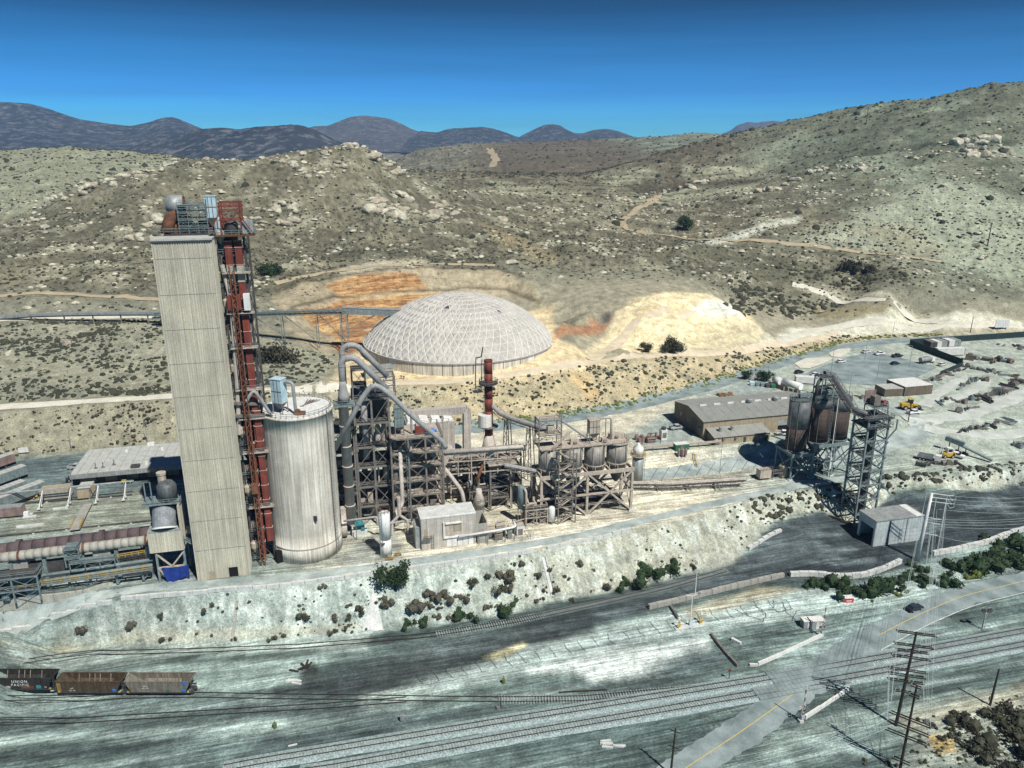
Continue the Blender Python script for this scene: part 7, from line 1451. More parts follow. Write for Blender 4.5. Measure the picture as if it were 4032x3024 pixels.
steel_frame(lt, XA(2.2, 1.0, 0), 4.6, 4.4, [37.5, 40.4], 1, 1, 'steel_t', .25, True, True, 'fl'); BOX(XA(4.0, 3.4, 40.8), 2.2, 2.0, 2.6).build('drive_house', M['steel'], lt); BOX(XA(6.4, 2.4, 40.8), 1.5, 1.3, 1.2).build('motor', M['redf'], lt); BOX(XA(3.6, 5.4, 40.8), 3.8, .2, 3.8).build('wind_screen', M['rustp'], lt)
bars(lt, 'brace', M['steel_t'], [(XA(7, 0, 17), XA(11.5, -2, 11)), (XA(7, 6.4, 17), XA(11.5, 5, 11)), (XA(7, .2, 30), XA(9, -1, 34)), (XA(9, -1, 34), XA(9, -1, 37))], .34)
for k in range(4): BAR(XA(4.5, -.5, 12+k*5), XA(7.2, -.7, 15+k*5), .5, .2).build('stair_flight', M['steel_t'], lt)
# hopper building
U0 = at_z(3435, 2162, 1.0); up_ = lambda a, b, z=0: Vector((U0.x, U0.y, 1.0))+AX*a+BX*b+UP*z
hb_ = thing('hopper_building', 'square sheet clad hopper building with open dark end by the coal yard', 'building', U0); UL, UD, UH = 16.2, 7.2, 8.9
for a, b in ((0, 4.6), (4.9, 10.6), (10.9, UL)): MB().corr(up_(a, 0), up_(b, 0), 1.0, 1+UH, .4, .08).build('cladding_panel', M['clad_b'], hb_)
BOX(up_(4.75, -.05), .3, .24, UH).build('wall_shadow', M['steel_d'], hb_); MB().corr(up_(UL, 0), up_(UL, UD), 1, 1+UH, .4, .08).build('cladding_panel', M['clad_b'], hb_); MB().corr(up_(UL, UD), up_(0, UD), 1, 1+UH, .4, .08).build('cladding_panel', M['clad_b'], hb_)  # dark strip stands for the power pole's shadow climbing the wall
BOX(up_(.1, UD/2, UH-2.6), .25, UD, 2.6).build('door_header', M['clad_b'], hb_); BOX(up_(.1, .35), .3, .7, UH-2.6).build('door_post', M['clad_b'], hb_); BOX(up_(.1, UD-.5), .3, 1.0, UH-2.6).build('door_post', M['clad_b'], hb_)
BOX(up_(UL/2, UD/2, UH), UL+.5, UD+.5, .22).build('roof', M['galv'], hb_); BOX(up_(UL-1.5, UD/2, UH+.22), 2.2, UD+.4, .06).build('roof_sheet', M['white'], hb_); BOX(up_(UL/2+.6, UD/2), UL-2.5, .2, UH-.3).build('dark_inner_sheet', M['black'], hb_); BOX(up_(5.2, UD/2), .2, UD-.5, UH-.3).build('dark_inner_sheet', M['black'], hb_); BOX(up_(-.1, 3.6, UH-1.2), .1, 1.0, .5).build('lamp', M['white'], hb_)  # black sheets stand for the shade inside the open end
# ---------------------------------------------------------------- workshop and its annex
V0 = at_z(2766, 1731, 13.6); vp = lambda a, b, z=0: Vector((V0.x, V0.y, 13.6))+AX*a+BX*b+UP*z
wk = thing('workshop_building', 'long tan ribbed workshop with low pitched grey roof and ridge vents', 'building', V0); VL, VD, VE, VR = 49, 23.5, 6.9, 8.9
MB().corr(vp(0, 0), vp(30, 0), 13.5, 13.6+VE, .6, .08).build('wall', M['tan'], wk); MB().corr(vp(30, 0), vp(VL, 0), 18.6, 13.6+VE, .6, .08).build('wall', M['tan'], wk); MB().corr(vp(36, 0), vp(VL, 0), 13.5, 18.6, .6, .08).build('wall', M['tan'], wk)
BOX(vp(33, .6), 6, .2, 5).build('door_opening', M['black'], wk); BOX(vp(33, .1, 2.6), 6, .12, 2.6).build('roller_door', M['galv'], wk)
MB().add([vp(0, 0), vp(0, VD), vp(0, VD, VE), vp(0, VD/2, VR), vp(0, 0, VE)], [(0, 4, 3, 2, 1)]).build('gable_wall', M['tan_d'], wk); MB().add([vp(VL, 0), vp(VL, VD), vp(VL, VD, VE), vp(VL, VD/2, VR), vp(VL, 0, VE)], [(0, 1, 2, 3, 4)]).build('gable_wall', M['tan_d'], wk); MB().corr(vp(VL, VD), vp(0, VD), 13.5, 13.6+VE, .6, .08).build('wall', M['tan'], wk)
for j0, j1 in ((0, 1), (2, 1)):
    b0, b1 = (-.6, VD/2) if j0 == 0 else (VD+.6, VD/2)
    for k in range(14):
        a0, a1 = -.5+k*3.57, -.5+(k+1)*3.57-.06; MB().add([vp(a0, b0, VE-.02), vp(a1, b0, VE-.02), vp(a1, b1, VR+.1), vp(a0, b1, VR+.1)], [(0, 1, 2, 3) if j0 == 0 else (3, 2, 1, 0)]).build('roof_sheet', M['roof_r'], wk)
rb = MB()
for k in range(98): rb.bar(vp(-.4+k*.51, -.6, VE+.04), vp(-.4+k*.51, VD/2, VR+.16), .09)
stuff_of(rb.build('roof_ribs', M['roof'], wk))
for k in range(8): BOX(vp(5+k*5.6, VD/2-1, VR-.1), 2.6, .5, .55).build('ridge_vent', M['white'], wk)
for a in (23.6, 34.5): LATHE(vp(a, VD/2-1.8, VR-.4), [(.9, 0), (.9, 1.0), (1.2, 1.0), (1.2, 1.7), (.8, 2.0)], 14).build('fan_hood', M['galv'], wk)
BOX(vp(-.05, 7, .05), .12, 4.6, 5.6).build('door', M['steel_d'], wk); 
for b, z in ((17.5, 3.0), (11.5, 2.2), (2.4, 2.4)): BOX(vp(-.05, b, z), .12, 2.0, 1.7).build('window', M['glass'], wk)
xn = thing('workshop_annex', 'small lean to annex with sloping grey roof in front of the workshop', 'building', vp(8, -6)); 
MB().corr(vp(1.2, -6.2), vp(23, -6.2), 13.5, 16.6, .6, .08).build('wall', M['tan'], xn); BOX(vp(12.1, -3.2), 21.6, 5.9, 3.0).build('core', M['tan_d'], xn)
for k in range(7): a0 = .8+k*3.2; MB().add([vp(a0, -6.7, 3.0), vp(a0+3.14, -6.7, 3.0), vp(a0+3.14, -.1, 4.4), vp(a0, -.1, 4.4)], [(0, 1, 2, 3)]).build('roof_sheet', M['roof_r'], xn)
for a in (5, 9.6): LATHE(vp(a, -3, 3.7), [(.55, 0), (.55, 1.3), (.7, 1.4), (.7, 1.7), (.4, 1.9)], 12).build('roof_vent', M['galv'], xn)
for a in (4.6, 9.4, 18.6, 20.2): BOX(vp(a, -6.6, 2.0), .8, .6, .7).build('wall_unit', M['steel'], xn)
BOX(vp(13, -6.35, .1), .9, .12, 2.1).build('door', M['steel_d'], xn); BOX(vp(21.6, -6.6), 1.0, .6, 2.2).build('locker', M['steel_d'], xn); BOX(vp(2.0, -6.35, 1.6), .8, .08, .8).build('sign_board', M['blue'], xn)
pr = thing('pipe_rack', 'low pipe rack with a railed end crossing above the yellow cut bank', 'pipe rack', at_z(2620, 1765, 12)); 
P0_, P1_ = at_z(2540, 1762, 15.2), at_z(2840, 1738, 15.2); BAR(P0_, P1_, 1.0, .25).build('tray', M['dust'], pr); TUBE([P0_+UP*.3, P1_+UP*.3], .2, 7).build('pipe_run', M['dust'], pr)
for f in (.1, .3, .5, .7, .92): p = P0_+(P1_-P0_)*f; BAR(p, Vector((p.x, p.y, height(p.x, p.y)-.2)), .22).build('post', M['steel'], pr)
ppk = thing('compressor_set', 'tangle of red brown pipes and a pinkish tank behind the slim silo', 'machine', at_z(2560, 1745, 13)); c = at_z(2560, 1748, 13); clutter(ppk, c-AX*6, 12, 6, [13, 16], 7, 71, ('rustp', 'rustp', 'white', 'steel')); TUBE([c+UP*1.6-AX*1.5, c+UP*1.6+AX*1.5], 1.2, 14).build('tank', M['rustp'], ppk); bars(ppk, 'pipe_frame', M['rust'], [(c-AX*4-BX*2, c-AX*4-BX*2+UP*3.4), (c-AX*4-BX*2+UP*3.4, c+AX*3-BX*2+UP*3.4), (c+AX*3-BX*2+UP*3.4, c+AX*3-BX*2), (c-AX*1, c-AX*1+UP*4), (c-AX*1+UP*4, c+AX*2+UP*4)], .2)
ct = thing('cooling_unit', 'pale square cooling unit with a round top left of the workshop gable', 'machine', at_z(2609, 1738, 13)); c = at_z(2610, 1736, 13); BOX(c, 2.2, 2.2, 4.4).build('casing', M['white'], ct); LATHE(c+UP*4.4, [(.9, 0), (.9, .9)], 14).build('fan_ring', M['steel_d'], ct); BOX(c+UP*1.5-BX*1.12, 1.6, .06, 2).build('louvre', M['steel'], ct)
gc = thing('green_container', 'dark green equipment container in front of the workshop gable', 'container', at_z(2677, 1775, 13.4)); c = at_z(2680, 1772, 13.4); BOX(c, 5, 2.4, 2.5).build('box_body', M['green'], gc); BOX(c+UP*2.5, 5.1, 2.5, .12).build('roof', M['white'], gc); BOX(c-BX*1.22+UP*.2, 1.2, .06, 2).build('door', M['steel'], gc)
for k, x in enumerate((2672, 2688)): 
    p = at_z(x, 1792, 13.0); t_ = thing('gas_bottle_rack', 'reddish bottle pair below the green container, '+('left' if k == 0 else 'right'), 'tank', p); LATHE(p, [(.5, 0), (.5, 2.0), (.2, 2.4)], 12).build('bottle', M['rustp'], t_); LATHE(p+AX*1.1, [(.5, 0), (.5, 2.0), (.2, 2.4)], 12).build('bottle', M['rustp'], t_)
tr_ = thing('transfer_house', 'small railed transfer house at the end of the long pale conveyor', 'machine', at_z(3010, 1880, 10)); c = at_z(3005, 1886, 10); BOX(c+UP*.8, 4, 2.6, 2.8).build('casing', M['dust'], tr_); LATHE(c+AX*7+UP*.4, [(1.4, 0), (1.4, 3.6), (.6, 4.4)], 16).build('vessel', M['tan'], tr_); steel_frame(tr_, c+AX*2.5-BX*1.4, 3.4, 2.4, [10, 12.2], 1, 1, 'steel', .2, True, True, 'f'); railing(MB(), [c-AX*2.2-BX*1.5+UP*3.7, c+AX*2.2-BX*1.5+UP*3.7], 1.1, 1.1, .09).build('railing', M['steel'], tr_)
cs = thing('bank_stairs', 'short yellow railed stairs climbing the tan cut bank', 'stairs', on(2748, 1845)); a, b = on(2752, 1842)+UP*.3, on(2738, 1790)+UP*.4
for k in range(12): q = a+(b-a)*((k+.5)/12); BOX(q, 1.2, .35, .12, TH).build('step', M['conc_w'], cs)
railing(MB(), [a-AX*.7, b-AX*.7], 1.0, 1.5, .09).build('railing', M['yellow'], cs)
# ---------------------------------------------------------------- fuel tanks, dumpsters, sheds
for (x0, x1, y0, y1, lab) in ((3048, 3072, 1500, 1512, 'rear white horizontal fuel tank behind the workshop'), (3080, 3150, 1510, 1532, 'long front white horizontal fuel tank behind the workshop')):
    a, b = at_z(x0, y0+14, 13.8), at_z(x1, y1+14, 13.8); t_ = thing('fuel_tank', lab, 'tank', a); d = (b-a).normalized(); TUBE([a+UP*2.6, b+UP*2.6], 1.5, 20).build('tank_shell', M['white'], t_, True); TUBE([b+UP*2.6, b+UP*2.6+d*.2], 1.53, 20).build('tank_end', M['car_w'], t_)
    for f in (.15, .85): q = a+(b-a)*f; BOX(q, 1, 2.4, 1.3, math.atan2(d.y, d.x)).build('saddle', M['conc_d'], t_)
bw = thing('bund_wall', 'low dark wall in front of the white fuel tanks', 'wall', at_z(3080, 1538, 13.8)); a, b = at_z(3025, 1516, 13.8), at_z(3150, 1556, 13.8); BAR(a+UP*.8, b+UP*.8, .3, 1.8).build('wall', M['tan_d'], bw)
for k in range(4): q = a+(b-a)*(.5+k*.14); BOX(q+UP*0-BX*.3, .9, .3, 1.6).build('buttress', M['conc_d'], bw)
for k, (x, y, m_, w) in enumerate(((2961, 1516, 'blue', 'light blue dumpster at the left end of the row'), (2984, 1518, 'steel_t', 'second dumpster from left, grey with sloping lid'), (3003, 1520, 'steel_t', 'third dumpster from left, grey'), (3024, 1524, 'steel_d', 'fourth dumpster from left, dark'), (3044, 1526, 'green', 'green dumpster at the right end of the row'))):
    p = at_z(x, y, 13.7); t_ = thing('dumpster', w, 'dumpster', p, 'dumpsters behind the workshop'); BOX(p, 1.9, 1.5, 1.2, 0).build('bin_body', M[m_], t_); MB().add([p+Vector((-1, -.8, 1.2)), p+Vector((1, -.8, 1.2)), p+Vector((1, .8, 1.7)), p+Vector((-1, .8, 1.7)), p+Vector((-1, .8, 1.2)), p+Vector((1, .8, 1.2))], [(0, 1, 2, 3), (0, 3, 4), (1, 5, 2), (4, 3, 2, 5)]).build('lid', M[m_], t_)
pl = thing('pallet_pile', 'heap of orange brown wooden pallets behind the workshop roof', 'pallets', at_z(2855, 1558, 13.6)); r_ = random.Random(4)
for k in range(16): p = at_z(2855, 1556, 13.6)+Vector((r_.uniform(-3.2, 3.2), r_.uniform(-2, 2), r_.uniform(0, .8))); BOX(p, 1.2, 1.1, .3, r_.uniform(0, 3)).build('pallet', M['pallet'], pl)
for k, x in enumerate((2949, 2968)):
    p = at_z(x, 1492, 13.8); t_ = thing('flagpole', 'thin flagpole with a small dark flag, '+('left' if k == 0 else 'right')+' one of two', 'flagpole', p); TUBE([p, p+UP*4.6], .07, 6).build('pole', M['white'], t_); mb = MB(); mb.add([p+UP*4.5, p+UP*4.5+Vector((.4, .2, -.2)), p+UP*4.5+Vector((.8, 0, -.1)), p+UP*3.6+Vector((.7, .1, 0)), p+UP*3.5+Vector((.35, .2, -.1)), p+UP*3.6], [(0, 1, 4, 5), (1, 2, 3, 4)]); mb.build('flag', M['steel_d'], t_)
mn = thing('stone_monument', 'small stone marker between the flagpoles and trees', 'monument', at_z(2962, 1494, 13.8)); BOX(at_z(2962, 1494, 13.8), 2.4, .8, 1.0).build('plinth', M['conc_w'], mn); BOX(at_z(2962, 1494, 14.8), 1.4, .5, 1.6).build('slab', M['dust'], mn)
shipping(3132, 1508, 14, 8, 3, 2.8, R(-12), 'white', 'white site cabin behind the white fuel tanks', 'site_cabin', 'cabin', 'white')
shipping(3482, 1562, 13.6, 10, 7, 3.2, R(8), 'tan_d', 'smaller brown shed with pale roof in the storage yard', 'storage_shed', 'shed', 'roof'); shipping(3560, 1560, 13.6, 13.5, 11, 4.0, R(14), 'tan_d', 'larger brown shed with white roof in the storage yard', 'storage_shed', 'shed', 'white')
shipping(3690, 1400, 14.4, 14, 2.8, 3.4, R(4), 'white', 'long white trailer box behind the green fence', 'trailer_box', 'trailer', 'white')
for k, (x, y, m_, lab) in enumerate(((3664, 1372, 'steel_d', 'dark container at the left end of the row behind the green fence'), (3684, 1370, 'white', 'first white container right of the dark one'), (3704, 1369, 'galv', 'grey container in the middle of the row behind the fence'), (3734, 1366, 'white', 'white container right of the gap in the row'), (3756, 1364, 'galv', 'grey container at the right end of the row'))): shipping(x, y, 14.5, 3.4, 6, 3.2, R(8), m_, lab, roof=m_ if m_ != 'steel_d' else 'steel')
for k, (x0, y0, x1, y1, h, lab) in enumerate(((3581, 1362, 3788, 1440, 3.2, 'dark green screen fence slanting across the storage yard'), (3581, 1359, 4060, 1326, 3.2, 'dark green screen fence along the back of the storage yard'), (3790, 1442, 3700, 1480, 2.2, 'short green fence piece running back toward the sheds'))):
    a, b = on(x0, y0), on(x1, y1); t_ = thing('screen_fence', lab, 'fence', a); n = max(3, int((b-a).length/5))
    for i in range(n):
        p, q = a+(b-a)*(i/n), a+(b-a)*((i+1)/n); p.z = height(p.x, p.y); q.z = height(q.x, q.y); BAR(p+UP*h/2, q+UP*h/2-(q-p)*.01, .1, h).build('fence_panel', M['fence'], t_); BAR(p, p+UP*(h+.2), .16).build('post', M['steel_d'], t_)
# ---------------------------------------------------------------- vehicles
def wheels(root, pts, r_, w, ang):
    a, b = axes(ang)
    for p in pts: t_ = TUBE([p-b*w/2, p+b*w/2], r_, 14).build('wheel', M['tyre'], root); TUBE([p-b*(w/2+.02), p+b*(w/2+.02)], r_*.55, 10).build('rim', M['silver'], t_)
def hull(prof, w, tuck=.12):
    """closed body from a side profile (x, z), width w, with the upper part drawn in"""
    mb = MB(); n = len(prof); zm = max(p[1] for p in prof); vs = []
    for s_ in (-1, 1):
        for x, z in prof: k = 1-tuck*max(0, (z-.95)/(zm-.9)) if z > .95 else 1; vs.append((x, s_*w/2*k, z))
    mb.add(vs, [(i, (i+1) % n, n+(i+1) % n, n+i) for i in range(n)]+[tuple(range(n))[::-1], tuple(range(n, 2*n))]); return mb
def vehicle(kind, m_):
    """prototype at the origin pointing along +x"""
    root = thing({'car': 'parked_car', 'pickup': 'pickup_truck'}[kind], 'x', 'car' if kind == 'car' else 'pickup', (0, 0, 0))
    if kind == 'car':
        hull([(-2.25, .35), (2.25, .35), (2.3, .75), (1.2, .95), (-2.3, 1.0), (-2.32, .6)], 1.82, 0).build('body', M[m_], root, loc=(0, 0, 0)); hull([(1.25, .93), (.45, 1.5), (-1.3, 1.52), (-2.0, .98)], 1.76, .16).build('cabin_glass', M['glass'], root); hull([(.42, 1.44), (.4, 1.54), (-1.3, 1.56), (-1.4, 1.46)], 1.56, 0).build('roof', M[m_], root)
        wx = (1.4, -1.4)
    else:
        hull([(-2.75, .5), (2.7, .5), (2.75, 1.0), (1.5, 1.12), (-2.75, 1.12)], 1.95, 0).build('body', M[m_], root, loc=(0, 0, 0)); hull([(1.45, 1.1), (.8, 1.78), (-.9, 1.8), (-1.0, 1.1)], 1.8, .12).build('cabin_glass', M['glass'], root); hull([(.78, 1.72), (.76, 1.83), (-.9, 1.85), (-.92, 1.74)], 1.66, 0).build('roof', M[m_], root); BOX((-1.85, 0, 1.125), 1.6, 1.65, .04, 0).build('cargo_bed', M['steel_d'], root); 
        for s_ in (-.92, .92): BOX((-1.85, s_, 1.12), 1.75, .1, .28, 0).build('bed_side', M[m_], root)
        BOX((-2.7, 0, 1.12), .1, 1.9, .28, 0).build('tailgate', M[m_], root); wx = (1.75, -1.65)
    L_ = 2.3 if kind == 'car' else 2.74
    for s_ in (-.65, .65): BOX((L_, s_, .66), .06, .36, .18, 0).build('headlight', M['white'], root); BOX((-L_-.02, s_, .68), .06, .3, .2, 0).build('tail_light', M['red'], root)
    wheels(root, [Vector((x, y, .36 if kind == 'car' else .42)) for x in wx for y in (-.82, .82)], .36 if kind == 'car' else .42, .24, 0); return root
protos = {}
def place(kind, m_, px, py, ang, label, group=None, z=None):
    p = on(px, py) if z is None else at_z(px, py, z); k = (kind, m_)
    if k not in protos: o = vehicle(kind, m_); protos[k] = o
    else: o = copy_tree(protos[k])
    o.location = (p.x, p.y, p.z+.13); o.rotation_euler = (0, 0, R(ang)); o['label'] = label
    if group: o['group'] = group
    return o
for a in (('car', 'car_w', 3410, 1390, 20, 'white car parked at the back left of the parking lot'), ('pickup', 'car_w', 3463, 1398, 15, 'white pickup in the back row beside the white car'), ('pickup', 'car_d', 3532, 1407, 15, 'dark pickup in the back row of the parking lot'), ('car', 'car_d', 3524, 1436, 20, 'dark car alone in the middle of the parking lot'), ('car', 'car_w', 3708, 1440, 30, 'white car at the right end of the parking lot by the fence'), ('car', 'car_d', 3146, 1470, 25, 'dark car by the dirt island near the flagpoles'), ('car', 'car_w', 3211, 1480, 12, 'white car on the near edge of the parking lot'), ('car', 'car_w', 3311, 1428, 20, 'white sedan entering the parking lot beside the oval island')): place(*a, 'cars in the parking lot')
place('pickup', 'silver', 2664, 1690, 16, 'silver pickup parked left of the workshop gable'); place('pickup', 'car_w', 3597, 1630, 12, 'white pickup in front of the yellow wheel loader'); place('pickup', 'silver', 305, 1846, 5, 'pale pickup with a rack beside the flat roofed building'); place('pickup', 'car_w', 3088, 1714, -16, 'white pickup behind the left tall bin'); place('car', 'car_d', 3600, 2402, 24, 'dark car driving along the main road below the wires')
place('pickup', 'car_w', 3762, 1800, -40, 'white truck behind the yellow forklift')
place('car', 'car_d', 292, 1892, 30, 'dark vehicle parked at the left corner of the flat roofed building')
wlp = on(3582, 1612); wl_ = thing('wheel_loader', 'big yellow wheel loader in the storage yard', 'loader', wlp); W = lambda x, y, z: wlp+Vector((x, y, z))
MB().add([W(x, y, z) for x, z in ((-3.8, 1.2), (-3.8, 2.6), (-1.0, 3.0), (-.4, 1.2)) for y in (-1.1, 1.1)], [(0, 1, 3, 2), (2, 3, 5, 4), (4, 5, 7, 6), (6, 7, 1, 0), (0, 2, 4, 6), (1, 7, 5, 3)]).build('engine_hood', M['yellow'], wl_); BOX(W(-.2, 0, 2.6), 1.6, 1.6, 1.7, 0).build('cab', M['glass'], wl_); BOX(W(-.2, 0, 4.3), 1.9, 1.8, .2, 0).build('cab_roof', M['yellow'], wl_); BOX(W(1.4, 0, 1.0), 2.6, 1.3, 1.2, 0).build('front_frame', M['yellow'], wl_)
for s_ in (-.7, .7): BAR(W(.8, s_, 2.2), W(3.6, s_, 1.0), .35, .5).build('lift_arm', M['yellow'], wl_)
MB().add([W(x, y, z) for y in (-1.5, 1.5) for x, z in ((3.4, .2), (4.9, .1), (4.9, .3), (3.9, .6), (3.7, 1.7), (3.4, 1.7))], [(0, 1, 7, 6), (1, 2, 8, 7), (2, 3, 9, 8), (3, 4, 10, 9), (4, 5, 11, 10), (5, 0, 6, 11), (0, 5, 4, 3, 2, 1), (6, 7, 8, 9, 10, 11)]).build('bucket', M['steel_d'], wl_); wheels(wl_, [W(x, y, .95) for x in (-2.4, 1.8) for y in (-1.25, 1.25)], .95, .6, 0)
fkp = on(3728, 1800); fk = thing('forklift', 'yellow and white heavy forklift in the lower storage yard', 'forklift', fkp); W = lambda x, y, z: fkp+Vector((x, y, z))
BOX(W(0, 0, .6), 4, 2.2, 1.3, 0).build('chassis', M['yellow'], fk); BOX(W(.4, 0, 1.9), 1.8, 1.8, 1.7, 0).build('cab', M['white'], fk); BOX(W(.4, -.92, 2.3), 1.4, .05, 1, 0).build('window', M['glass'], fk); BOX(W(1.8, 0, .5), .8, 2.2, 1.6, 0).build('counterweight', M['yellow'], fk)
for s_ in (-.6, .6): BAR(W(-2.3, s_, .2), W(-2.3, s_, 4.2), .25).build('mast_rail', M['white'], fk); BAR(W(-2.3, s_, .2), W(-3.8, s_, .2), .2, .1).build('fork', M['steel_d'], fk)
wheels(fk, [W(x, y, .6) for x in (-1.3, 1.4) for y in (-1.1, 1.1)], .6, .45, 0)
def truck(px, py, ang, lab, m_, tank=False, L=7.5):
    p = on(px, py); root = thing('work_truck', lab, 'truck', p); a, b = axes(R(ang)); Q = lambda x, y, z: p+a*x+b*y+UP*z
    BOX(Q(0, 0, .8), L, 1.0, .35, R(ang)).build('chassis', M['steel_d'], root); BOX(Q(L*.36, 0, .9), 2.0, 2.3, 1.9, R(ang), .92).build('cab', M['white'], root); BOX(Q(L*.36+.96, 0, 1.8), .1, 2.0, .8, R(ang)).build('windscreen', M['glass'], root)
    if tank: TUBE([Q(-L*.5, 0, 2.1), Q(L*.2, 0, 2.1)], 1.15, 16).build('tank', M[m_], root); BOX(Q(-L*.15, 0, 3.2), L*.4, .6, .2, R(ang)).build('catwalk', M['steel'], root)
    else: BOX(Q(-L*.17, 0, 1.15), L*.62, 2.4, .2, R(ang)).build('flat_bed', M[m_], root); BOX(Q(-L*.17, 1.15, 1.35), L*.62, .1, .9, R(ang)).build('bed_side', M[m_], root); BOX(Q(-L*.17, -1.15, 1.35), L*.62, .1, .9, R(ang)).build('bed_side', M[m_], root); BOX(Q(-L*.46, 0, 1.35), .1, 2.3, .9, R(ang)).build('tailgate', M[m_], root)
    wheels(root, [Q(x, y, .5) for x in (-L*.35, -L*.2, L*.36) for y in (-1.0, 1.0)], .5, .35, R(ang))
truck(3648, 1430, 20, 'grey tank truck in the parking lot near the fence', 'galv', True, 8.5); truck(3657, 1815, -35, 'grey dump truck in the lower storage yard', 'galv'); truck(62, 1876, 60, 'white tractor unit at the head of the long dark trailer', 'steel_d', False, 5.5)
gtp = on(503, 1902); gt = thing('utility_cart', 'small green and yellow utility cart before the flat roofed building', 'cart', gtp); BOX(gtp+UP*.5, 3.2, 1.5, .5).build('body', M['green'], gt); BOX(gtp+UP*1.0-AX*.9, 1.3, 1.4, .4).build('cargo_bed', M['yellow'], gt); bars(gt, 'roll_bar', M['steel_d'], [(gtp+AX*.2+UP*.9, gtp+AX*.1+UP*1.9), (gtp+AX*.9+UP*.9, gtp+AX*.9+UP*1.9), (gtp+AX*.1+UP*1.9, gtp+AX*.9+UP*1.9)], .1); wheels(gt, [gtp+AX*x+BX*y+UP*.35 for x in (-1, 1) for y in (-.7, .7)], .35, .25, TH)
for k, x in enumerate((372, 385)): p = on(x, 1893); t_ = thing('yellow_tote', 'yellow tote box under the roof edge, %s of two' % ('left' if k == 0 else 'right'), 'box', p); BOX(p, 1.5, 1.3, 1.5).build('box_body', M['yellow'], t_); BOX(p+UP*1.5, 1.6, 1.4, .12).build('lid', M['yellow'], t_)
bkp = on(130, 1962); bk = thing('skid_loader', 'small yellow loader beside the brown roofed shed', 'loader', bkp); BOX(bkp+UP*.5, 2.6, 1.7, 1.2, .6).build('body', M['yellow'], bk); BOX(bkp+UP*1.7, 1.2, 1.4, 1.1, .6).build('cab', M['glass'], bk); BAR(bkp+Vector((1, .8, 1.6)), bkp+Vector((2.4, 1.6, .5)), .3).build('lift_arm', M['yellow'], bk); wheels(bk, [bkp+Vector((x, y, .45)) for x in (-.9, .9) for y in (-.8, .8)], .45, .35, 0)
# ---------------------------------------------------------------- storage yard pieces: every heap its own thing
YK = {'pipe': 'pipe bundle', 'beam': 'beam stack', 'box': 'machine housing', 'frame': 'steel rack', 'drum': 'drum cluster', 'mach': 'machine part'}
yard_count = {}
def yard_item(px, py, kind, m_, ang, zone, s=1.0):
    p = on(px, py); k = (kind, zone); yard_count[k] = yard_count.get(k, 0)+1; r_ = random.Random(px*31+py)
    t_ = thing({'pipe': 'pipe_bundle', 'beam': 'beam_stack', 'box': 'machine_housing', 'frame': 'steel_rack', 'drum': 'drum_cluster', 'mach': 'machine_part'}[kind], YK[kind]+' lying in the '+zone, {'pipe': 'pipes', 'beam': 'beams', 'box': 'crate', 'frame': 'rack', 'drum': 'drums', 'mach': 'machine part'}[kind], p, 'yard stock: %s in the %s' % (YK[kind], zone)); a, b = axes(ang)
    if kind == 'pipe':
        for q in range(5): o = b*(q % 3-1)*.5*s+UP*(.25+.42*(q//3))*s; L = r_.uniform(2, 4)*s; TUBE([p+o-a*L, p+o+a*L], .24*s, 8).build('pipe', M[m_], t_)
    elif kind == 'beam':
        for q in range(4): o = b*(q % 2-.5)*.8*s+UP*(.3*(q//2))*s; BOX(p+o, r_.uniform(4, 8)*s, .4*s, .28*s, ang+r_.uniform(-.1, .1)).build('beam', M[m_], t_)
    elif kind == 'box': BOX(p, 2.2*s, 1.6*s, 1.5*s, ang).build('housing', M[m_], t_); BOX(p+UP*1.5*s, 1.2*s, 1.0*s, .5*s, ang).build('cover', M['steel'], t_)
    elif kind == 'frame':
        for i in (-1.6, 0, 1.6):
            for j in (-.6, .6): BAR(p+(a*i+b*j)*s, p+(a*i+b*j)*s+UP*1.7*s, .18).build('post', M[m_], t_)
        for z in (.5, 1.1, 1.7):
            for j in (-.6, .6): BAR(p+(a*-1.8+b*j)*s+UP*z*s, p+(a*1.8+b*j)*s+UP*z*s, .16).build('rail_bar', M[m_], t_)
        BOX(p+UP*.6*s, 2.6*s, .9*s, .5*s, ang).build('load', M['steel_d'], t_)
    elif kind == 'drum':
        for q in range(5): o = a*(q % 3-1)*.75*s+b*(q//3)*.75*s; LATHE(p+o, [(.34*s, 0), (.34*s, 1.0*s)], 10).build('drum', M[m_ if q % 2 else 'steel'], t_)
    else: TUBE([p+UP*.8*s-a*.9*s, p+UP*.8*s+a*.9*s], .75*s, 12).build('rotor', M[m_], t_); BOX(p+a*1.4*s, 1.1*s, 1.3*s, 1.2*s, ang).build('gear_case', M['steel'], t_); BAR(p-a*1.6*s+UP*.8*s, p-a*.9*s+UP*.8*s, .2*s).build('shaft', M['steel_d'], t_)
rz_ = random.Random(9); kinds = ['pipe', 'beam', 'box', 'frame', 'drum', 'mach', 'mach', 'box']; mts = ['rustp', 'steel', 'steel_d', 'galv', 'steel_d', 'tan_d', 'steel_t', 'steel_t', 'steel']
def yard_row(pts, n, zone, jit=6, s=.85):
    for k in range(n):
        t = (k+rz_.random()*.6)/n*(len(pts)-1); i = min(int(t), len(pts)-2); f = t-i
        yard_item(pts[i][0]*(1-f)+pts[i+1][0]*f+rz_.uniform(-jit, jit), pts[i][1]*(1-f)+pts[i+1][1]*f+rz_.uniform(-jit, jit)*.5, rz_.choice(kinds), rz_.choice(mts), rz_.uniform(0, 3), zone, s*rz_.uniform(.7, 1.25))
yard_row([(3625,1512),(3680,1490),(3740,1470),(3800,1455)], 18, 'row right of the brown sheds', 9)
yard_row([(3790,1445),(3860,1455),(3930,1470),(4020,1490)], 16, 'row at the head of the oval track', 7)
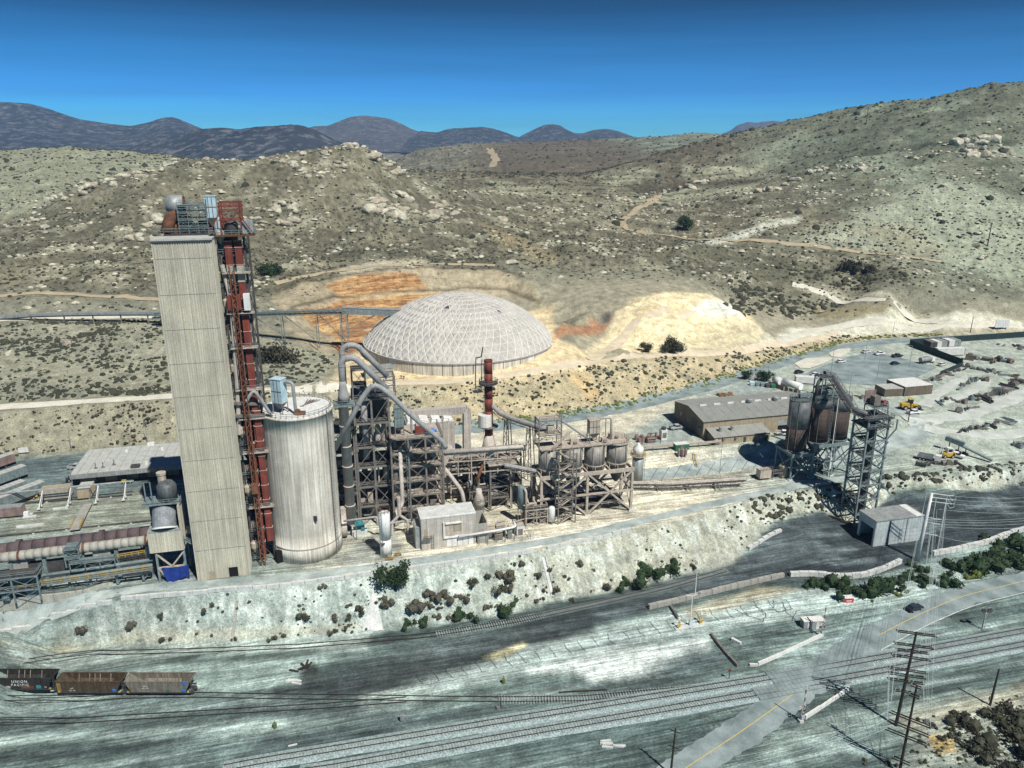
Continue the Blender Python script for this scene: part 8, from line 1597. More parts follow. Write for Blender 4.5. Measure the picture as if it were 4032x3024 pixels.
yard_row([(3775,1530),(3820,1505),(3860,1495),(3890,1500)], 14, 'heap inside the oval track', 6, .9)
yard_row([(3850,1575),(3920,1555),(3970,1530),(4025,1500)], 22, 'heap right of the oval track', 12, 1.2)
yard_row([(3700,1590),(3740,1570),(3790,1590),(3830,1570)], 9, 'racks below the oval track', 4)
yard_row([(3760,1625),(3800,1615),(3850,1605)], 7, 'pipe stacks by the white dirt road', 5)
yard_row([(3780,1695),(3850,1690),(3920,1670),(3990,1655)], 14, 'lower row right of the junction', 10)
yard_row([(3620,1835),(3680,1828),(3740,1830),(3800,1832)], 10, 'row along the crest above the coal yard', 6)
yard_row([(3990,1755),(4025,1765)], 4, 'heap at the right edge', 5)
yard_row([(3930,1360),(4025,1365),(4010,1380)], 8, 'back corner behind the green fence', 7)
yard_row([(3820,1415),(3900,1420),(3990,1430)], 9, 'pipe racks behind the green fence', 6, 1.4)
yard_row([(3385,1565),(3425,1578),(3455,1590)], 7, 'drum row left of the loader', 3, .8)
bmp = on(3716, 1770); bm_ = thing('conveyor_boom', 'long grey portable conveyor boom lying in the lower storage yard', 'conveyor', bmp); q0, q1 = on(3716, 1768)+UP*4.2, on(3905, 1822)+UP*.8
BAR(q0, q1, 1.2, .5).build('boom', M['steel_t'], bm_); BAR(q0+UP*.1, q0+(q1-q0)*.4+UP*.9, 1.3, 1.6).build('hopper_box', M['steel_t'], bm_)
for f in (.1, .3, .45): p = q0+(q1-q0)*f; TUBE([Vector((p.x, p.y, height(p.x, p.y)+.5))-BX*1, Vector((p.x, p.y, height(p.x, p.y)+.5))+BX*1], .5, 10).build('wheel', M['tyre'], bm_); BAR(p, Vector((p.x, p.y, height(p.x, p.y)+.4)), .25).build('leg', M['steel'], bm_)
# ---------------------------------------------------------------- coal wagons
def text_mesh(s, size, mat_, parent, loc, ang_face):
    cu = bpy.data.curves.new('lettering', 'FONT'); cu.body = s; cu.size = size; cu.align_x = 'CENTER'; cu.extrude = .015; cu.space_character = 1.35
    o = bpy.data.objects.new('tmp', cu); COL.objects.link(o); dg = bpy.context.evaluated_depsgraph_get(); me = bpy.data.meshes.new_from_object(o.evaluated_get(dg)); bpy.data.objects.remove(o)
    me.materials.clear(); me.materials.append(mat_); t_ = bpy.data.objects.new('lettering', me); COL.objects.link(t_); t_.parent = parent; t_.location = loc; t_.rotation_euler = ang_face; return t_
def wagon(px0, px1, label, m_, rim, text, seed):
    p0, p1 = at_z(px0, 2746, .1), at_z(px1, 2746, .1); a = (p1-p0).normalized(); ang = math.atan2(a.y, a.x); b = Vector((-a.y, a.x, 0)); L = (p1-p0).length; c = (p0+p1)/2+b*1.55; zg = height(c.x, c.y)+.18
    Q = lambda x, y, z: Vector((c.x, c.y, zg))+a*x+b*y+UP*z
    r_ = thing('coal_wagon', label, 'railway wagon', Q(0, 0, 0), 'coal wagons on the siding'); H0_, H1, hl, hw = 1.15, 3.75, L/2-.35, 1.52
    def wall(pts, nm, mm=m_): 
        n = len(pts); ce = sum(pts, Vector())/n; nr = (pts[1]-pts[0]).cross(pts[2]-pts[0]).normalized()*.05
        MB().add([p-nr for p in pts]+[p+nr for p in pts], [tuple(range(n))[::-1], tuple(range(n, 2*n))]+[(i, (i+1) % n, n+(i+1) % n, n+i) for i in range(n)]).build(nm, M[mm], r_)
    for s_ in (-1, 1): wall([Q(-hl+1.2, s_*hw, H0_), Q(hl-1.2, s_*hw, H0_), Q(hl, s_*hw, H1), Q(-hl, s_*hw, H1)][::s_], 'side_wall')
    for s_ in (-1, 1): wall([Q(s_*(hl-3.2), -hw, 1.3), Q(s_*(hl-3.2), hw, 1.3), Q(s_*hl, hw, H1), Q(s_*hl, -hw, H1)], 'slope_sheet', m_)
    for s_ in (-1, 1): wall([Q(-hl+3, 0, 1.3), Q(hl-3, 0, 1.3), Q(hl-3, s_*hw, 2.4), Q(-hl+3, s_*hw, 2.4)], 'hopper_sheet', m_)
    for s_ in (-1, 1): BAR(Q(-hl-.05, s_*hw, H1), Q(hl+.05, s_*hw, H1), .18, .2).build('top_rim', M[rim], r_); BAR(Q(s_*hl, -hw, H1), Q(s_*hl, hw, H1), .18, .2).build('top_rim', M[rim], r_); BAR(Q(-hl, s_*(hw-.1), 1.0), Q(hl, s_*(hw-.1), 1.0), .2, .35).build('sill', M['steel_d'], r_)
    for k in range(11):
        x = -hl+1.3+k*(2*hl-2.6)/10
        BAR(Q(x, -hw-.09, H0_), Q(x*1.02, -hw-.09, H1-.1), .14, .12).build('rib', M[m_], r_)
        if k in (2, 4, 5, 6, 8): BAR(Q(x, -hw, H1-.15), Q(x+.5, 0, 1.9), .14).build('cross_brace', M['car_grey'], r_); BAR(Q(x+.5, 0, 1.9), Q(x, hw, H1-.15), .14).build('cross_brace', M['car_grey'], r_)
    for s_ in (-1, 1):
        for x in (hl-1.9, hl-.1): TUBE([Q(s_*x, -.78, .45), Q(s_*x, -.66, .45)], .45, 14).build('wheel', M['steel_d'], r_); TUBE([Q(s_*x, .66, .45), Q(s_*x, .78, .45)], .45, 14).build('wheel', M['steel_d'], r_); TUBE([Q(s_*x, -.7, .45), Q(s_*x, .7, .45)], .08, 8).build('axle', M['steel_d'], r_)
        for y in (-.95, .95): BOX(Q(s_*(hl-1.0), y, .35), 2.4, .22, .42, ang).build('bogie_frame', M['steel_d'], r_)
        BAR(Q(s_*hl, 0, .85), Q(s_*(hl+.75), 0, .85), .28).build('coupler', M['steel_d'], r_)
        for y in (-1.3, -.8): BAR(Q(s_*(hl+.02), y, 1.0), Q(s_*(hl+.02), y, H1), .09).build('end_ladder', M['steel_d'], r_)
        for z in (1.5, 2.1, 2.7, 3.3): BAR(Q(s_*(hl+.04), -1.3, z), Q(s_*(hl+.04), -.8, z), .07).build('ladder_rung', M['steel_d'], r_)
        BOX(Q(s_*(hl-.6), -hw-.12, 1.05), .35, .05, .45, ang).build('marker_plate', M['yellow'], r_)
    for k in range(4): x = -hl+3.4+k*(2*hl-6.8)/3; MB().add([Q(x+i*d, j*e, z) for z, d, e in ((.35, .4, .35), (1.3, 1.2, .9)) for i, j in ((-1, -1), (1, -1), (1, 1), (-1, 1))], [(3, 2, 1, 0), (0, 1, 5, 4), (1, 2, 6, 5), (2, 3, 7, 6), (3, 0, 4, 7)]).build('discharge_gate', M['steel_d'], r_)
    face = (R(90), 0, ang)
    for s_, sz, x, z in text: text_mesh(s_, sz, M['letter'], r_, Q(x, -hw-.17, z)-r_.location, face)
    if seed == 1: BOX(Q(-hl+.75, -hw-.06, 1.2), 1.0, .06, 2.3, ang).build('end_panel', M['yellow_d'], r_)
    if seed >= 1: BOX(Q(hl-1.6, -hw-.16, 1.35), .8, .05, .7, ang).build('blue_plate', M['blue_m'], r_)
    if seed == 2: BOX(Q(hl-1.1, -hw-.16, 2.9), .7, .05, .9, ang).build('blue_plate', M['blue_m'], r_); BOX(Q(2.2, -hw-.16, 1.4), .6, .05, .4, ang).build('green_plate', M['green'], r_)
    if seed == 0: BOX(Q(hl-3.0, -hw-.16, 1.3), 1.1, .05, .8, ang).build('graffiti_patch', M['teal'], r_); BOX(Q(hl-5.4, -hw-.16, 1.25), 2.6, .05, .6, ang).build('graffiti_patch', M['rust'], r_); BOX(Q(hl-9.6, -hw-.16, 1.3), 1.0, .05, .6, ang).build('graffiti_patch', M['galv'], r_)
wagon(-62, 224, 'black coal wagon with white company lettering, cut by the left edge', 'car_black', 'car_black', (('UNION', .85, .6, 2.75), ('PACIFIC', .85, .6, 1.9), ('89', .5, -4.6, 1.9), ('90', .4, 6.0, 1.5)), 0)
wagon(222, 492, 'brown ribbed coal wagon with a yellow end, middle of the three', 'car_brown', 'car_brown', (('UP', .42, -3.6, 2.05), ('33 43', .42, -3.6, 1.5)), 1)
wagon(492, 762, 'light grey ribbed coal wagon at the right end of the train', 'car_grey', 'car_grey', (('EDG', .4, -2.6, 2.6), ('001472', .4, -2.6, 2.05)), 2)
# ---------------------------------------------------------------- block walls
def block_wall(label, px, mt, blk=2.6, h=1.1, w=.8, name='block_wall', base=None):
    p = smooth_path(ons(px), blk, 1); root = thing(name, label, 'wall', Vector((p[0].x, p[0].y, height(p[0].x, p[0].y))))
    for i, (a, b) in enumerate(zip(p[:-1], p[1:])):
        d = b-a; z = min(height(a.x, a.y), height(b.x, b.y)); c = (a+b)/2; BOX((c.x, c.y, z-.15), d.length-.10, w*random.uniform(.94, 1.06), h*random.uniform(.92, 1.06)+.15, math.atan2(d.y, d.x)+random.uniform(-.02, .02)).build('block', M[mt], root)
    return root
block_wall('long white kerb wall of blocks along the crest below the tower', [(478,2362),(700,2345),(1000,2321),(1250,2292),(1462,2262)], 'conc_w', 3.0, .9, .7, 'parapet_wall')
block_wall('white kerb wall of blocks along the crest right of the dark tree', [(1600,2242),(1800,2214),(2000,2188),(2105,2171)], 'conc_w', 3.0, .9, .7, 'parapet_wall')
block_wall('short white kerb wall piece on the crest below the stair tower', [(2153,2163),(2300,2135),(2480,2090)], 'conc_w', 3.0, .9, .7, 'parapet_wall')
block_wall('white kerb wall along the lower left road edge', [(-60,2505),(0,2482),(200,2430),(443,2369)], 'conc_w', 3.0, .9, .7, 'parapet_wall')
block_wall('straight tan block wall between coal yard and pale road', [(2553,2398),(2700,2362),(2900,2312),(3085,2270)], 'conc_d', 2.0, 1.3, .9)
block_wall('curved pale block wall around the front of the coal yard', [(3110,2268),(3180,2262),(3260,2272),(3350,2278),(3420,2268),(3490,2240),(3545,2216)], 'conc_w', 1.9, 1.3, 1.0)
block_wall('pale block wall behind the bushes at the right edge', [(3672,2186),(3760,2170),(3850,2150),(3930,2122),(4010,2094),(4120,2060)], 'conc_w', 1.9, 1.3, 1.0)
block_wall('small block drain wall at the upper left of the coal yard', [(2945,2165),(2985,2140),(3020,2118),(3045,2098),(3075,2092)], 'conc_w', 2.2, 1.0, .9)
block_wall('low dark timber edge at the foot of the slope by the coal yard', [(3262,2028),(3310,2058),(3360,2072)], 'wood', 2.2, .9, .7, 'timber_edge')
block_wall('long white concrete barrier beside the upper road crossing', [(2985,2622),(3080,2582),(3160,2543),(3240,2503)], 'white', 4.5, .95, .45, 'traffic_barrier')
block_wall('white concrete barrier beside the lower road crossing', [(3168,2832),(3225,2800),(3290,2755),(3342,2715)], 'white', 4.5, .95, .45, 'traffic_barrier')
block_wall('low white concrete kerb at the scale island end', [(2950,2622),(2985,2622)], 'conc_w', 2.5, .6, .5, 'kerb_block')
for px, lab in (([(2640,2392),(2655,2415),(2670,2440)], 'short row of dark barrier blocks behind the scale island'), ([(2800,2500),(2840,2560),(2870,2590),(2905,2628)], 'low dark ditch barrier beside the grey patch')): block_wall(lab, px, 'steel', 2.4, .8, .5, 'barrier_row')
dr_ = thing('drain_chute', 'concrete drain chute running straight down the pale embankment', 'drain', on(2140, 2200))
for a, b in zip([on(2139+(2178-2139)*k/8, 2196+(2350-2196)*k/8) for k in range(8)], [on(2139+(2178-2139)*(k+1)/8, 2196+(2350-2196)*(k+1)/8) for k in range(8)]): BAR(a+UP*.12, b+UP*.12, 1.0, .25).build('channel', M['conc_w'], dr_); BAR(a+UP*.25+AX*.45, b+UP*.25+AX*.45, .2, .3).build('edge', M['steel'], dr_)
dr2 = thing('drain_chute', 'thin drain chute down the embankment below the tower', 'drain', on(935, 2370))
for k in range(7): a, b = on(934-20*k/7, 2364+164*k/7), on(934-20*(k+1)/7, 2364+164*(k+1)/7); BAR(a+UP*.12, b+UP*.12, .7, .2).build('channel', M['conc_d'], dr2)
sl = polymask  # spill fan of pale slurry down the embankment
mb = MB(); q0 = ons([(1474, 2270), (1481, 2270)]); rows = []
for k in range(12):
    f = k/11; y = 2270+f*215; w = 4+f*f*34+f*5; rows.append([on(1477-10*f-w+2*w*j/6, y+random.uniform(-2, 2)*f)+UP*.22 for j in range(7)])
mb.add([v for r_ in rows for v in r_], [(i*7+j, i*7+j+1, (i+1)*7+j+1, (i+1)*7+j) for i in range(11) for j in range(6)])
stuff_of(tag(mb.build('spill_fan', M['conc_w'], None, True), 'pale fan of hardened slurry spilled down the embankment', 'spill'))
# ---------------------------------------------------------------- poles and wires
def wood_pole(px, py, h, label, lean=(0, 0), r_=.22):
    p = on(px, py); root = thing('utility_pole', label, 'utility pole', p); t = p+Vector((lean[0], lean[1], h)); TUBE([p-UP*.3, p+(t-p)*.5, t], [r_, r_*.85, r_*.6], 9).build('pole', M['wood'], root); return root, p, t
def wire(root, a, b, sag, r_=.026, n=10):
    path = [a+(b-a)*(i/n)-UP*(sag*4*(i/n)*(1-i/n)) for i in range(n+1)]; TUBE(path, r_, 4, False).build('wire', M['wire'], root)
# heights found from the picture: base and top on one plumb line
nb, p_n, t_n = wood_pole(3527, 2857, 22.3, 'tall dark wooden pole with eight crossarms near the bottom right', (1.0, .4), .34)
CA = Vector((.97, -.24, 0)); arms_n = []
for f, w in ((.985, 3.6), (.86, 3.6), (.80, 3.0), (.735, 3.6), (.60, 3.6), (.545, 3.4), (.485, 3.4), (.375, 1.6)):
    c = p_n+(t_n-p_n)*f
    for o in (-.3, .3): BAR(c-CA*w+Vector((0, o, 0)), c+CA*w+Vector((0, o, 0)), .16, .2).build('crossarm', M['wood'], nb)
    for s_ in (-.95, -.4, .4, .95): LATHE(c+CA*w*s_+UP*.1, [(.09, 0), (.12, .15), (.07, .35)], 6).build('insulator', M['silver'], nb)
    arms_n.append((c, w))
BOX(p_n+(t_n-p_n)*.47+CA*.5, .5, .5, .9).build('transformer', M['steel'], nb)
n2_, p_2, t_2 = wood_pole(3541, 3042, 19.5, 'dark wooden pole with slanting double crossarms at the bottom right edge', (.6, .6), .28)
D2 = Vector((.80, -.60, 0))
for f, w in ((.985, .9), (.88, .9), (.62, 3.6), (.52, 3.6), (.42, 3.6), (.14, 1.6)):
    c = p_2+(t_2-p_2)*f
    for o in (-.25, .25): BAR(c-D2*w+Vector((o, o, 0)), c+D2*w+Vector((o, o, 0)), .15, .2).build('crossarm', M['wood'], n2_)
    for s_ in (-.95, .95): LATHE(c+D2*w*s_+UP*.1, [(.08, 0), (.11, .15), (.06, .3)], 6).build('insulator', M['silver'], n2_)
n3, p_3, t_3 = wood_pole(2640, 3050, 10.8, 'dark wooden pole cut by the bottom edge left of the road', (.3, 0), .24)
for f in (.93, .60): c = p_3+(t_3-p_3)*f; BAR(c-Vector((.9, -.5, 0)), c+Vector((.9, -.5, 0)), .14).build('crossarm', M['wood'], n3)
n4, p_4, t_4 = wood_pole(3898, 2776, 9.2, 'bare dark wooden stub pole standing alone at right', (.25, 0), .26); BOX(p_4+UP*1.2-CA*.3, .3, .3, .9).build('meter_box', M['steel'], n4)
ml_ = on(3610, 2206); sp = thing('steel_power_pole', 'tall white steel power pole in front of the hopper building', 'power pole', ml_); mt_ = ml_+Vector((.9, 0, 21.0)); TUBE([ml_-UP*.2, ml_+(mt_-ml_)*.5, mt_], [.62, .5, .33], 14).build('pole', M['white'], sp, True)
rw_end = [at_y(4200, y, 215) for y in (1944, 1960, 1978, 2008, 2022, 2030, 2044, 2062, 2110)]; fr_ = (1, .945, .885, .80, .655, .62, .585, .55, .42)
for k, f in enumerate(fr_):
    c = ml_+(mt_-ml_)*f; e = c+Vector((4.4 if k < 3 else 2.4, -.6, -.4)); 
    if k in (0, 1, 2, 4, 6, 8): BAR(c, e, .16).build('arm', M['white'], sp); TUBE([e, e+Vector((1.4, -.1, -.1))], .12, 6).build('insulator', M['wire'], sp)
    wire(sp, e, rw_end[k], 1.2 if k < 8 else 3.0)
    if k < 3: TUBE([e, e+Vector((.9, -.4, -1.3)), e+Vector((2.0, -.3, -1.0)), e+Vector((1.9, -.1, 0))], .06, 5).build('jumper', M['wire'], sp)
    if k < 7:
        cn, w = arms_n[k]
        for s_ in ((-.95, .4, .95) if k < 3 else (-.95, .95)): wire(sp, e+Vector((-.4, 0, 0)) if s_ > 0 else c-Vector((1.5, 0, 0)), cn+CA*w*s_+UP*.4, 1.0)
TUBE([ml_+Vector((2.0, -1.2, .2)), ml_+(mt_-ml_)*.62+Vector((1.2, -.4, 0))], .07, 6).build('guy_wire', M['wire'], sp); TUBE([ml_+Vector((1.4, -2.4, .2)), ml_+(mt_-ml_)*.95+Vector((1.2, -.4, 0))], .09, 6).build('guy_wire', M['wire'], sp)
for k in range(5):
    cn, w = arms_n[min(k*2, 6)]; c2 = p_2+(t_2-p_2)*(.62 if k < 2 else .52 if k < 4 else .42)
    for s_ in (-.95, .95): wire(nb, cn+CA*w*s_+UP*.4, c2+D2*3.6*s_+UP*.3, .7)
for k, (f, y) in enumerate(((.62, 2980), (.52, 3012), (.42, 3050))): wire(n2_, p_2+(t_2-p_2)*f-D2*3.4+UP*.2, at_y(2900, y, 118), 1.2)
def lamp_post(px, py, h, label, arm=True, name='lamp_post', m_='galv', r_=.12, d=None):
    p = on(px, py); root = thing(name, label, 'lamp post', p); TUBE([p-UP*.2, p+UP*h], [r_, r_*.7], 8).build('post', M[m_], root)
    if arm: d = d or -AX; BAR(p+UP*h, p+UP*(h+.4)+d*1.6, .1).build('arm', M[m_], root); BOX(p+UP*(h+.3)+d*1.8, .8, .35, .2).build('lamp_head', M['steel'], root)
    return root
for a in ((3405, 1418, 9.5, 'lamp post beside the white car at the back of the parking lot'), (3452, 1497, 11, 'lamp post at the near left of the parking lot'), (3580, 1447, 10.5, 'lamp post at the right of the parking lot'), (3273, 1462, 10.5, 'lamp post at the left edge of the parking lot'), (3025, 1468, 5.5, 'lamp post by the dirt island left of the parking lot'), (2583, 1563, 8.5, 'lamp post on the verge of the paved road above the workshop'), (2887, 1470, 8, 'lamp post on the verge of the paved road near the flagpoles'), (2239, 1650, 9.5, 'lamp post on the verge of the paved road behind the bins'), (3513, 1330, 8.5, 'lamp post beyond the parking lot on the paved road'), (283, 1775, 8.5, 'left lamp post on the slope foot behind the left yard'), (582, 1748, 8.5, 'right lamp post on the slope foot behind the flat roofed building'), (290, 1930, 9, 'pale lamp post with a long arm in the left yard'), (3343, 1553, 10, 'lamp post behind the tall rusty bins'), (2834, 1860, 10, 'thin lamp post at the foot of the tan cut bank')): lamp_post(*a)
for px, py, h, lab in ((3575, 1662, 9, 'leaning wooden pole at the bend of the loop road'), (3545, 1062, 0, ''), (2373, 650, 16, 'pale pole on the brown hills in the middle distance'), (3410, 490, 18, 'thin pole on the right hill below the skyline'), (3888, 968, 16, 'thin pole on the lower slope of the right hill'), (3820, 1310, 9, 'pole beside the paved road near the billboard')):
    if h: q, p, t = wood_pole(px, py, h, lab, (.2, 0), .2 if h < 12 else .38)
am = on(3986, 303); an_ = thing('antenna_mast', 'thin leaning antenna mast on top of the right hill', 'antenna', am); TUBE([am-UP, am+Vector((5, 0, 31))], [.35, .2], 6).build('mast', M['steel_d'], an_); BAR(am+Vector((4.4, 0, 27)), am+Vector((5.6, 0, 28)), .4).build('aerial', M['steel_d'], an_)
bbp = on(3942, 1300); bb_ = thing('billboard', 'small white billboard beyond the paved road at far right', 'sign', bbp); BOX(bbp+UP*1.6, 8, .3, 4.2, .1).build('panel', M['white'], bb_)
for s_ in (-2.5, 2.5): BAR(bbp+Vector((s_, .3, -.2)), bbp+Vector((s_, .3, 3)), .3).build('post', M['steel'], bb_)
sgp = on(95, 1790); sg = thing('sign_board', 'small white sign board on the slope foot behind the left yard', 'sign', sgp); BOX(sgp+UP*.8, 3.2, .15, 1.8).build('panel', M['white'], sg); BAR(sgp-AX*1.2+UP*0, sgp-AX*1.2+UP*1, .14).build('post', M['steel'], sg); BAR(sgp+AX*1.2, sgp+AX*1.2+UP*1, .14).build('post', M['steel'], sg)
# A frames and pipes of the left yard
ra = thing('pipe_rack', 'two long pipes on white A frames across the left yard', 'pipe rack', at_z(270, 1985, 11)); r0, r1 = at_z(-40, 1948, 15.6), at_z(525, 1895, 15.6)
for o in (0, .5): TUBE([r0+BX*o, r1+BX*o], .16, 6).build('pipe_run', M['galv'], ra)
for x, y in ((157, 2000), (270, 1988), (380, 1976), (490, 1964)):
    p = at_z(x, y, 11); f = (p.x-r0.x)/(r1.x-r0.x); t = r0+(r1-r0)*f; 
    for s_ in (-1, 1): BAR(p+AX*.0+BX*s_*1.1, t+BX*.25, .22).build('a_frame_leg', M['white'], ra); BOX(p+BX*s_*1.1, .9, .7, .35).build('footing', M['conc_w'], ra)
for q, lab in (((0, 2115, 640, 2048), 'dark pipe lying along the back of the kiln bay'), ((100, 1984, 520, 1951), 'black pipe lying on the ground below the A frames')):
    a, b = on(q[0], q[1]), on(q[2], q[3]); t_ = thing('ground_pipe', lab, 'pipe', (a+b)/2); TUBE([a+UP*.35, b+UP*.35], .22, 7).build('pipe_run', M['steel_d'], t_)
    for f in (.2, .4, .6, .8): c = a+(b-a)*f; BOX(Vector((c.x, c.y, height(c.x, c.y)-.1)), .5, .8, .35).build('sleeper_block', M['conc_w'], t_)
fbp = at_z(300, 2070, 10.6); ft = thing('foot_bridge', 'narrow foot bridge with yellow rails over the kiln bay', 'bridge', fbp); a, b = at_z(295, 2085, 11.4), at_z(345, 1985, 11.2); BAR(a, b, 2.4, .3).build('deck', M['conc_d'], ft)
for s_ in (-1.2, 1.2): railing(MB(), [a+AX*s_, a+(b-a)*.35+AX*s_], 1.1, 1.2, .1).build('railing', M['yellow'], ft)
for k, (x, y, dx, lab) in enumerate(((40, 2035, 12, 'long pale timber beam lying at the left edge of the yard'), (118, 2038, 3.5, 'short pale beam lying right of the long one'), (120, 2072, 7, 'flat open trough frame lying in the left yard'), (240, 2005, 4, 'small pale frame lying below the A frames'))):
    p = on(x, y); t_ = thing('ground_beam', lab, 'beam', p); BOX(p, dx, .7, .5).build('beam', M['conc_w'], t_); BOX(p+BX*.9, dx*.8, .3, .35).build('beam', M['conc_d'], t_)
ibc = on(106, 2032); t_ = thing('liquid_tote', 'white plastic tote tank in the left yard', 'tote', ibc); BOX(ibc+UP*.2, 1.3, 1.1, 1.2).build('tank', M['car_w'], t_); BOX(ibc, 1.4, 1.2, .2).build('pallet', M['steel'], t_)
# ---------------------------------------------------------------- crossing gates, signals and the scale island
def crossing_gate(px, py, label, d):
    p = on(px, py); root = thing('crossing_gate', label, 'crossing gate', p); TUBE([p, p+UP*4.2], .12, 8).build('mast', M['silver'], root); BOX(p, .9, .9, .6).build('base', M['conc_w'], root); BOX(p+UP*.7+d*.3, .7, .6, .9).build('gate_box', M['silver'], root)
    q = p+UP*1.3+d*.35; n = 8
    for k in range(n): BAR(q+UP*(k*.95), q+UP*(k*.95+.93)+d*.04*k*0, .16, .2).build('arm_section', M['white' if k % 2 else 'redf'], root)
    BOX(q-UP*1.0, .5, .3, .5).build('counterweight', M['steel_d'], root)
    for s_ in (-1, 1): TUBE([p+UP*2.8+AX*s_*.55, p+UP*2.8+AX*s_*.55-BX*.12], .3, 12).build('lamp_disc', M['steel_d'], root); BAR(p+UP*3.6-AX*.7-UP*.4*s_, p+UP*3.6+AX*.7+UP*.4*s_, .16, .05).build('crossbuck', M['white'], root)
    BAR(p+UP*2.8-AX*.6, p+UP*2.8+AX*.6, .1).build('lamp_bar', M['steel_d'], root)
crossing_gate(3232, 2506, 'raised crossing gate at the end of the upper white barrier', AX); crossing_gate(3152, 2842, 'raised crossing gate at the end of the lower white barrier', AX)
for (x, y, dx, dz, lab) in ((3176, 2466, 2.6, 2.0, 'white signal cabin left one beside the upper crossing gate'), (3210, 2470, 3.4, 2.4, 'white signal cabin right one beside the upper crossing gate')):
    p = on(x, y); t_ = thing('signal_cabin', lab, 'cabin', p); BOX(p, dx, 2, dz, .1).build('wall', M['galv'], t_); BOX(p+UP*dz, dx+.2, 2.2, .14, .1).build('roof', M['white'], t_); BOX(p+Vector((.1, -1.03, .2)), .8, .06, dz-.5, .1).build('door', M['conc_w'], t_)
sgp = on(3865, 2478); sgn = thing('railway_signal', 'double headed railway signal on a slim ladder mast', 'railway signal', sgp); BAR(sgp, sgp+Vector((.2, 0, 5.4)), .2).build('mast', M['silver'], sgn); ladder(sgn, sgp+Vector((.35, -.1, 0)), sgp.z, sgp.z+5, None, 'silver')
for s_ in (-.75, .75): TUBE([sgp+Vector((s_+.2, -.1, 5.5)), sgp+Vector((s_+.2, -.3, 5.5))], .62, 14).build('signal_head', M['steel_d'], sgn); BOX(sgp+Vector((s_+.2, .2, 5.1)), .5, .4, .8).build('lamp_housing', M['silver'], sgn)
BAR(sgp+Vector((-.6, 0, 5.1)), sgp+Vector((1.0, 0, 5.1)), .14).build('bracket', M['silver'], sgn)
sip = on(2718, 2466); si_ = thing('scale_island', 'small concrete scale island between the pale lanes', 'kerb island', sip); BOX(sip, 8.5, 1.2, .3, R(16)).build('kerb', M['conc_w'], si_)
for k, (x, y) in enumerate(((2670, 2477), (2676, 2472), (2756, 2458), (2762, 2455))):
    p = on(x, y); t_ = thing('bollard', 'yellow bollard at the '+('left' if k < 2 else 'right')+' end of the scale island, '+('front' if k % 2 == 0 else 'rear'), 'bollard', p, 'yellow bollards on the scale island'); LATHE(p, [(.22, 0), (.22, 1.6), (.12, 1.75)], 12).build('post', M['yellow'], t_); LATHE(p+UP*1.2, [(.235, 0), (.235, .2)], 12).build('band', M['white'], t_)
for x, y, lab in ((2672, 2470, 'left'), (2760, 2450, 'right')): p = on(x, y); t_ = thing('card_reader', 'small white reader post on the scale island, '+lab+' one', 'reader post', p); BAR(p, p+UP*2.4, .14).build('post', M['galv'], t_); BOX(p+UP*2.2, .5, .4, .6).build('reader_box', M['white'], t_)
lp = lamp_post(2717, 2464, 8.5, 'twin armed white lamp post on the scale island', True, 'lamp_post', 'white', .16, AX); BAR(lp.location+UP*8.5, lp.location+UP*8.9-AX*1.6, .1).build('arm', M['white'], lp); BOX(lp.location, .7, .7, 1.2).build('pedestal', M['blue'], lp)
lamp_post(2736, 2352, 7.8, 'bare slim white pole by the tan block wall', False, 'slim_pole', 'white', .14)
for x, y, lab in ((1983, 2690, 'green yellow marker drum beside the buried siding, right one'), (1083, 2866, 'green yellow marker drum between the tracks, left one')): p = on(x, y); t_ = thing('marker_drum', lab, 'drum', p); LATHE(p, [(.4, 0), (.4, 1.1), (.1, 1.2)], 12).build('drum', M['leaf_y'], t_); BAR(p+UP*1.1, p+UP*2.0, .1).build('rod', M['steel_d'], t_)
p = on(1585, 2840); t_ = thing('relay_box', 'small grey relay box between the siding and main line', 'cabinet', p); BOX(p+UP*.4, .9, .6, 1.2).build('box_body', M['galv'], t_); BAR(p, p+UP*.5, .3).build('post', M['steel'], t_)
p = on(2870, 2675); t_ = thing('switch_stand', 'red topped switch stand beside the second main line', 'switch stand', p); BAR(p, p+UP*2.2, .14).build('post', M['steel_d'], t_); TUBE([p+UP*2.3-BX*.06, p+UP*2.3+BX*.06], .4, 12).build('target', M['red'], t_); BAR(p, p+Vector((1.6, -2.6, .25)), .12).build('throw_rod', M['white'], t_)
p = on(1962, 2790); t_ = thing('switch_stand', 'low dark switch stand below the siding', 'switch stand', p); BOX(p, .8, .5, .5).build('base', M['steel'], t_); BAR(p, p+Vector((0, 3.2, .2)), .12).build('throw_rod', M['steel_d'], t_); BAR(p+Vector((.6, 0, .2)), p+Vector((.6, 3.2, .2)), .12).build('throw_rod', M['steel_d'], t_)
dp_ = on(3337, 2366); t_ = thing('roll_off_bin', 'small white bin with a red front at the verge of the main road', 'dumpster', dp_); BOX(dp_, 2.6, 1.6, 1.3, .05).build('bin_body', M['white'], t_); BOX(dp_+Vector((0, -.85, .1)), 2.4, .1, 1.1, .05).build('front_panel', M['redb'], t_); BOX(dp_+Vector((0, -.92, .45)), 1.4, .05, .25, .05).build('stripe', M['white'], t_)
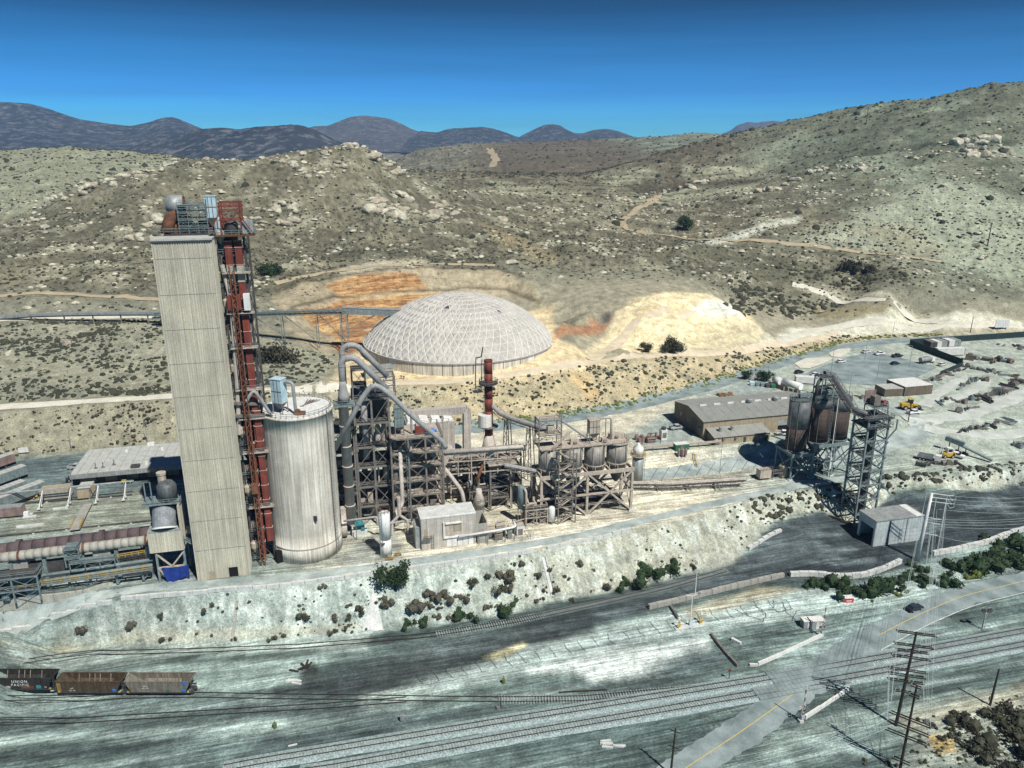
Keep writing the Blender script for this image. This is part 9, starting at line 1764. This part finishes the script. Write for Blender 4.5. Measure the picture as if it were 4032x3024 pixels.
for x, y, lab, kind in ((1195, 2640, 'rusty twisted scrap on the dark scorched patch', 0), (1150, 2685, 'white broken slabs lying left of the scorched patch', 1), (2390, 2932, 'white broken posts lying beside the near main line', 1), (530, 2688, 'small white machine debris right of the last coal wagon', 1)):
    p = on(x, y); t_ = thing('scrap_heap' if kind == 0 else 'debris_slab', lab, 'debris', p); r_ = random.Random(x)
    for k in range(6): a = r_.uniform(0, 3.1) if kind == 0 else r_.uniform(-.3, .3); q = p+Vector((r_.uniform(-1.6, 1.6), r_.uniform(-.8, .8), 0)); BAR(q+UP*.15, q+Vector((math.cos(a)*2.2, math.sin(a)*2.2, r_.uniform(.1, 1.0 if kind == 0 else .3))), .4, .3).build('piece', M['rail' if kind == 0 else 'conc_w'], t_)
for k, (x0, y0, x1, y1, lab) in enumerate(((2200, 2728, 2390, 2718, 'rusty spare rail lying above the siding'), (1135, 2940, 1170, 2932, 'short white pole lying between the main lines and siding'))): a, b = on(x0, y0), on(x1, y1); t_ = thing('spare_rail', lab, 'rail', (a+b)/2); BAR(a+UP*.15, b+UP*.15, .22).build('rail', M['rail' if k == 0 else 'white'], t_)
p = on(2900, 2530); t_ = thing('concrete_block', 'pale tilted concrete block on the grey verge', 'block', p); MB().add([p+Vector(v) for v in ((-1.2, .6, 0), (.6, -1, 0), (1.1, -.5, 0), (-.7, 1.1, 0), (-1.2, .6, .8), (.6, -1, .6), (1.1, -.5, .6), (-.7, 1.1, .8))], [(3, 2, 1, 0), (4, 5, 6, 7), (0, 1, 5, 4), (1, 2, 6, 5), (2, 3, 7, 6), (3, 0, 4, 7)]).build('block_body', M['conc_w'], t_)
# ---------------------------------------------------------------- labels that single out members of a look-alike group
def to_px(p):
    d = Vector(p)-Vector((0, 0, CAMZ)); f = d.y*CP-d.z*SP; return 2016+FPX*d.x/f, 1512-FPX*(d.y*SP+d.z*CP)/f
bpy.context.view_layer.update()
byl = {}
for o in COL.objects:
    if o.parent is None and o.get('group') and o.get('label'): byl.setdefault((o['group'], o['label']), []).append(o)
def ordinal(n): return 'first second third fourth fifth sixth seventh eighth ninth tenth'.split()[n-1] if n <= 10 else '%d%s' % (n, 'th' if 10 < n % 100 < 14 else {1: 'st', 2: 'nd', 3: 'rd'}.get(n % 10, 'th'))
for (g, lab), L in byl.items():
    if 2 <= len(L) <= 120 and len(lab.split()) <= 13:
        L.sort(key=lambda o: to_px(o.location)[0])
        for k, o in enumerate(L): o['label'] = lab+', '+('leftmost' if k == 0 else 'rightmost' if k == len(L)-1 else ordinal(k+1)+' from left')
